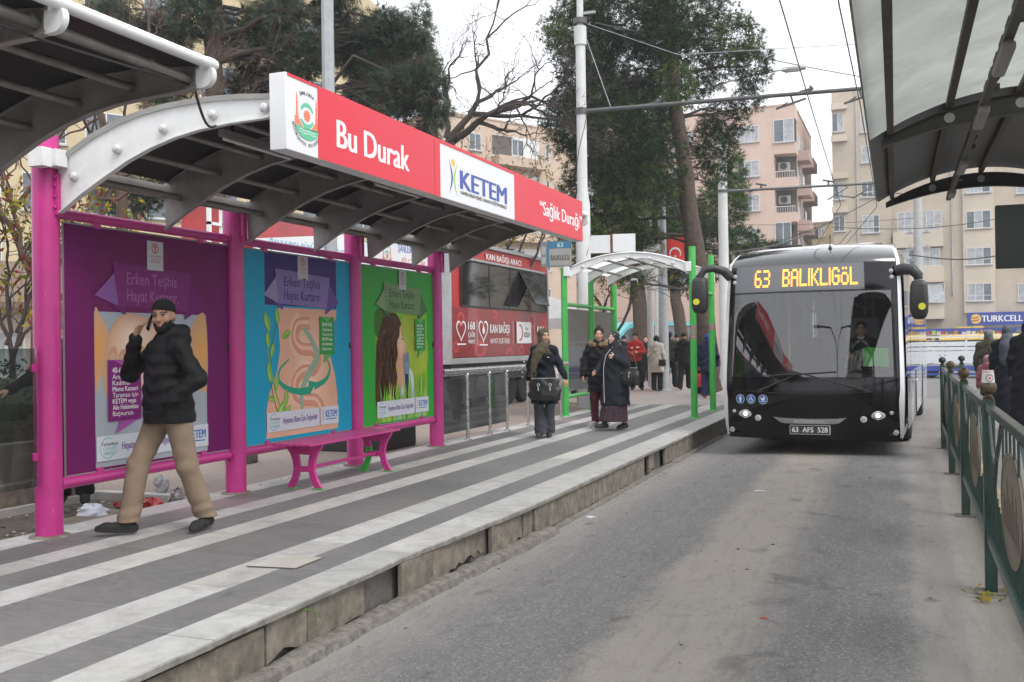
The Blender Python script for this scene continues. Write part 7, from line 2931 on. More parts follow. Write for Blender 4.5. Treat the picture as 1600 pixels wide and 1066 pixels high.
# ---- woman in olive headscarf
m_olive = fabric('olive_scarf', (.085, .075, .045), .9, .35, 120, .2)
m_gtrou = fabric('slate_cloth', (.06, .065, .078), .85, .2)
W1 = Human('woman in olive headscarf and long navy coat carrying a black handbag in front', (-4.93, 14.1, .25), 12, 1.63,
           dict(kneeR=(-.09, -.05, .5), ankR=(-.06, -.04, .1), toeR=(-.08, -.2, .04), kneeL=(.09, -.04, .5), ankL=(.05, .1, .09), toeL=(.07, -.05, .035),
    shR=(-.15, .01, 1.42), shL=(.15, .01, 1.42), elR=(-.24, .08, 1.16), wrR=(-.25, .02, .93), elL=(.25, .02, 1.17), wrL=(.35, -.09, .96)), yaw=38, h=.0105, female=True)
W1.body(hands=(('L', dict(fwd=(.12, -.1, -1), palm=(-.6, .6, 0), curl=.35)), ('R', {})))
W1.trousers(m_gtrou, infl=.02, hem=.06, flare=.045, amp=.008)
W1.shoes(mat('dark_maroon_shoe', (.03, .016, .016), .6, var=.2), m_sole, .95)

def bust(Hm, sc=1.0):
 def f(S_):
  c = (Hm.J['shR'] + Hm.J['shL']) / 2
  for q in (-1, 1):
   S_.ell(c + np.array((q * .075, -.1, -.17)) * Hm.k, np.array((.075, .065, .075)) * Hm.k * sc, .05)
 return f

W1.top(m_navy, .54, .03, rows=[(.54, 0, .02, .225, .17), (.75, 0, .01, .21, .16), (.95, 0, 0, .195, .15), (1.1, 0, 0, .16, .125), (1.28, 0, -.01, .17, .13), (1.38, 0, 0, .16, .115), (1.43, 0, 0, .12, .1)], name='coat', disp=(wrinkle(.009, 14, 1),), extra=bust(W1), sleeve_infl=.018)
W1.hijab(m_olive, tail=[([(-.03, -.1, 1.46), (-.1, -.15, 1.36), (-.14, -.17, 1.2), (-.16, -.175, 1.08)], [.06, .06, .052, .05]), ([(.02, -.1, 1.47), (-.03, -.15, 1.38), (-.08, -.17, 1.26)], [.05, .055, .05])])
o = MB()
q = random.Random(1)
for j in range(34):
 a = q.uniform(-.062, .062)
 o.tube([(W1.k * (-.16 + a), W1.k * (-.175 + q.uniform(-.04, .04)), W1.k * 1.06), (W1.k * (-.165 + a + q.uniform(-.01, .01)), W1.k * (-.18 + q.uniform(-.04, .04)), W1.k * (.99 + q.uniform(-.02, .02)))], .0035, 4)
o.build('fringe', m_olive, W1.root)
o = MB()
k = W1.k
o.use(m_silver)
for z, x in ((1.3, -.235), (1.22, -.262), (1.14, -.285), (1.05, -.29), (.97, -.29)):
 o.ball(np.array((x - .06, -.02, z)) * k, .012, 8)
o.rbox(np.array((.09, -.17, 1.29)) * k, (.03, .012, .012), .004).use(m_navy).rbox(np.array((.09, -.165, 1.3)) * k, (.13, .012, .06), .006, Matrix.Rotation(R(-6), 3, 'Y'))
o.build('trim', None, W1.root)

def handbag(label, loc, rz, w, d, h_, m, strap, slump=.0):
 t = thing('handbag', label, 'handbag', loc, R(rz))
 S_ = SDF()
 S_.loft([(0.0, 0, 0, w * .48, d * .5), (h_ * .25, 0, 0, w * .52, d * .55), (h_ * .7, 0, 0, w * .5, d * .42), (h_, 0, 0, w * .46, d * .18)], .02, fold=.05, nf=5, ph=1.0, sq=3.2)
 S_.disp(wrinkle(.0045, 15, 2.0))
 S_.build('bag_body', m, t, .011)
 o = MB()
 o.use(m).tube(strap, .011, 8)
 o.build('strap', None, t, smooth=50)
 o = MB()
 for q in (-1, 1):
  o.use(m_silver).tube([(q * w * .2 + .018 * math.cos(a), -d * .42, h_ * .72 + .018 * math.sin(a)) for a in [2 * math.pi * j / 12 for j in range(13)]], .004, 5)
  o.bb((q * w * .2 - .006, -d * .53, h_ * .45), (q * w * .2 + .006, -d * .5, h_ * .62))
 o.use(m_silver).tube([(-w * .44, 0, h_ + .004), (w * .44, 0, h_ + .004)], .004, 5)
 o.build('fittings', None, t)
 return t

handbag('black leather handbag hanging in front of the woman in olive scarf', (-4.84, 13.86, .82), 12, .44, .15, .32, m_leather, [(-.2, 0, .3), (-.2, .06, .42), (-.185, .1, .6), (-.16, .16, .74)])

# ---- older woman in dotted scarf, and the young woman beside her
m_coat3 = fabric('blue_black_quilt', (.013, .015, .021), .8, .35, 70)
m_skirt = mat('patterned_skirt', (.045, .02, .03), .85, var=.85, scale=26)
W3 = Human('older woman in dotted black headscarf, long zipped coat and patterned maroon skirt', (-4.22, 15.55, .25), -14, 1.6,
           dict(kneeR=(-.1, -.12, .5), ankR=(-.11, -.22, .11), toeR=(-.15, -.38, .07), kneeL=(.09, -.02, .5), ankL=(.1, .12, .09), toeL=(.08, -.03, .035),
    shR=(-.155, .01, 1.42), shL=(.155, .01, 1.42), elR=(-.25, -.05, 1.14), wrR=(-.26, -.24, 1.02), elL=(.27, -.06, 1.14), wrL=(.11, -.2, 1.28), head=(-.01, -.03, 1.62)), yaw=-8, nod=-8, tilt=4, h=.0115, female=True, skin=m_skin2, girth=1.25)
W3.body(hands=(('R', dict(fwd=(-.15, -1, -.2), palm=(1, 0, -.2), curl=.75)), ('L', dict(fwd=(-1, -.3, .25), palm=(.0, 1, -.25), curl=1.05))))
W3.shoes(m_shoe, m_sole, 1.12)
W3.trousers(m_skirt, infl=.012, hem=.14, top=.7, name='leggings')
Ss = SDF()
k = W3.k
Ss.loft([tuple(v * k for v in r) for r in ((.16, -.03, -.06, .25, .25), (.42, -.02, -.04, .225, .2), (.52, 0, -.01, .17, .14), (.58, 0, 0, .12, .1))], .02, fold=.045, nf=8, ph=.5)
Ss.build('skirt', m_skirt, W3.root, .012)
W3.top(m_coat3, .44, .035, rows=[(.44, -.01, -.01, .265, .235), (.7, 0, -.01, .25, .215), (.95, 0, -.015, .235, .2), (1.12, 0, -.02, .215, .185), (1.28, 0, -.02, .205, .17), (1.38, 0, -.01, .18, .135), (1.43, 0, 0, .13, .1)], name='coat', disp=(wrinkle(.009, 12, 4),), extra=bust(W3, 1.15), sleeve_infl=.022)
m_dots = mat('dotted_scarf', (.012, .012, .014), .8, var=.1)
t = m_dots.node_tree
g = NB(t)
tcn = g.n('ShaderNodeTexCoord').outputs['Object']
vo = g.n('ShaderNodeTexVoronoi')
vo.inputs['Scale'].default_value = 17
g.l(tcn, vo.inputs['Vector'])
g.l(g.mix(g.math('LESS_THAN', vo.outputs['Distance'], .2), (.012, .012, .014), (.5, .5, .5)), t.nodes['Principled BSDF'].inputs['Base Color'])
W3.hijab(m_dots, low=1.36)
o = MB()
pts = [np.array(p) * k for p in ((.0, -.165, 1.43), (-.07, -.21, 1.32), (-.1, -.245, 1.12), (-.1, -.25, .95), (-.09, -.26, .7), (-.08, -.27, .5))]
o.use(m_silver).tube(pts, .0036, 6)
o.build('zip', None, W3.root)
handbag('black soft shoulder bag under the arm of the older woman in the dotted scarf', (-3.98, 15.42, .98), -30, .46, .16, .27, m_leather, [(.2, 0, .25), (.12, .05, .36), (.02, .1, .46), (-.1, .1, .4), (-.2, .02, .26)])
W2 = Human('young woman with hair bun in black puffer coat, burgundy trousers and grey trainers', (-4.62, 16.0, .25), 4, 1.66,
           dict(kneeR=(-.08, -.08, .5), ankR=(-.06, -.12, .1), toeR=(-.1, -.28, .05), kneeL=(.08, 0, .5), ankL=(.1, .14, .09), toeL=(.1, -.02, .035),
    shR=(-.15, .01, 1.42), shL=(.15, .01, 1.42), elR=(-.25, .0, 1.16), wrR=(-.27, -.1, .93), elL=(.24, .05, 1.15), wrL=(.25, -.05, .92)), yaw=14, h=.0115, female=True)
W2.body(hands=(('R', dict(fwd=(0, -.35, -1), palm=(1, 0, 0), curl=.9)), ('L', dict(curl=.6))))
W2.trousers(fabric('burgundy_cloth', (.075, .012, .022)), infl=.02, hem=.1)
W2.shoes(mat('grey_trainer', (.4, .4, .4), .7, var=.15), mat('white_sole', (.6, .6, .58), .6, var=.1), 1.05)
W2.top(m_nylon, .62, .05, rows=[(.62, 0, 0, .21, .165), (.9, 0, 0, .205, .165), (1.1, 0, 0, .18, .15), (1.28, 0, -.01, .19, .15), (1.38, 0, 0, .17, .125), (1.43, 0, 0, .13, .1)], name='puffer_coat', disp=(quilt(.1, .008), wrinkle(.006, 16, 2)), extra=bust(W2, .9))
Sf = SDF()
k = W2.k
for a in range(-150, 151, 15):
 t_ = R(a + 90)
 q_ = W2.J['neck'] + np.array((.135 * math.cos(t_), -.015 + .125 * math.sin(t_), -.015 + .035 * math.sin(t_))) * k
 Sf.ell(q_, np.array((.055, .055, .045)) * k, .02)
Sf.disp(wrinkle(.008, 60, 1))
Sf.build('fur_collar', fabric('brown_fur', (.2, .14, .08), .95, .8, 90, .5), W2.root, .01)
So = SDF()
So.cap(W2.J['neck'] + np.array((0, -.04, -.02)) * k, W2.J['neck'] + np.array((0, -.08, -.12)) * k, .07 * k, .06 * k)
So.build('jumper', fabric('dark_red_knit', (.12, .012, .015)), W2.root, .012)
W2.hair(m_hair, bun=True)

# ---- walkers and waiting people farther away
def far(label, px, d, rz, H, jac, tro, jhem, hat=None, hm=None, sho=None, infl=.035, zg=.2, female=False, rows=None, pose=None, hoodup=False, quilted=False, face=False, nod=0, hands=(('R', {}), ('L', {})), h=.018, tro_kw=None, yaw=0, low=1.33, tail=None):
 p = pix(px, 560, d)
 Hm = Human(label, (p.x, p.y, zg), rz, H, pose, h=h, female=female, nod=nod, yaw=yaw)
 Hm.body(hands=hands, full=face, face=face)
 if tro is not None:
  Hm.trousers(tro, infl=.03, hem=.08, flare=.015, hh=.018, **(tro_kw or {}))
 Hm.shoes(sho or m_shoe, m_sole)
 Hm.top(jac, jhem, infl, rows=rows, name='coat', disp=((quilt(.11, .012), wrinkle(.004, 14)) if quilted else (wrinkle(.009, 13, px),)), extra=None if hoodup else (hood_fn(Hm, .9) if hat != 'hijab' else None), hh=.014, sleeve_infl=infl * .45)
 if hat == 'hijab':
  Hm.hijab(hm, low=low, tail=tail)
 elif hat == 'hair':
  Hm.hair(hm or m_hair, short=True)
 elif hat == 'hood':
  Hm.hijab(hm, drape=False, loose=.018)
 elif hat == 'beanie':
  S_ = SDF()
  S_.ell(Hm.hp(0, .012, .045), np.array((.09, .106, .095)) * Hm.k, .01, '+', Hm.Mh)
  S_.cut((0, 0, -1), -(Hm.J['head'][2] + .01))
  S_.build('knit_cap', hm, Hm.root, .014)
 return Hm

m_redj = fabric('red_jacket', (.4, .016, .02), .6, .2)
m_beige = fabric('beige_coat', (.42, .39, .34), .85, .25)
m_dgrn = fabric('dark_olive_jacket', (.03, .032, .024))
m_brn = fabric('brown_coat', (.1, .075, .055))
m_nvy2 = fabric('navy_blue_cloth', (.018, .026, .075))
m_grpl = fabric('grey_purple_jacket', (.075, .065, .085))
walkp = dict(kneeR=(-.09, -.12, .52), ankR=(-.08, -.2, .1), toeR=(-.09, -.36, .05), kneeL=(.09, .04, .5), ankL=(.08, .24, .12), toeL=(.09, .1, .04))
RJ = far('man in red jacket with white chest lettering looking down at his hands', 993, 30.5, 8, 1.76, m_redj, m_blk, .88, 'hair', face=True, nod=22, hands=(('R', dict(curl=.8)), ('L', dict(curl=.8))),
 pose=dict(elR=(-.28, .0, 1.16), wrR=(-.1, -.28, 1.14), elL=(.28, .0, 1.16), wrL=(.1, -.28, 1.16), kneeL=(.12, -.05, .5), ankL=(.16, .05, .09), toeL=(.2, -.1, .035)))
o = MB()
for x_, z_, w_ in ((-.09, 1.3, .07), (.08, 1.31, .09)):
 o.use(m_signw).rbox(np.array((x_, -.15, z_)) * RJ.k, (w_, .02, .035), .006)
o.build('chest_print', None, RJ.root)
far('woman in pale beige hooded coat with small black shoulder bag seen from behind', 1026, 29.8, 172, 1.66, m_beige, m_blk, .6, 'hijab', m_blk, infl=.05, female=True, rows=[(.55, 0, 0, .235, .18), (.9, 0, 0, .22, .17), (1.15, 0, 0, .19, .15), (1.3, 0, 0, .19, .145), (1.4, 0, 0, .16, .12), (1.44, 0, 0, .12, .1)])
bgp = pix(1035, 566, 29.5)
sbt = thing('shoulder_bag', 'small black bag on the back of the woman in the beige coat', 'bag', (bgp.x, bgp.y, bgp.z - .1), R(-8))
o = MB()
o.rbox((0, 0, .08), (.22, .1, .2), .03)
o.build('bag_body', m_leather, sbt)
o = MB()
o.tube([(-.08, -.02, .18), (-.2, -.02, .36), (-.3, 0, .5)], .008, 6)
o.build('strap', m_leather, sbt)
far('man in dark olive jacket walking behind the woman in the beige coat', 1047, 31.2, 168, 1.78, m_dgrn, m_blk, .86, 'hair', quilted=False, pose=walkp)
far('person in brown coat and jeans half hidden by the black coated walker', 1058, 33, 180, 1.72, m_brn, fabric('jeans', (.05, .085, .15)), .84, 'beanie', m_blk)
far('man in black coat and black knit cap walking away beside the green post', 1069, 30.2, 176, 1.73, m_blk, m_blk, .8, 'beanie', m_blk, infl=.05, pose=walkp, rows=[(.76, 0, 0, .215, .165), (.95, 0, 0, .21, .165), (1.15, 0, 0, .2, .155), (1.3, 0, 0, .2, .15), (1.4, 0, 0, .17, .125), (1.44, 0, 0, .12, .1)])
far('person in dark grey jacket farthest back between lamp pole and green post', 1081, 37, 170, 1.7, m_dgrn, m_blk, .85, 'hair')
far('person in black coat far behind the woman in beige, near the pale column', 1009, 36, 20, 1.7, m_blk, m_blk, .7, 'hair')
far('person in navy jacket far back beside the man in red', 975, 37, 160, 1.72, m_navy, m_blk, .85, 'beanie', m_blk)
far('bald man in grey purple jacket between the two green posts', 1094, 27.2, 150, 1.74, m_grpl, m_blk, .86, None)
far('person in blue headscarf, navy dress and red shoes beside the right green post', 1106, 25.4, 186, 1.66, fabric('navy_coat', (.012, .016, .045)), m_nvy2, .72, 'hijab', fabric('royal_blue_scarf', (.03, .06, .2)), sho=mat('red_shoe', (.4, .02, .02), .6, var=.1), infl=.05, female=True, tro_kw=dict(amp=.006))
rb_ = pix(1092, 592, 26.2)
o = MB()
o.rbox((0, 0, .16), (.3, .12, .34), .03)
o.tube([(-.08, 0, .32), (-.07, 0, .44), (.07, 0, .44), (.08, 0, .32)], .008, 6)
tag(o.build('shopping_bag', mat('red_bag_cloth', (.45, .03, .025), .7, var=.15, scale=8), None, loc=(rb_.x, rb_.y, rb_.z - .2)), 'red shopping bag carried between the two green shelter posts', 'bag')
far('person in dark clothes sitting under the white market tent', 901, 27, 20, 1.6, m_navy, m_blk, .85, 'hair', pose=None)
far('person in grey hooded jacket standing behind the shelter glass', 925, 29, 160, 1.68, fabric('grey_purple_jacket', None), m_blk, .85, 'hair')
# waiting on the right pavement
far('woman in olive green coat and grey headscarf with a dark rucksack, seen from behind', 1545, 19.6, 176, 1.6, fabric('olive_parka', (.05, .045, .026)), m_blk, .6, 'hijab', fabric('grey_hijab', (.13, .135, .155)), infl=.05, zg=.2, female=True, rows=[(.56, 0, 0, .24, .19), (.9, 0, 0, .235, .18), (1.15, 0, 0, .22, .16), (1.3, 0, 0, .21, .15), (1.4, 0, 0, .17, .125), (1.44, 0, 0, .12, .1)], h=.014)

def rucksack(lab, p, rz, sz, m, m2=None):
 t = thing('rucksack', lab, 'rucksack', p, R(rz))
 o = MB()
 o.use(m).rbox((0, 0, sz[2] / 2), sz, .05)
 o.build('pack', None, t)
 o = MB()
 o.use(m2 or m).rbox((0, -sz[1] * .55, sz[2] * .3), (sz[0] * .75, sz[1] * .3, sz[2] * .45), .03)
 o.build('front_pocket', None, t)
 o = MB()
 for q in (-1, 1):
  o.use(m).tube([(q * sz[0] * .35, sz[1] * .4, sz[2] * .9), (q * sz[0] * .45, sz[1] * 1.2, sz[2] * 1.2), (q * sz[0] * .5, sz[1] * 1.6, sz[2] * .8)], .018, 6)
 o.build('strap', None, t)
 return t

rp = pix(1555, 560, 19.35)
rucksack('dark grey rucksack on the back of the woman in the olive coat', (rp.x + .02, rp.y - .2, 1.02), -4, (.28, .13, .38), fabric('rucksack_grey', (.03, .03, .036)))
ck = far('small child in pink hood and pink jacket seen from behind by the railing', 1543, 17.6, 176, 1.14, fabric('child_jacket_pink', (.32, .11, .14)), m_nvy2, .8, 'hood', fabric('child_hood_rose', (.36, .2, .21)), infl=.05, zg=.2, h=.014)
rp = pix(1547, 600, 17.45)
rucksack('child\'s pink rucksack with a navy pocket worn by the small child', (rp.x, rp.y - .12, .72), -4, (.26, .12, .26), fabric('rucksack_pink', (.45, .06, .15)), fabric('rucksack_navy', (.03, .03, .08)))
WB = far('woman in blue grey patterned headscarf and long black dress at the right edge', 1574, 16.9, 174, 1.66, m_navy, m_blk, .12, 'hijab', mat('mottled_scarf', (.07, .08, .105), .85, var=.6, scale=35), infl=.05, zg=.2, low=1.08, tail=[([(0, .08, 1.5), (0, .14, 1.36), (.03, .16, 1.12)], [.11, .13, .1])], female=True, rows=[(.12, 0, 0, .27, .24), (.5, 0, 0, .25, .22), (.9, 0, 0, .22, .19), (1.15, 0, 0, .2, .16), (1.3, 0, 0, .2, .15), (1.4, 0, 0, .17, .125), (1.44, 0, 0, .12, .1)], h=.014)
far('figure all in black at the right edge of the picture, nearest on the pavement', 1606, 15.6, 170, 1.7, m_blk, m_blk, .1, 'hijab', m_blk, infl=.06, zg=.2, female=True, rows=[(.1, 0, 0, .3, .27), (.5, 0, 0, .28, .24), (.9, 0, 0, .25, .2), (1.15, 0, 0, .22, .17), (1.3, 0, 0, .21, .16), (1.4, 0, 0, .18, .13), (1.44, 0, 0, .12, .1)], h=.014)
# someone behind the first poster, an arm reaching past the post
far('person in black behind the purple poster, hand showing left of the first post', 112, 9.4, 40, 1.75, m_blk, m_blk, .85, 'hair', pose=dict(elR=(-.34, -.1, 1.2), wrR=(-.5, -.22, 1.1)), hands=(('R', dict(fwd=(-1, -.4, -.4), palm=(0, 0, -1), curl=.6)), ('L', {})), h=.012)
# the driver
dm = bus.matrix_world
DR = Human('bus driver in dark jacket and white collar at the wheel of the bus', (0, 0, 0), 0, 1.72,
           dict(hipR=(-.09, .05, .93), kneeR=(-.12, -.35, .88), ankR=(-.12, -.45, .5), toeR=(-.12, -.58, .44), hipL=(.09, .05, .93), kneeL=(.12, -.35, .88), ankL=(.12, -.45, .5), toeL=(.12, -.58, .44),
    elR=(-.27, -.1, 1.18), wrR=(-.17, -.36, 1.2), elL=(.27, -.1, 1.18), wrL=(.17, -.36, 1.2)), h=.013)
DR.body(hands=(('R', dict(fwd=(.3, -1, .2), palm=(1, 0, 0), curl=1.2)), ('L', dict(fwd=(-.3, -1, .2), palm=(-1, 0, 0), curl=1.2))))
DR.hair(mat('greying_hair', (.05, .045, .04), .7, var=.3, scale=40), short=True)
DR.trousers(m_blk, infl=.03, hem=.45)
DR.top(m_blk, .9, .03, name='jacket', disp=(wrinkle(.005, 12),))
So = SDF()
So.cap(DR.J['neck'] + np.array((0, -.03, -.01)) * DR.k, DR.J['neck'] + np.array((0, -.06, -.07)) * DR.k, .075 * DR.k, .05 * DR.k)
So.build('shirt_collar', m_signw, DR.root, .012)
Mb_ = Matrix.Translation((-1.17, 14.75, 0)) @ Matrix.Rotation(R(-3), 4, 'Z')
DR.root.matrix_world = Mb_ @ Matrix.Translation((.62, 1.16, .2))

# ================================================================ trees and hedges
def foliage(name, c, var=.35, sc=3.0, trans=.25):
 if name in MATS:
  return MATS[name]
 m, t, b = nodes_mat(name)
 g = NB(t)
 tc = g.n('ShaderNodeTexCoord').outputs['Object']
 n1 = g.rng(g.noise(tc, sc, 4, .6), .3, .7, 1 - var, 1 + var)
 sc_ = g.n('ShaderNodeVectorMath', operation='SCALE')
 sc_.inputs[0].default_value = c
 g.l(n1, sc_.inputs['Scale'])
 df = g.n('ShaderNodeBsdfDiffuse')
 tr = g.n('ShaderNodeBsdfTranslucent')
 g.l(sc_.outputs[0], df.inputs[0])
 g.l(sc_.outputs[0], tr.inputs[0])
 mx_ = g.n('ShaderNodeMixShader')
 mx_.inputs[0].default_value = trans
 g.l(df.outputs[0], mx_.inputs[1])
 g.l(tr.outputs[0], mx_.inputs[2])
 g.l(mx_.outputs[0], t.nodes['Material Output'].inputs[0])
 return m

def raw_mesh(name, V, F, mi, mats, parent=None, smooth=False, loc=None):
 me = bpy.data.meshes.new(name)
 n, k = F.shape
 me.vertices.add(len(V))
 me.vertices.foreach_set('co', V.astype(np.float32).ravel())
 me.loops.add(n * k)
 me.loops.foreach_set('vertex_index', F.astype(np.int32).ravel())
 me.polygons.add(n)
 me.polygons.foreach_set('loop_start', np.arange(0, n * k, k, dtype=np.int32))
 for m in mats:
  me.materials.append(m)
 me.polygons.foreach_set('material_index', mi.astype(np.int32))
 me.polygons.foreach_set('use_smooth', [smooth] * n)
 me.update(calc_edges=True)
 me.validate()
 o = bpy.data.objects.new(name, me)
 C.objects.link(o)
 if parent is not None:
  o.parent = parent
 if loc is not None:
  o.location = loc
 return o

def unit(v):
 return v / np.maximum(np.linalg.norm(v, axis=-1, keepdims=True), 1e-9)

def tufts(P, D, rng, nb, ln, wd, spread, droop=0.0):
 """needle tufts: at each point P a fan of nb thin blades around direction D"""
 n = len(P)
 Pp = np.repeat(P, nb, 0)
 d = np.repeat(D, nb, 0) + rng.normal(0, spread, (n * nb, 3))
 d = unit(d)
 d[:, 2] -= droop * rng.random(n * nb)
 d = unit(d)
 L = ln * rng.uniform(.6, 1.25, (n * nb, 1))
 s = unit(np.cross(d, rng.normal(0, 1, (n * nb, 3)))) * wd
 b0 = Pp + d * L * rng.uniform(0, .25, (n * nb, 1))
 V = np.stack([b0 - s, b0 + s, Pp + d * L], 1).reshape(-1, 3)
 F = np.arange(len(V)).reshape(-1, 3)
 return V, F

def in_blobs(blobs, n, rng, shell=.45):
 """points and outward directions spread through the outer part of ellipsoid clumps"""
 w_ = np.array([b[1][0] * b[1][1] + b[1][1] * b[1][2] + b[1][0] * b[1][2] for b in blobs]) * np.array([b[2] if len(b) > 2 else 1 for b in blobs])
 w_ /= w_.sum()
 bi = rng.choice(len(blobs), n, p=w_)
 c = np.array([b[0] for b in blobs])[bi]
 r = np.array([b[1] for b in blobs])[bi]
 d = unit(rng.normal(0, 1, (n, 3)))
 rad = shell + (1.08 - shell) * rng.random((n, 1)) ** .7
 # lumpy outline
 lump = 1 + .16 * np.sin(d[:, :1] * 5 + bi[:, None] * 1.7) * np.cos(d[:, 2:] * 6 + bi[:, None]) + .1 * np.sin(d[:, 1:2] * 9 + bi[:, None] * .6)
 return c + d * r * rad * lump, unit(d / r), bi

def branch(o, a, b, r0, r1, rnd_, wob=.12, seg=5, n=6, sag=0.0):
 a, b = Vector(a), Vector(b)
 L = (b - a).length
 pts = [a]
 for k in range(1, seg):
  f = k / seg
  pts.append(a.lerp(b, f) + Vector([rnd_.gauss(0, 1) * wob * L * .25 for _ in range(3)]) + Z3 * sag * L * math.sin(math.pi * f))
 pts.append(b)
 rs = [r0 + (r1 - r0) * k / seg for k in range(seg + 1)]
 o.tube(pts, rs, n, caps=False)
 return pts

m_bark = mat('pine_bark', (.085, .06, .045), .95, var=.5, scale=9, bump=1.0, bscale=18)
m_bark2 = mat('grey_bark', (.06, .05, .042), .95, var=.4, scale=9, bump=.8, bscale=22)
m_twig = mat('twig', (.05, .038, .032), .95, var=.3, scale=9)
NG = [foliage('pine_needles_dark', (.022, .04, .016)), foliage('pine_needles_mid', (.045, .078, .025)), foliage('pine_needles_light', (.12, .175, .05))]
NB_ = [foliage('blue_needles_dark', (.045, .07, .052)), foliage('blue_needles_mid', (.085, .125, .09)), foliage('blue_needles_light', (.14, .185, .13)), foliage('dead_needles', (.15, .085, .05))]

def pine(name, lab, base, trunk_pts, rads, blobs, ntuft, mats, seed, ln=.24, wd=.011, nb=11, spread=.55, droop=.35, probs=(.45, .38, .17), cones=0, shell=.4, dead=None, twigs=2):
 rng = np.random.default_rng(seed)
 rnd_ = random.Random(seed)
 root = thing(name, lab, 'tree', base)
 B = Vector(base)
 o = MB()
 tp = [Vector(p) - B for p in trunk_pts]
 # rough trunk
 pts, rs = [], []
 for (a, b, ra, rb) in zip(tp[:-1], tp[1:], rads[:-1], rads[1:]):
  for k in range(5):
   f = k / 5
   pts.append(a.lerp(b, f) + Vector((rnd_.gauss(0, .025), rnd_.gauss(0, .025), 0)))
   rs.append((ra + (rb - ra) * f) * rnd_.uniform(.93, 1.07))
 pts.append(tp[-1])
 rs.append(rads[-1])
 o.tube(pts, rs, 12)
 o.build('trunk', m_bark, root, smooth=60)
 bl = [(np.array(Vector(b[0]) - B),) + tuple(b[1:]) for b in blobs]
 o = MB()
 for b in bl:
  c = Vector(b[0])
  # nearest trunk point a little below the clump
  best = min(pts, key=lambda p: (p - c).length + (1.5 if p.z > c.z else 0))
  r0 = .022 + .011 * min((c - best).length, 4)
  bp = branch(o, best, c, r0, .02, rnd_, .16, 6, 7, .05)
  for k in range(int(5 * twigs)):
   d = unit(rng.normal(0, 1, 3))
   e = c + Vector(d * np.array(b[1]) * rnd_.uniform(.7, 1.0))
   branch(o, rnd_.choice(bp[2:]), e, .011, .004, rnd_, .3, 4, 5)
 o.build('branches', m_bark2, root, smooth=60)
 P, D, bi = in_blobs(bl, ntuft, rng, shell)
 D = unit(D + np.array((0, 0, .25)))
 V, F = tufts(P, D, rng, nb, ln, wd, spread, droop)
 tone = rng.random(len(bl))
 mi = rng.choice(len(mats[:3]), len(P), p=probs)
 shift = np.where(rng.random(len(P)) < .75, np.where(tone[bi] > .6, 1, np.where(tone[bi] < .3, -1, 0)), 0)
 mi = np.clip(mi + shift, 0, 2)
 if dead is not None and len(mats) > 3:
  mi = np.where(rng.random(len(P)) < dead, 3, mi)
 raw_mesh('crown', V, F, np.repeat(mi, nb), mats, root)
 if cones:
  o = MB()
  for k in range(cones):
   p = P[rng.integers(len(P))]
   o.ball(p, (.035, .035, .05), 6)
  o.build('cone', mat('pine_cone', (.03, .022, .018), .9, var=.3), root)
 return root

def W(x, y, d):
 return tuple(pix(x, y, d))

# big leaning pine in the middle of the picture
d = 27
PT = [W(1113, 612, d), W(1100, 500, d), W(1075, 300, d), W(1058, 180, d), W(1040, 40, d), W(1030, -120, d), W(1020, -300, d)]
sc = d / 1555

def blob(x, y, rx, ry, dd=0.0, w_=1.0, depth=None):
 return (W(x, y, d + dd), (rx * sc, (depth or (rx + ry) / 2) * sc, ry * sc), w_)

bl = [blob(905, 40, 62, 60, .5), blob(975, 20, 90, 70, -.6), blob(1065, 10, 90, 60, .4), blob(915, 120, 55, 55, -.4), blob(980, 110, 85, 70, .6), blob(1080, 100, 70, 75, 1.2, .9), blob(1150, 60, 45, 45, -.3, .8), blob(1175, 100, 38, 45, .2, .9), blob(1168, 155, 30, 26, 0, .6),
      blob(900, 200, 58, 60, .3), blob(960, 210, 85, 70, -.8), blob(1010, 190, 60, 80, 1.0), blob(930, 290, 60, 50, .2), blob(990, 300, 70, 55, -.4), blob(905, 345, 35, 40, .4, .6), blob(960, 360, 55, 35, -.2), blob(1000, 370, 40, 22, .5), blob(985, 440, 22, 18, -1.2, .5),
      blob(870, 60, 25, 40, -.4, .5), blob(880, 170, 40, 30, .2, .6), blob(1115, 235, 45, 60, .9, .9), blob(1130, 190, 45, 35, 1.0, .7), blob(950, -80, 140, 70, 0, .8), blob(1080, -70, 120, 60, .5, .8), blob(1045, 40, 45, 55, -1.2, .8), blob(1055, 130, 34, 45, -1.0, .6), blob(1030, 250, 50, 60, -1.3, .35), blob(940, 150, 80, 60, 1.8, .7), blob(980, 260, 80, 70, 1.8, .7)]
pine('pine_tree', 'tall leaning pine with a dense green crown above the bus and green shelter', (PT[0][0], PT[0][1], .2), PT, [.29, .26, .23, .2, .16, .13, .08], [(b_[0], tuple(r_ * .86 for r_ in b_[1]), b_[2]) for b_ in bl], 33000, NG, 3, ln=.16, wd=.008, nb=10, spread=.8)
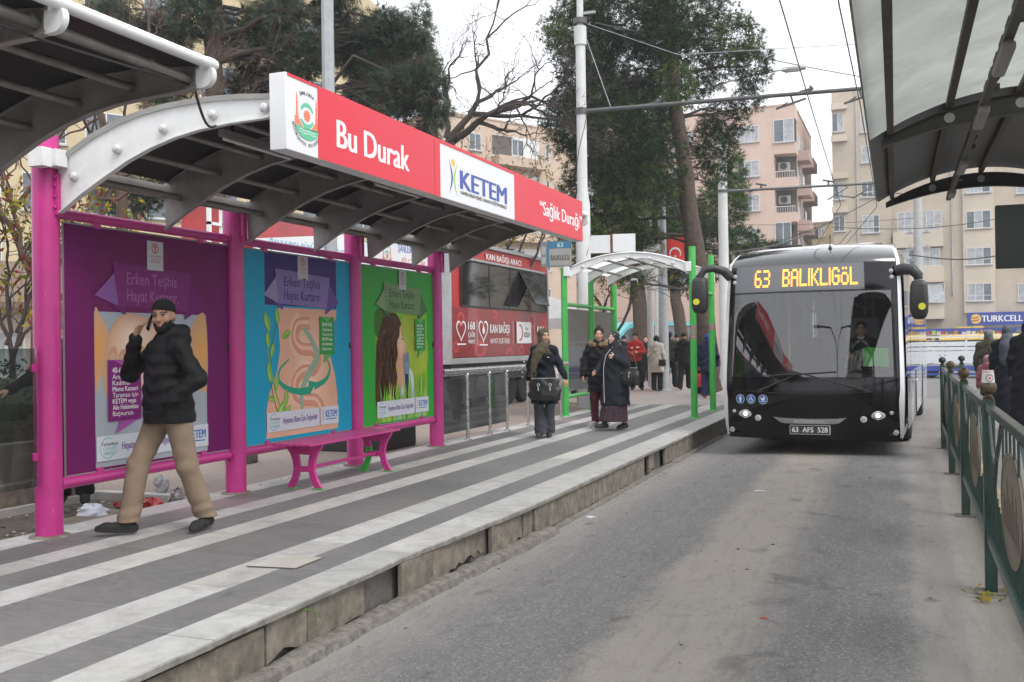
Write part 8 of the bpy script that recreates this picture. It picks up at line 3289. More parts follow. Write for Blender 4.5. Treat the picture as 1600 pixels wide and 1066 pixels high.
# second, thinner pines behind it
d = 38
sc = d / 1555
PT2 = [W(1010, 590, d), W(1000, 480, d), W(985, 380, d), W(975, 250, d)]
bl = [blob(1130, 320, 40, 45, 0), blob(1105, 390, 50, 45, .5), blob(1140, 290, 25, 30, 0, .7), blob(1075, 430, 40, 30, 0), blob(1150, 262, 14, 24, 0, .5), blob(1040, 370, 50, 40, 0), blob(960, 400, 60, 40, 1), blob(910, 385, 50, 40, 1)]
pine('pine_tree', 'darker pine with slanting bare trunk behind the flag and lamp pole', (PT2[0][0], PT2[0][1], .2), PT2, [.34, .3, .24, .16], bl, 5200, NG, 5, ln=.24, wd=.012, nb=10)
d = 45
sc = d / 1555
PT2 = [W(1075, 600, d), W(1062, 500, d), W(1048, 420, d), W(1040, 330, d)]
bl = [blob(1160, 375, 28, 18, 0), blob(1060, 350, 45, 50, 0), blob(1030, 310, 40, 40, .5), blob(1195, 392, 40, 12, 0, .8)]
pine('pine_tree', 'smaller far pine whose bare trunk leans beside the right green posts', (PT2[0][0], PT2[0][1], .2), PT2, [.32, .28, .22, .12], bl, 3200, NG, 6, ln=.26, wd=.014, nb=10)
# blue-green pine with cones behind the magenta shelter
d = 17.5
sc = d / 1555
PT3 = [W(352, 640, d), W(345, 480, d), W(335, 250, d), W(332, 60, d), W(328, -120, d)]
bl = [blob(170, 30, 55, 40, 0, .6), blob(250, 60, 60, 45, .6, .6), blob(300, 20, 50, 40, -.3, .55), blob(390, 60, 60, 50, .5, .65), blob(440, 20, 50, 40, 0, .65), blob(400, 130, 60, 35, .8, .65), blob(470, 90, 55, 45, 0, .6), blob(250, 130, 60, 40, 0, .55), blob(200, 90, 40, 40, 0, .5),
      blob(560, 80, 45, 50, .5, .9), blob(600, 60, 45, 50, 0, 1.0), blob(640, 90, 45, 50, .3, 1.0), blob(620, 140, 60, 45, 0, 1.1), blob(665, 130, 35, 40, -.4, .9), blob(580, 150, 50, 45, .6, .8), blob(680, 175, 28, 28, 0, .6), blob(655, 40, 22, 42, 0, .5), blob(520, 30, 40, 40, 1.0, .7),
      blob(300, 290, 70, 40, 1.2, .6), blob(200, 310, 60, 40, 1.4, .5), blob(380, 260, 60, 50, 1.2, .8), blob(660, 215, 30, 25, 0, .6), blob(330, -60, 120, 40, 0, .5), blob(520, -30, 70, 40, 0, .5)]
pine('pine_tree', 'blue green pine with sparse coned branches behind the magenta shelter', (PT3[0][0], PT3[0][1], .2), PT3, [.2, .19, .165, .15, .12], [(b_[0], tuple(r_ * .88 for r_ in b_[1]), b_[2]) for b_ in bl], 27000, NB_, 8, ln=.14, wd=.0036, nb=13, spread=.5, droop=.7, cones=240, shell=.25, dead=.12, twigs=3.2)

def bare_tree(name, lab, base, first, depth, seed, m, spread=.55, leaf=None, r0=.12, nleaf=0, grow=.74, kids=(2, 3), trunk=None, up=.12, minr=.0035):
 """leafless tree: limbs fork and taper; first = list of (start, end) main limbs"""
 rnd_ = random.Random(seed)
 root = thing(name, lab, 'tree', base)
 B = Vector(base)
 tips = []
 o = MB()
 if trunk:
  o.tube([Vector(p) - B for p in trunk], [r0 * 1.3, r0 * 1.15, r0][:len(trunk)] if len(trunk) <= 3 else [r0 * (1.3 - .3 * k / (len(trunk) - 1)) for k in range(len(trunk))], 10, caps=False)
  o.build('trunk', m, root, smooth=60)
  o = MB()

 def grow_(a, dr, L, r, dep):
  b = a + dr * L
  pts = branch(o, a, b, r, r * .6, rnd_, .16, 4 if dep > 2 else 3, 6 if dep > 3 else (5 if dep > 1 else 3))
  tips.append((b, dr))
  if dep == 0:
   return
  for k in range(rnd_.choice(kids)):
   nd = (dr + Vector([rnd_.gauss(0, spread) for _ in range(3)]) + Z3 * up).normalized()
   grow_(b if k < 2 else rnd_.choice(pts[1:]), nd, L * rnd_.uniform(grow - .16, grow + .1), max(r * .52, minr), dep - 1)
  if dep > 1 and rnd_.random() < .7:
   nd = (dr * .6 + Vector([rnd_.gauss(0, .8) for _ in range(3)])).normalized()
   grow_(pts[2], nd, L * .5, max(r * .4, minr), dep - 2)
 for (a, b, r) in first:
  a, b = Vector(a) - B, Vector(b) - B
  dr = (b - a)
  L = dr.length
  grow_(a, dr.normalized(), L, r, depth)
 o.build('branches', m, root, smooth=60, fn=False)
 if leaf is not None and nleaf:
  rng = np.random.default_rng(seed)
  T = np.array([t[0] for t in tips])
  P = T[rng.integers(len(T), size=nleaf)] + rng.normal(0, .06, (nleaf, 3))
  d = unit(rng.normal(0, 1, (nleaf, 3)))
  s = unit(np.cross(d, rng.normal(0, 1, (nleaf, 3)))) * .02
  d = d * .05
  V = np.stack([P - d, P + s, P + d, P - s], 1).reshape(-1, 3)
  raw_mesh('leaves', V, np.arange(len(V)).reshape(-1, 4), rng.integers(len(leaf), size=nleaf), leaf, root)
 return root

d = 24
b0 = W(690, 600, d)
fk = W(698, 228, d)
bare_tree('bare_tree', 'leafless dark tree spreading over the right half of the long red sign', (b0[0], b0[1], .2),
          [(fk, W(745, 160, d), .1), (fk, W(760, 180, d - .5), .11), (W(697, 215, d), W(698, 150, d + .3), .08), (W(745, 165, d), W(760, 60, d + .3), .05), (W(760, 180, d - .5), W(830, 150, d - .3), .06), (W(740, 178, d), W(815, 180, d), .07), (W(700, 215, d), W(730, 262, d - .5), .035)],
          6, 12, m_twig, spread=.45, minr=.0045, r0=.15, trunk=[b0, W(693, 420, d), W(690, 270, d), fk], grow=.72, up=.03)
lfY = [foliage('yellow_leaf', (.3, .24, .03), .3), foliage('green_yellow_leaf', (.16, .17, .03), .3), foliage('red_leaf', (.22, .06, .04), .3)]
d = 25
b0 = W(800, 560, d)
bare_tree('young_tree', 'thin young tree with a few yellow leaves between the red trailer and the white mast', (b0[0], b0[1], .2),
          [(W(800, 470, d), W(790, 400, d), .05), (W(800, 470, d), W(840, 395, d), .05), (W(800, 440, d), W(770, 370, d), .04), (W(800, 450, d), W(825, 360, d), .04)], 4, 21, m_twig, spread=.5, leaf=lfY[:2], nleaf=900, r0=.07, trunk=[b0, W(800, 500, d), W(800, 440, d)], grow=.7)
d = 28
b0 = W(955, 600, d)
bare_tree('young_tree', 'small tree with yellow leaves behind the green shelter glass', (b0[0], b0[1], .2),
          [(W(955, 540, d), W(945, 480, d), .05), (W(955, 540, d), W(985, 470, d), .05), (W(950, 500, d), W(925, 450, d), .04)], 4, 23, m_twig, spread=.5, leaf=lfY[:2], nleaf=800, r0=.07, trunk=[b0, W(955, 560, d), W(953, 500, d)], grow=.7)
d = 12
b0 = W(20, 690, d)
bare_tree('bare_tree', 'bare shrub tree with red and yellow leaves left of the first magenta post', (b0[0], b0[1], .2),
          [(W(20, 560, d), W(40, 460, d), .03), (W(20, 560, d), W(-10, 450, d), .03), (W(25, 520, d), W(60, 430, d), .025), (W(10, 540, d), W(15, 430, d), .03), (W(30, 540, d), W(90, 470, d), .025)], 4, 31, m_twig, spread=.5, leaf=lfY, nleaf=1500, r0=.035, trunk=[b0, W(20, 620, d), W(20, 550, d)], grow=.72)
d = 14
b0 = W(60, 690, d)
bare_tree('bare_tree', 'leafless brown branches seen between the left canopy and the first magenta post', (b0[0], b0[1], .2),
          [(W(60, 450, d), W(20, 330, d), .05), (W(60, 450, d), W(180, 280, d), .055), (W(60, 420, d), W(-20, 290, d), .05), (W(150, 310, d), W(240, 230, d), .035), (W(150, 310, d), W(290, 270, d), .03), (W(20, 330, d), W(70, 250, d), .04)], 5, 33, mat('reddish_twig', (.095, .06, .045), .95, var=.3), spread=.5, r0=.09, trunk=[b0, W(60, 560, d), W(60, 430, d)], grow=.7)
d = 15
b0 = W(190, 700, d)
bare_tree('bare_tree', 'leafless reddish branches above the first white roof arch', (b0[0], b0[1], .2),
          [(W(190, 280, d), W(150, 120, d), .05), (W(190, 280, d), W(230, 130, d), .05), (W(190, 250, d), W(110, 60, d), .04), (W(200, 240, d), W(280, 190, d), .04), (W(195, 260, d), W(300, 250, d), .03)], 5, 35, mat('reddish_twig', None), spread=.48, r0=.08, trunk=[b0, W(190, 500, d), W(190, 260, d)], grow=.7)

def hedge(name, lab, x0, x1, y0, y1, z0, z1, mats, n, seed, leaf=.035):
 rng = np.random.default_rng(seed)
 root = thing(name, lab, 'hedge', ((x0 + x1) / 2, (y0 + y1) / 2, z0))
 c = np.array(((x0 + x1) / 2, (y0 + y1) / 2, z0))
 o = MB()
 q = random.Random(seed)
 rings = []
 for k in range(25):
  y = y0 + (y1 - y0) * k / 24
  w_ = (x1 - x0) / 2 * q.uniform(.7, .84)
  h_ = (z1 - z0) * q.uniform(.82, .9)
  rings.append([Vector((-w_, y - c[1], 0)), Vector((-w_, y - c[1], h_ * .8)), Vector((-w_ * .6, y - c[1], h_)), Vector((w_ * .6, y - c[1], h_)), Vector((w_, y - c[1], h_ * .8)), Vector((w_, y - c[1], 0))])
 o.loft(rings, True)
 o.build('inner_mass', m_leafd, root, smooth=0)
 P = np.stack([rng.uniform(x0, x1, n), rng.uniform(y0, y1, n), rng.uniform(z0, z1, n)], 1)
 # push to the shell
 u = (P - np.array(((x0 + x1) / 2, 0, (z0 + z1) / 2))) / np.array(((x1 - x0) / 2, 1, (z1 - z0) / 2))
 m_ = np.maximum(np.abs(u[:, 0]), np.abs(u[:, 2]))
 P = P[m_ > .78]
 n = len(P)
 P += .05 * np.sin(P[:, [1, 2, 1]] * 7)
 d_ = unit(rng.normal(0, 1, (n, 3))) * leaf * rng.uniform(.6, 1.3, (n, 1))
 s = unit(np.cross(d_, rng.normal(0, 1, (n, 3)))) * leaf * .45
 P = P - c
 V = np.stack([P - d_, P + s, P + d_, P - s], 1).reshape(-1, 3)
 raw_mesh('foliage', V, np.arange(len(V)).reshape(-1, 4), rng.integers(len(mats), size=n), mats, root)
 return root

HL = [foliage('hedge_dark', (.018, .028, .012)), foliage('hedge_mid', (.03, .045, .018)), foliage('hedge_light', (.05, .07, .028))]
hedge('hedge', 'dark clipped evergreen hedge on the planter wall at the left edge', -9.2, -7.9, 2, 7.9, .3, 1.52, HL, 22000, 4, .03)
# weed growing from the kerb facing
o = MB()
o.tube([(-3.04, 4.62, .2), (-2.99, 4.6, .235), (-2.97, 4.66, .2), (-2.98, 4.69, .12)], .003, 5)
o.tube([(-3.04, 4.63, .2), (-3.0, 4.68, .22), (-2.98, 4.74, .15)], .0025, 5)
tag(o.build('weed', mat('weed_green', (.12, .18, .05), .7, var=.2)), 'thin green weed hanging from the broken kerb facing', 'plant')
o = MB()
q = random.Random(4)
for k in range(34):
 a, r_ = q.uniform(0, 6.28), q.uniform(.02, .055)
 c = Vector((.5 + q.gauss(0, .05), 6.9 + q.gauss(0, .1), .005))
 o.use(lfY[q.randrange(2)]).quad(c, c + Vector((math.cos(a) * r_, math.sin(a) * r_, .02)), c + Vector((math.cos(a + .5) * r_, math.sin(a + .5) * r_, .03)))
tag(o.build('weed', None, None, smooth=0, fn=False), 'yellow green weed tuft at the foot of the green fence post', 'plant')

# ================================================================ buildings
m_pinkw = mat('pink_render', (.6, .45, .375), .9, var=.1, scale=.5, dirt=.12)
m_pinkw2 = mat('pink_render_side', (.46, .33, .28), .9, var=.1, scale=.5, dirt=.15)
m_beigew = mat('beige_render', (.5, .43, .345), .9, var=.13, scale=.45, bump=.2, bscale=8, dirt=.18)
m_beigel = mat('beige_render_light', (.57, .5, .41), .9, var=.1, scale=.5, dirt=.15)
m_yellw = mat('cream_render', (.52, .43, .27), .9, var=.12, scale=.4, dirt=.15)
m_peach = mat('peach_render', (.52, .4, .31), .9, var=.12, scale=.4, dirt=.15)
m_win = mat('window_pane', (.1, .12, .14), .08, var=.5, scale=1.5, spec=.8)
m_curt = mat('curtain', (.4, .42, .44), .7, var=.35, scale=2.5)
m_frame = mat('window_frame_white', (.62, .63, .62), .5, var=.08)
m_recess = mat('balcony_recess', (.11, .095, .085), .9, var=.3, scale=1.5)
m_acu = mat('ac_unit', (.4, .4, .39), .6, var=.1)

class Facade:
 """a building on its own axes: x along the front (to the viewer's right), y into the building, z up; front at y = 0"""

 def __init__(s, name, lab, loc, rz, cat='building'):
  s.root = thing(name, lab, cat, loc, rz)
  s.q = random.Random(hash(name) % 1000 + len(lab))

 def block(s, x0, x1, y0, y1, z0, z1, m, name='wall'):
  o = MB()
  o.bb((x0, y0, z0), (x1, y1, z1))
  return o.build(name, m, s.root, smooth=0)

 def window(s, x0, x1, z0, z1, y=0.0, cols=3, curtain=True, transom=False, side=0):
  """side 0: on the front; side 1: on the right flank at x = y (then x0..x1 run into depth)"""
  f = MB()
  B = (lambda a, b: (a, b)) if side == 0 else None

  def bb(o, xa, xb, ya, yb, za, zb):
   if side == 0:
    o.bb((xa, y + ya, za), (xb, y + yb, zb))
   else:
    o.bb((y - ya, xa, za), (y - yb, xb, zb))
  t = .055
  bb(f, x0, x1, -.045, .01, z0, z0 + t)
  bb(f, x0, x1, -.045, .01, z1 - t, z1)
  for k in range(cols + 1):
   xx = x0 + (x1 - x0 - t) * k / cols
   bb(f, xx, xx + t, -.044, .01, z0 + t, z1 - t)
  if transom:
   bb(f, x0 + t, x1 - t, -.04, .01, z0 + (z1 - z0) * .3, z0 + (z1 - z0) * .3 + t * .8)
  w_ = f.build('window', m_frame, s.root, smooth=0)
  p = MB()
  for k in range(cols):
   xa = x0 + (x1 - x0) * k / cols + t * .5
   xb = x0 + (x1 - x0) * (k + 1) / cols - t * .2
   p.use(m_curt if (curtain and s.q.random() < .62) else m_win)
   if side == 0:
    p.quad((xa, y - .02, z0 + .03), (xb, y - .02, z0 + .03), (xb, y - .02, z1 - .03), (xa, y - .02, z1 - .03))
   else:
    p.quad((y + .02, xa, z0 + .03), (y + .02, xb, z0 + .03), (y + .02, xb, z1 - .03), (y + .02, xa, z1 - .03))
  p.build('pane', None, w_, smooth=0, fn=False)
  sl_ = MB()
  bb(sl_, x0 - .08, x1 + .08, -.13, .0, z0 - .07, z0)
  sl_.build('sill', m_conp, w_, smooth=0)
  return w_

 def roofline(s, x0, x1, y0, y1, z, m):
  o = MB()
  o.bb((x0 - .06, y0 - .06, z), (x1 + .06, y1, z + .12))
  return o.build('cornice', m, s.root, smooth=0)

def depth_frame(xl, xr, dl, dr):
 """ground position of the left front corner and heading of a front that runs between two image columns at given depths"""
 a, b = pix(xl, 560, dl), pix(xr, 560, dr)
 return Vector((a.x, a.y, 0)), math.atan2(b.y - a.y, b.x - a.x), math.hypot(b.x - a.x, b.y - a.y)

def zat(y, x, d):
 return pix(x, y, d).z

# pink apartment block
loc, rz, L = depth_frame(930, 1246, 82, 76)
Pk = Facade('apartment_building', 'pink rendered apartment block with corner balconies right of the tall pine', loc, rz)
fx = lambda x: (x - 930) / (1246 - 930) * L
ztop = zat(165, 1230, 76.4)
Pk.block(0, fx(1216), 0, 14, 0, ztop, m_pinkw)
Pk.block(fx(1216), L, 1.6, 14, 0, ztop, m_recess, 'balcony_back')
rows = [(196, 222), (251, 276), (304, 330), (357, 383), (410, 436)]
for i, (ya, yb) in enumerate(rows):
 z1, z0 = zat(ya, 1178, 77.2), zat(yb, 1178, 77.2)
 for (xa, xb) in ((1161, 1194), (1060, 1093), (985, 1018)):
  Pk.window(fx(xa), fx(xb), z0, z1, cols=3, transom=i > 0)
zz = [ztop] + [zat(y, 1230, 76.3) for y in (186, 222, 240, 277, 293, 332, 347, 388, 402)]
# balcony fronts: parapet bands and openings, the top one glazed in
bands_ = [(zz[1], zz[0]), (zz[3], zz[2]), (zz[5], zz[4]), (zz[7], zz[6]), (zz[9], zz[8])]
for (z0, z1) in bands_:
 Pk.block(fx(1216), L + .1, -.02, 1.6, z0, z1, m_pinkw, 'balcony_front')
Pk.window(fx(1216), L, zz[2], zz[1], cols=2, curtain=True)
g_ = MB()
g_.bb((fx(1217), .1, zz[2]), (L, .12, zz[1]))
g_.build('balcony_glazing', mat('frosted_glass', (.55, .57, .55), .3, var=.1), Pk.root)
Pk.window(fx(1216), fx(1240), zz[8], zz[7], cols=2, curtain=False)
for k in (3, 5):
 o = MB()
 o.rbox((fx(1228), 1.2, zz[k] - .8), (.9, .5, .65), .05)
 u_ = o.build('air_conditioner', m_acu, Pk.root)
 o = MB()
 o.lathe([(.001, 0), (.24, 0), (.26, .03), (.001, .035)], (fx(1228), .95, zz[k] - .8), 16, Matrix.Rotation(R(90), 3, 'X'))
 o.build('fan_grille', m_black, u_)
 o = MB()
 for j in range(9):
  o.bb((fx(1217) + j * .18, .03, zz[k + 1]), (fx(1217) + j * .18 + .03, .05, zz[k + 1] + .45))
 o.bb((fx(1217), .02, zz[k + 1] + .45), (L, .06, zz[k + 1] + .5))
 o.build('balcony_railing', m_frame, Pk.root)
Pk.block(L - .02, L + .0, 1.6, 14, 0, ztop - .01, m_pinkw2, 'side_wall')
for i in range(5):
 for (ya, yb) in ((2.4, 4.0), (6.0, 9.0)):
  z0 = zz[1] - 2.2 - i * 2.75
  o = MB()
  o.bb((L, ya - .3, z0 - .7), (L + .9, yb + .3, z0 + .1))
  o.build('side_balcony', m_pinkw2, Pk.root, smooth=0)
  Pk.window(ya, yb, z0 + .15, z0 + 1.6, y=L + .01, cols=2, side=1)
Pk.roofline(0, L, 0, 14, ztop, m_pinkw)
o = MB()
o.bb((fx(1176), 3, ztop), (fx(1183), 4, ztop + 1.0))
o.build('chimney', m_pinkw, Pk.root)
# hairdresser on its ground floor
o = MB()
o.bb((-1.4, -.25, zat(522, 950, 81.5)), (fx(1012), -.02, zat(503, 950, 81.5)))
o2 = thing('shop_sign', 'dark hairdresser fascia sign reading KUAFÖR under the peach wall', 'sign', loc, rz)
o.build('sign_board', mat('anthracite', (.045, .047, .05), .5, var=.1), o2)
o = MB()
o.use(mat('red_letter', (.55, .05, .04), .5, var=0)).text('BA', (fx(966), -.255, zat(517.5, 970, 81.5)), X3, Z3, .5, None, .022, depth=0)
o.use(m_signw).text('KUAFÖR', (fx(979), -.255, zat(517.5, 980, 81.5)), X3, Z3, .5, 1.9, .022, depth=0)
o.build('lettering', None, o2, smooth=0, fn=False)
# beige apartment block on the right
loc, rz, L = depth_frame(1305, 1640, 80, 74)
Bg = Facade('apartment_building', 'beige apartment block with enclosed balconies above the blue and yellow shops', loc, rz)
fx = lambda x: (x - 1305) / 335 * L
DX = lambda x: 80 - 6 * (x - 1305) / 335
zt = zat(140, 1340, DX(1340))
Bg.block(0, fx(1400), .0, 12, 0, zt, m_beigew)
Bg.block(fx(1400), L + 8, .6, 12, 0, zt + .3, m_beigew)
Bg.block(fx(1514), fx(1562), .35, .62, zat(489, 1530, DX(1530)), zt, m_beigel, 'bay_strip')
for (ya, yb) in ((177, 206), (227, 254), (282, 308), (336, 364)):
 Bg.window(fx(1353), fx(1382), zat(yb, 1368, DX(1368)), zat(ya, 1368, DX(1368)), cols=2 if ya < 230 else 3, transom=ya > 270)
for k, (ya, yb) in enumerate(((177, 206), (227, 254), (285, 312), (338, 362))):
 z1, z0 = zat(ya, 1312, DX(1312)), zat(yb, 1312, DX(1312))
 if k in (0, 2, 3):
  Bg.window(fx(1305.5), fx(1325), z0, z1, cols=2)
 o = MB()
 o.bb((fx(1304), -.35, z1 + .25), (fx(1331), 0, z1 + .75))
 o.build('lintel_box', m_beigel, Bg.root)
for k, (ya, yb, xa, xb) in enumerate(((331, 362, 1411, 1481), (390, 417, 1412, 1478), (444, 474, 1413, 1484))):
 z1, z0 = zat(ya, 1440, DX(1440)), zat(yb, 1440, DX(1440))
 o = MB()
 o.bb((fx(1404), -.5, z0 - 1.25), (fx(1483), .6, z0))
 o.build('balcony_front', m_beigel, Bg.root)
 Bg.window(fx(xa), fx(xb), z0, z1, y=-.3, cols=6 if k == 0 else 4, transom=k == 0)
 if k == 2:
  o = MB()
  o.add([(fx(1450), -.35, z1), (fx(1480), -.35, z1), (fx(1486), -.7, z0 - .05), (fx(1452), -.7, z0)], [(0, 1, 2, 3)])
  o.build('awning', m_curt, Bg.root, smooth=0)
for k, (ya, yb) in enumerate(((272, 300), (328, 356), (386, 413), (442, 470), (215, 242))):
 Bg.window(fx(1519), fx(1557), zat(yb, 1540, DX(1540)), zat(ya, 1540, DX(1540)), y=.35, cols=3, transom=k > 1)
 Bg.window(fx(1596), fx(1630), zat(yb, 1610, DX(1610)), zat(ya, 1610, DX(1610)), y=.6, cols=3)
o = MB()
o.tube([(fx(1346), -.06, 2), (fx(1346), -.06, zt)], .06, 6)
o.tube([(fx(1497), .54, 5), (fx(1497), .54, zt)], .06, 6)
o.build('drain_pipe', m_conp, Bg.root)
# shop fronts at its foot
sf = thing('market_shop', 'blue and yellow shop front with crowded shelves below the beige block', 'shop', loc, rz)
m_sblue = mat('shop_blue', (.03, .06, .3), .45, var=.1)
m_syel = mat('shop_yellow', (.75, .5, .1), .5, var=.1)
z_ = lambda y: zat(y, 1510, 76)
o = MB()
o.use(m_sblue).bb((fx(1443), -1.2, z_(520)), (fx(1640), -.3, z_(513)))
o.build('fascia', None, sf)
o = MB()
for k in range(14):
 o.use(m_sblue).bb((fx(1446) + k * .125, -1.0, 0), (fx(1446) + k * .125 + .1, -.9, z_(520)))
o.use(m_sblue).bb((fx(1446), -.9, 0), (fx(1478), -.85, z_(520)))
o.build('roller_shutter', None, sf)
o = MB()
a_, b_ = fx(1474), fx(1640)
o.use(m_syel).add([(a_, -1.1, z_(520)), (b_, -1.1, z_(519)), (b_, -2.2, z_(527)), (a_, -2.2, z_(529))], [(0, 1, 2, 3)]).add([(a_, -2.2, z_(529)), (b_, -2.2, z_(527)), (b_, -2.2, z_(529.5)), (a_, -2.2, z_(531.5))], [(0, 1, 2, 3)])
o.build('awning', None, sf, smooth=0)
o = MB()
o.use(m_syel).bb((fx(1500), -1.0, z_(514.5)), (fx(1525), -.95, z_(510.5))).bb((fx(1527), -1.0, z_(514)), (fx(1542), -.95, z_(510)))
o.use(m_syel).lathe([(.001, -.1), (.62, -.1), (.62, .1), (.001, .1)], (fx(1448), -1.4, z_(541)), 20, Matrix.Rotation(R(90), 3, 'X'))
o.build('yellow_sign', None, sf)
q = random.Random(12)
for j in range(5):
 o = MB()
 zz_ = .3 + j * .42
 o.use(m_frame).bb((fx(1449), -1.6, zz_ - .04), (fx(1640), -1.1, zz_))
 x = fx(1450)
 while x < fx(1638):
  wdt = q.uniform(.12, .3)
  hh_ = q.uniform(.18, .34)
  o.use(q.choice([m_sblue, mat('goods_white', (.5, .5, .48), .6, var=.2), mat('goods_amber', (.4, .2, .06), .5, var=.3), mat('goods_lime', (.4, .42, .08), .5, var=.2), mat('goods_red', (.35, .06, .04), .5, var=.2), m_win]))
  o.bb((x, -1.55, zz_), (x + wdt, -1.2, zz_ + hh_))
  x += wdt + q.uniform(.02, .1)
 o.build('goods_shelf', None, sf)
o = MB()
o.use(mat('shop_dark', (.06, .06, .065), .8, var=.2)).bb((fx(1478), -.2, 0), (fx(1640), -.1, z_(520)))
o.build('shop_interior', None, sf)
ts = thing('shop_sign', 'wide blue TURKCELL shop sign with a yellow round emblem', 'sign', loc, rz)
o = MB()
o.use(m_sblue).bb((fx(1518), -.6, z_(509)), (fx(1625), -.1, z_(489)))
o.build('sign_board', None, ts)
o = MB()
zc = (z_(508) + z_(490)) / 2
o.use(m_gold).quad(*[(fx(1531) + .37 * math.cos(t), -.61, zc + .37 * math.sin(t)) for t in [2 * math.pi * k / 20 for k in range(20)]])
o.use(m_sblue)
for dz in (-.12, .1):
 pts = [(fx(1531) - .37 + .07 * k, -.615, zc + dz - .08 + .02 * k + .05 * math.sin(k * .9)) for k in range(9)]
 o.tube(pts, .03, 5)
o.use(m_signw).text('TURKCELL', (fx(1540), -.615, zc - .22), X3, Z3, .46, 2.75, .022, depth=0)
o.build('lettering', None, ts, smooth=0, fn=False)
# low ochre house between the two blocks
loc, rz, L = depth_frame(1262, 1312, 100, 98)
Oc = Facade('house', 'small ochre house seen in the gap between the pink and beige blocks', loc, rz)
Oc.block(0, L, 0, 8, 0, zat(350, 1285, 100), m_yellw)
Oc.window(L * .3, L * .6, zat(372, 1285, 100), zat(358, 1285, 100))
Oc.roofline(0, L, 0, 8, zat(350, 1285, 100), m_peach)
# peach block behind the bare tree
loc, rz, L = depth_frame(690, 905, 66, 74)
Pe = Facade('apartment_building', 'peach apartment block behind the bare tree and the long red sign', loc, rz)
fx = lambda x: (x - 690) / 215 * L
zt = zat(193, 800, 70)
Pe.block(0, L, 0, 12, 0, zt, m_peach)
for (ya, yb) in ((217, 243), (275, 301), (333, 359), (391, 417), (449, 475)):
 z1, z0 = zat(ya, 800, 70), zat(yb, 800, 70)
 Pe.window(fx(733), fx(751), z0, z1, cols=2, curtain=False)
 Pe.block(fx(768), fx(842), -.02, .05, z0 - .3, z1 + .15, m_frame, 'loggia')
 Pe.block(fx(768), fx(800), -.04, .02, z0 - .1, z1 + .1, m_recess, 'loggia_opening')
 Pe.window(fx(797), fx(816), z0, z1, y=-.05, cols=2, curtain=False)
 Pe.window(fx(852), fx(858), z0 - .2, z1, cols=1, curtain=False)
 Pe.block(fx(766), fx(843), -.9, -.02, z0 - .9, z0 - .25, m_peach, 'balcony_front')
Pe.roofline(0, L, 0, 12, zt, m_peach)
# tall cream building at the back left
loc, rz, L = depth_frame(-260, 610, 40, 56)
Cr = Facade('apartment_building', 'tall cream building with blue grey windows behind the coned pine at upper left', loc, rz)
n = 9
zt = zat(10, 560, 55)
Cr.block(0, L, 0, 10, 0, zt - 1, m_yellw)
o = MB()
o.add([(-.2, -.1, zt - 1), (L + .1, -.1, zt - 1), (L + .1, -.1, zt - .2), (L * .88, -.1, zt + 1.6), (-.2, -.1, zt + 1.6), (-.2, 8, zt - 1), (L + .1, 8, zt - 1), (L + .1, 8, zt - .2), (L * .88, 8, zt + 1.6), (-.2, 8, zt + 1.6)],
      [(0, 1, 2, 3, 4), (9, 8, 7, 6, 5), (0, 5, 6, 1), (1, 6, 7, 2), (2, 7, 8, 3), (3, 8, 9, 4), (4, 9, 5, 0)])
o.build('gable', m_yellw, Cr.root, smooth=0)
for i in range(n):
 for j in range(5):
  x = L * (.06 + i * .105)
  z = zt - 3.2 - j * 3.1
  if z > 1:
   Cr.window(x, x + 1.9, z, z + 1.7, cols=2, curtain=False)
# long low grey house behind the left hedge
loc, rz, L = depth_frame(-120, 330, 24, 30)
Gh = Facade('house', 'low brown tiled garden building behind the hedge at the left edge', loc, rz)
Gh.block(0, L, 0, 5, 0, 3.0, m_beigel)
o = MB()
o.add([(-.4, -.8, 2.9), (L + .3, -.8, 2.9), (L + .3, 2.5, 4.2), (-.4, 2.5, 4.2), (-.4, -.8, 2.75), (L + .3, -.8, 2.75)], [(0, 1, 2, 3), (4, 5, 1, 0)])
o.build('roof', mat('brown_tiles', (.16, .11, .08), .9, var=.3, scale=5, bump=.6, bscale=20), Gh.root, smooth=0)
for k in range(3):
 Gh.window(1 + k * 2.3, 2.4 + k * 2.3, 1.0, 2.2)

# ================================================================ far vehicles
m_tealp = mat('teal_paint', (.07, .42, .46), .3, var=.05, coat=.5)
m_bodyd = mat('dark_coach_glass', (.02, .026, .032), .08, var=.15, coat=.5)
a, b = pix(958, 560, 44), pix(1115, 560, 52)
hd_ = math.atan2(b.y - a.y, b.x - a.x)
tb = thing('bus', 'dark minibus with a turquoise roof edge behind the walkers', 'bus', (a.x, a.y, 0), hd_)
L = math.hypot(b.x - a.x, b.y - a.y)
o = MB()
side = [(0, .45), (.1, 1.2), (.5, 1.75), (1.3, 2.25), (2.1, 2.42), (L, 2.5), (L, .4)]
o.use(m_bodyd).prism(side, (0, 0, 0), X3, Z3, Y3 * 2.1)
o.build('body', None, tb, smooth=0, bevel=.05)
o = MB()
rim_ = [(.05, 1.3), (.5, 1.78), (1.3, 2.28), (2.1, 2.45), (L, 2.53)]
for p, q_ in zip(rim_[:-1], rim_[1:]):
 o.use(m_tealp).prism([p, q_, (q_[0], q_[1] + .2), (p[0], p[1] + .2)], (0, -.02, 0), X3, Z3, Y3 * 2.14)
o.build('roof_edge', None, tb, smooth=0)
o = MB()
o.use(m_tealp).bb((.1, -.02, .4), (L, -.005, .95))
o.build('lower_panel', None, tb)
for x in (1.6, L - 1.5):
 o = MB()
 o.use(m_rubber).lathe([(.15, -.1), (.4, -.1), (.42, 0), (.4, .1), (.15, .1)], (x, .05, .42), 18, Matrix.Rotation(R(90), 3, 'X'))
 o.build('wheel', None, tb)

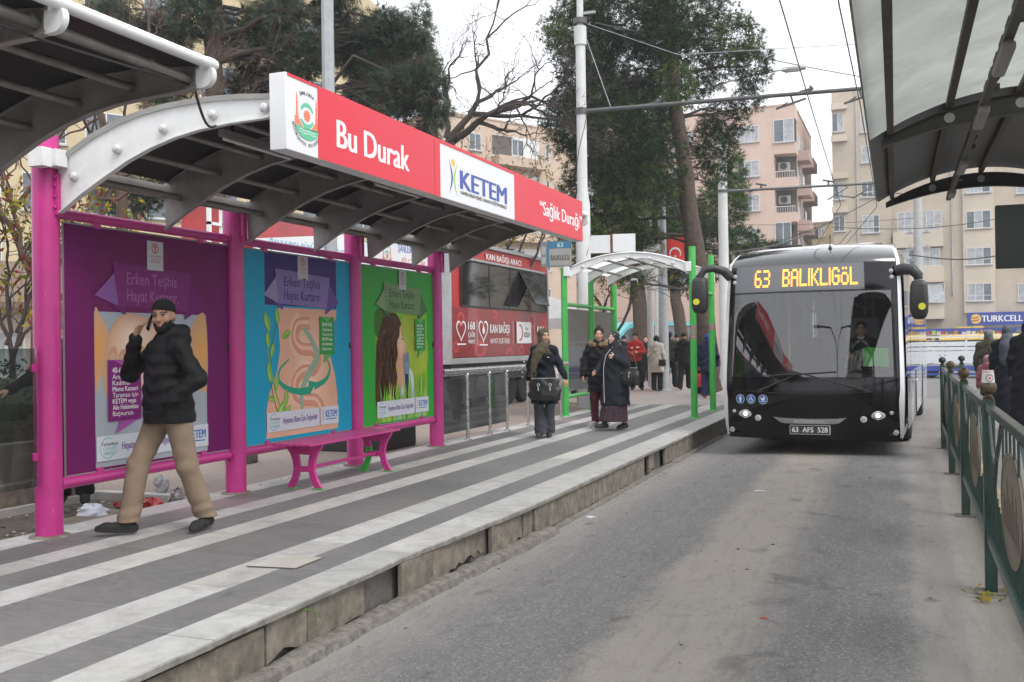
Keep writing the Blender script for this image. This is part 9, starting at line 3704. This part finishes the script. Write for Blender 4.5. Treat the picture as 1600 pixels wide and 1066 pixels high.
cp_ = pix(1440, 590, 42)
sv_ = thing('slatted_trailer', 'white trailer with slatted sides and blue skirt crossing behind the bus', 'trailer', (cp_.x - .6, cp_.y, 0), R(4))
o = MB()
for z in (.62, .8, .98, 1.16, 1.34):
 o.use(m_buswhite).bb((0, 0, z), (6.2, .05, z + .13)).bb((0, 1.9, z), (6.2, 1.95, z + .13)).bb((0, .05, z), (.05, 1.9, z + .13))
o.build('slat', None, sv_)
o = MB()
for x in (.02, 1.5, 3.0, 4.6, 6.1):
 o.use(m_greyp).bb((x, .05, .5), (x + .07, .1, 1.5)).bb((x, 1.85, .5), (x + .07, 1.9, 1.5))
o.build('upright', None, sv_)
o = MB()
o.use(m_sblue).bb((0, -.01, .3), (6.2, .03, .52)).use(m_conp).bb((0, .03, .4), (6.2, 1.9, .6)).use(m_sblue).bb((0, .02, .12), (6.2, .06, .22))
o.build('chassis', None, sv_)
for x in (1.0, 4.9):
 o = MB()
 o.use(m_rubber).lathe([(.14, -.09), (.3, -.09), (.32, 0), (.3, .09), (.14, .09)], (x, .2, .32), 18, Matrix.Rotation(R(90), 3, 'X'))
 o.build('wheel', None, sv_)
# white rail fence in front of the shop
rf = pix(1444, 560, 52)
wf = thing('barrier_fence', 'white horizontal bar fence in front of the shop shelves', 'fence', (rf.x, rf.y, 0), R(6))
o = MB()
for z in (.5, .8, 1.1, 1.4, 1.7):
 o.use(m_frame).bb((0, -.03, z), (8, .03, z + .1))
o.build('bar', None, wf)
o = MB()
for k in range(5):
 o.use(m_frame).bb((k * 2 - .04 + .04, .03, 0), (k * 2 + .08, .1, 1.8))
o.build('post', None, wf)
# street lamp with two arms behind the photographer (its reflection shows in the windscreen)
dl_ = thing('lamp_pole', 'double armed street lamp standing behind the photographer', 'pole', (-1.6, -7, 0))
o = MB()
o.tube([(0, 0, 0), (0, 0, 7.5)], [.12, .08], 10)
for s_ in (-1, 1):
 o.tube([(0, 0, 7.2), (s_ * .3, 0, 8.3), (s_ * 1.0, 0, 8.9), (s_ * 2.6, 0, 9.0)], .05, 8)
 o.rbox((s_ * 2.9, 0, 9.0), (.7, .25, .12), .05)
o.build('pole_tube', m_arm, dl_)

# ================================================================ thin winter haze between the street and the far blocks
hm_ = bpy.data.materials.new('haze')
hm_.use_nodes = True
t = hm_.node_tree
t.nodes.remove(t.nodes['Principled BSDF'])
pv = t.nodes.new('ShaderNodeVolumePrincipled')
pv.inputs['Color'].default_value = (.93, .95, 1, 1)
pv.inputs['Density'].default_value = .0013
pv.inputs['Anisotropy'].default_value = .2
t.links.new(pv.outputs[0], t.nodes['Material Output'].inputs['Volume'])
o = MB()
o.bb((-70, -30, -1.1), (70, 125, 32))
tag(o.build('haze', hm_, smooth=0), kind='stuff')

for o in [q_ for q_ in C.objects if q_.parent is None and 'category' in q_]:
 n_ = o.name.split('.')[0]
 g_ = {'bus_shelter': 'bus shelters along the stop', 'pine_tree': 'pines behind the stop', 'bare_tree': 'leafless trees behind the stop', 'young_tree': 'young trees with yellow leaves', 'crisp_bag': 'crisp bags in the dirt strip', 'crumpled_paper': 'crumpled papers in the dirt strip',
          'contact_wire': 'trolley wires', 'overhead_cable': 'cables across the sky', 'catenary_mast': 'white catenary masts', 'apartment_building': 'apartment blocks around the square', 'person': 'people at the bus stop', 'handbag': 'black handbags', 'rucksack': 'rucksacks', 'paper_scrap': 'paper scraps on the road'}.get(n_)
 if g_ and 'group' not in o:
  o['group'] = g_
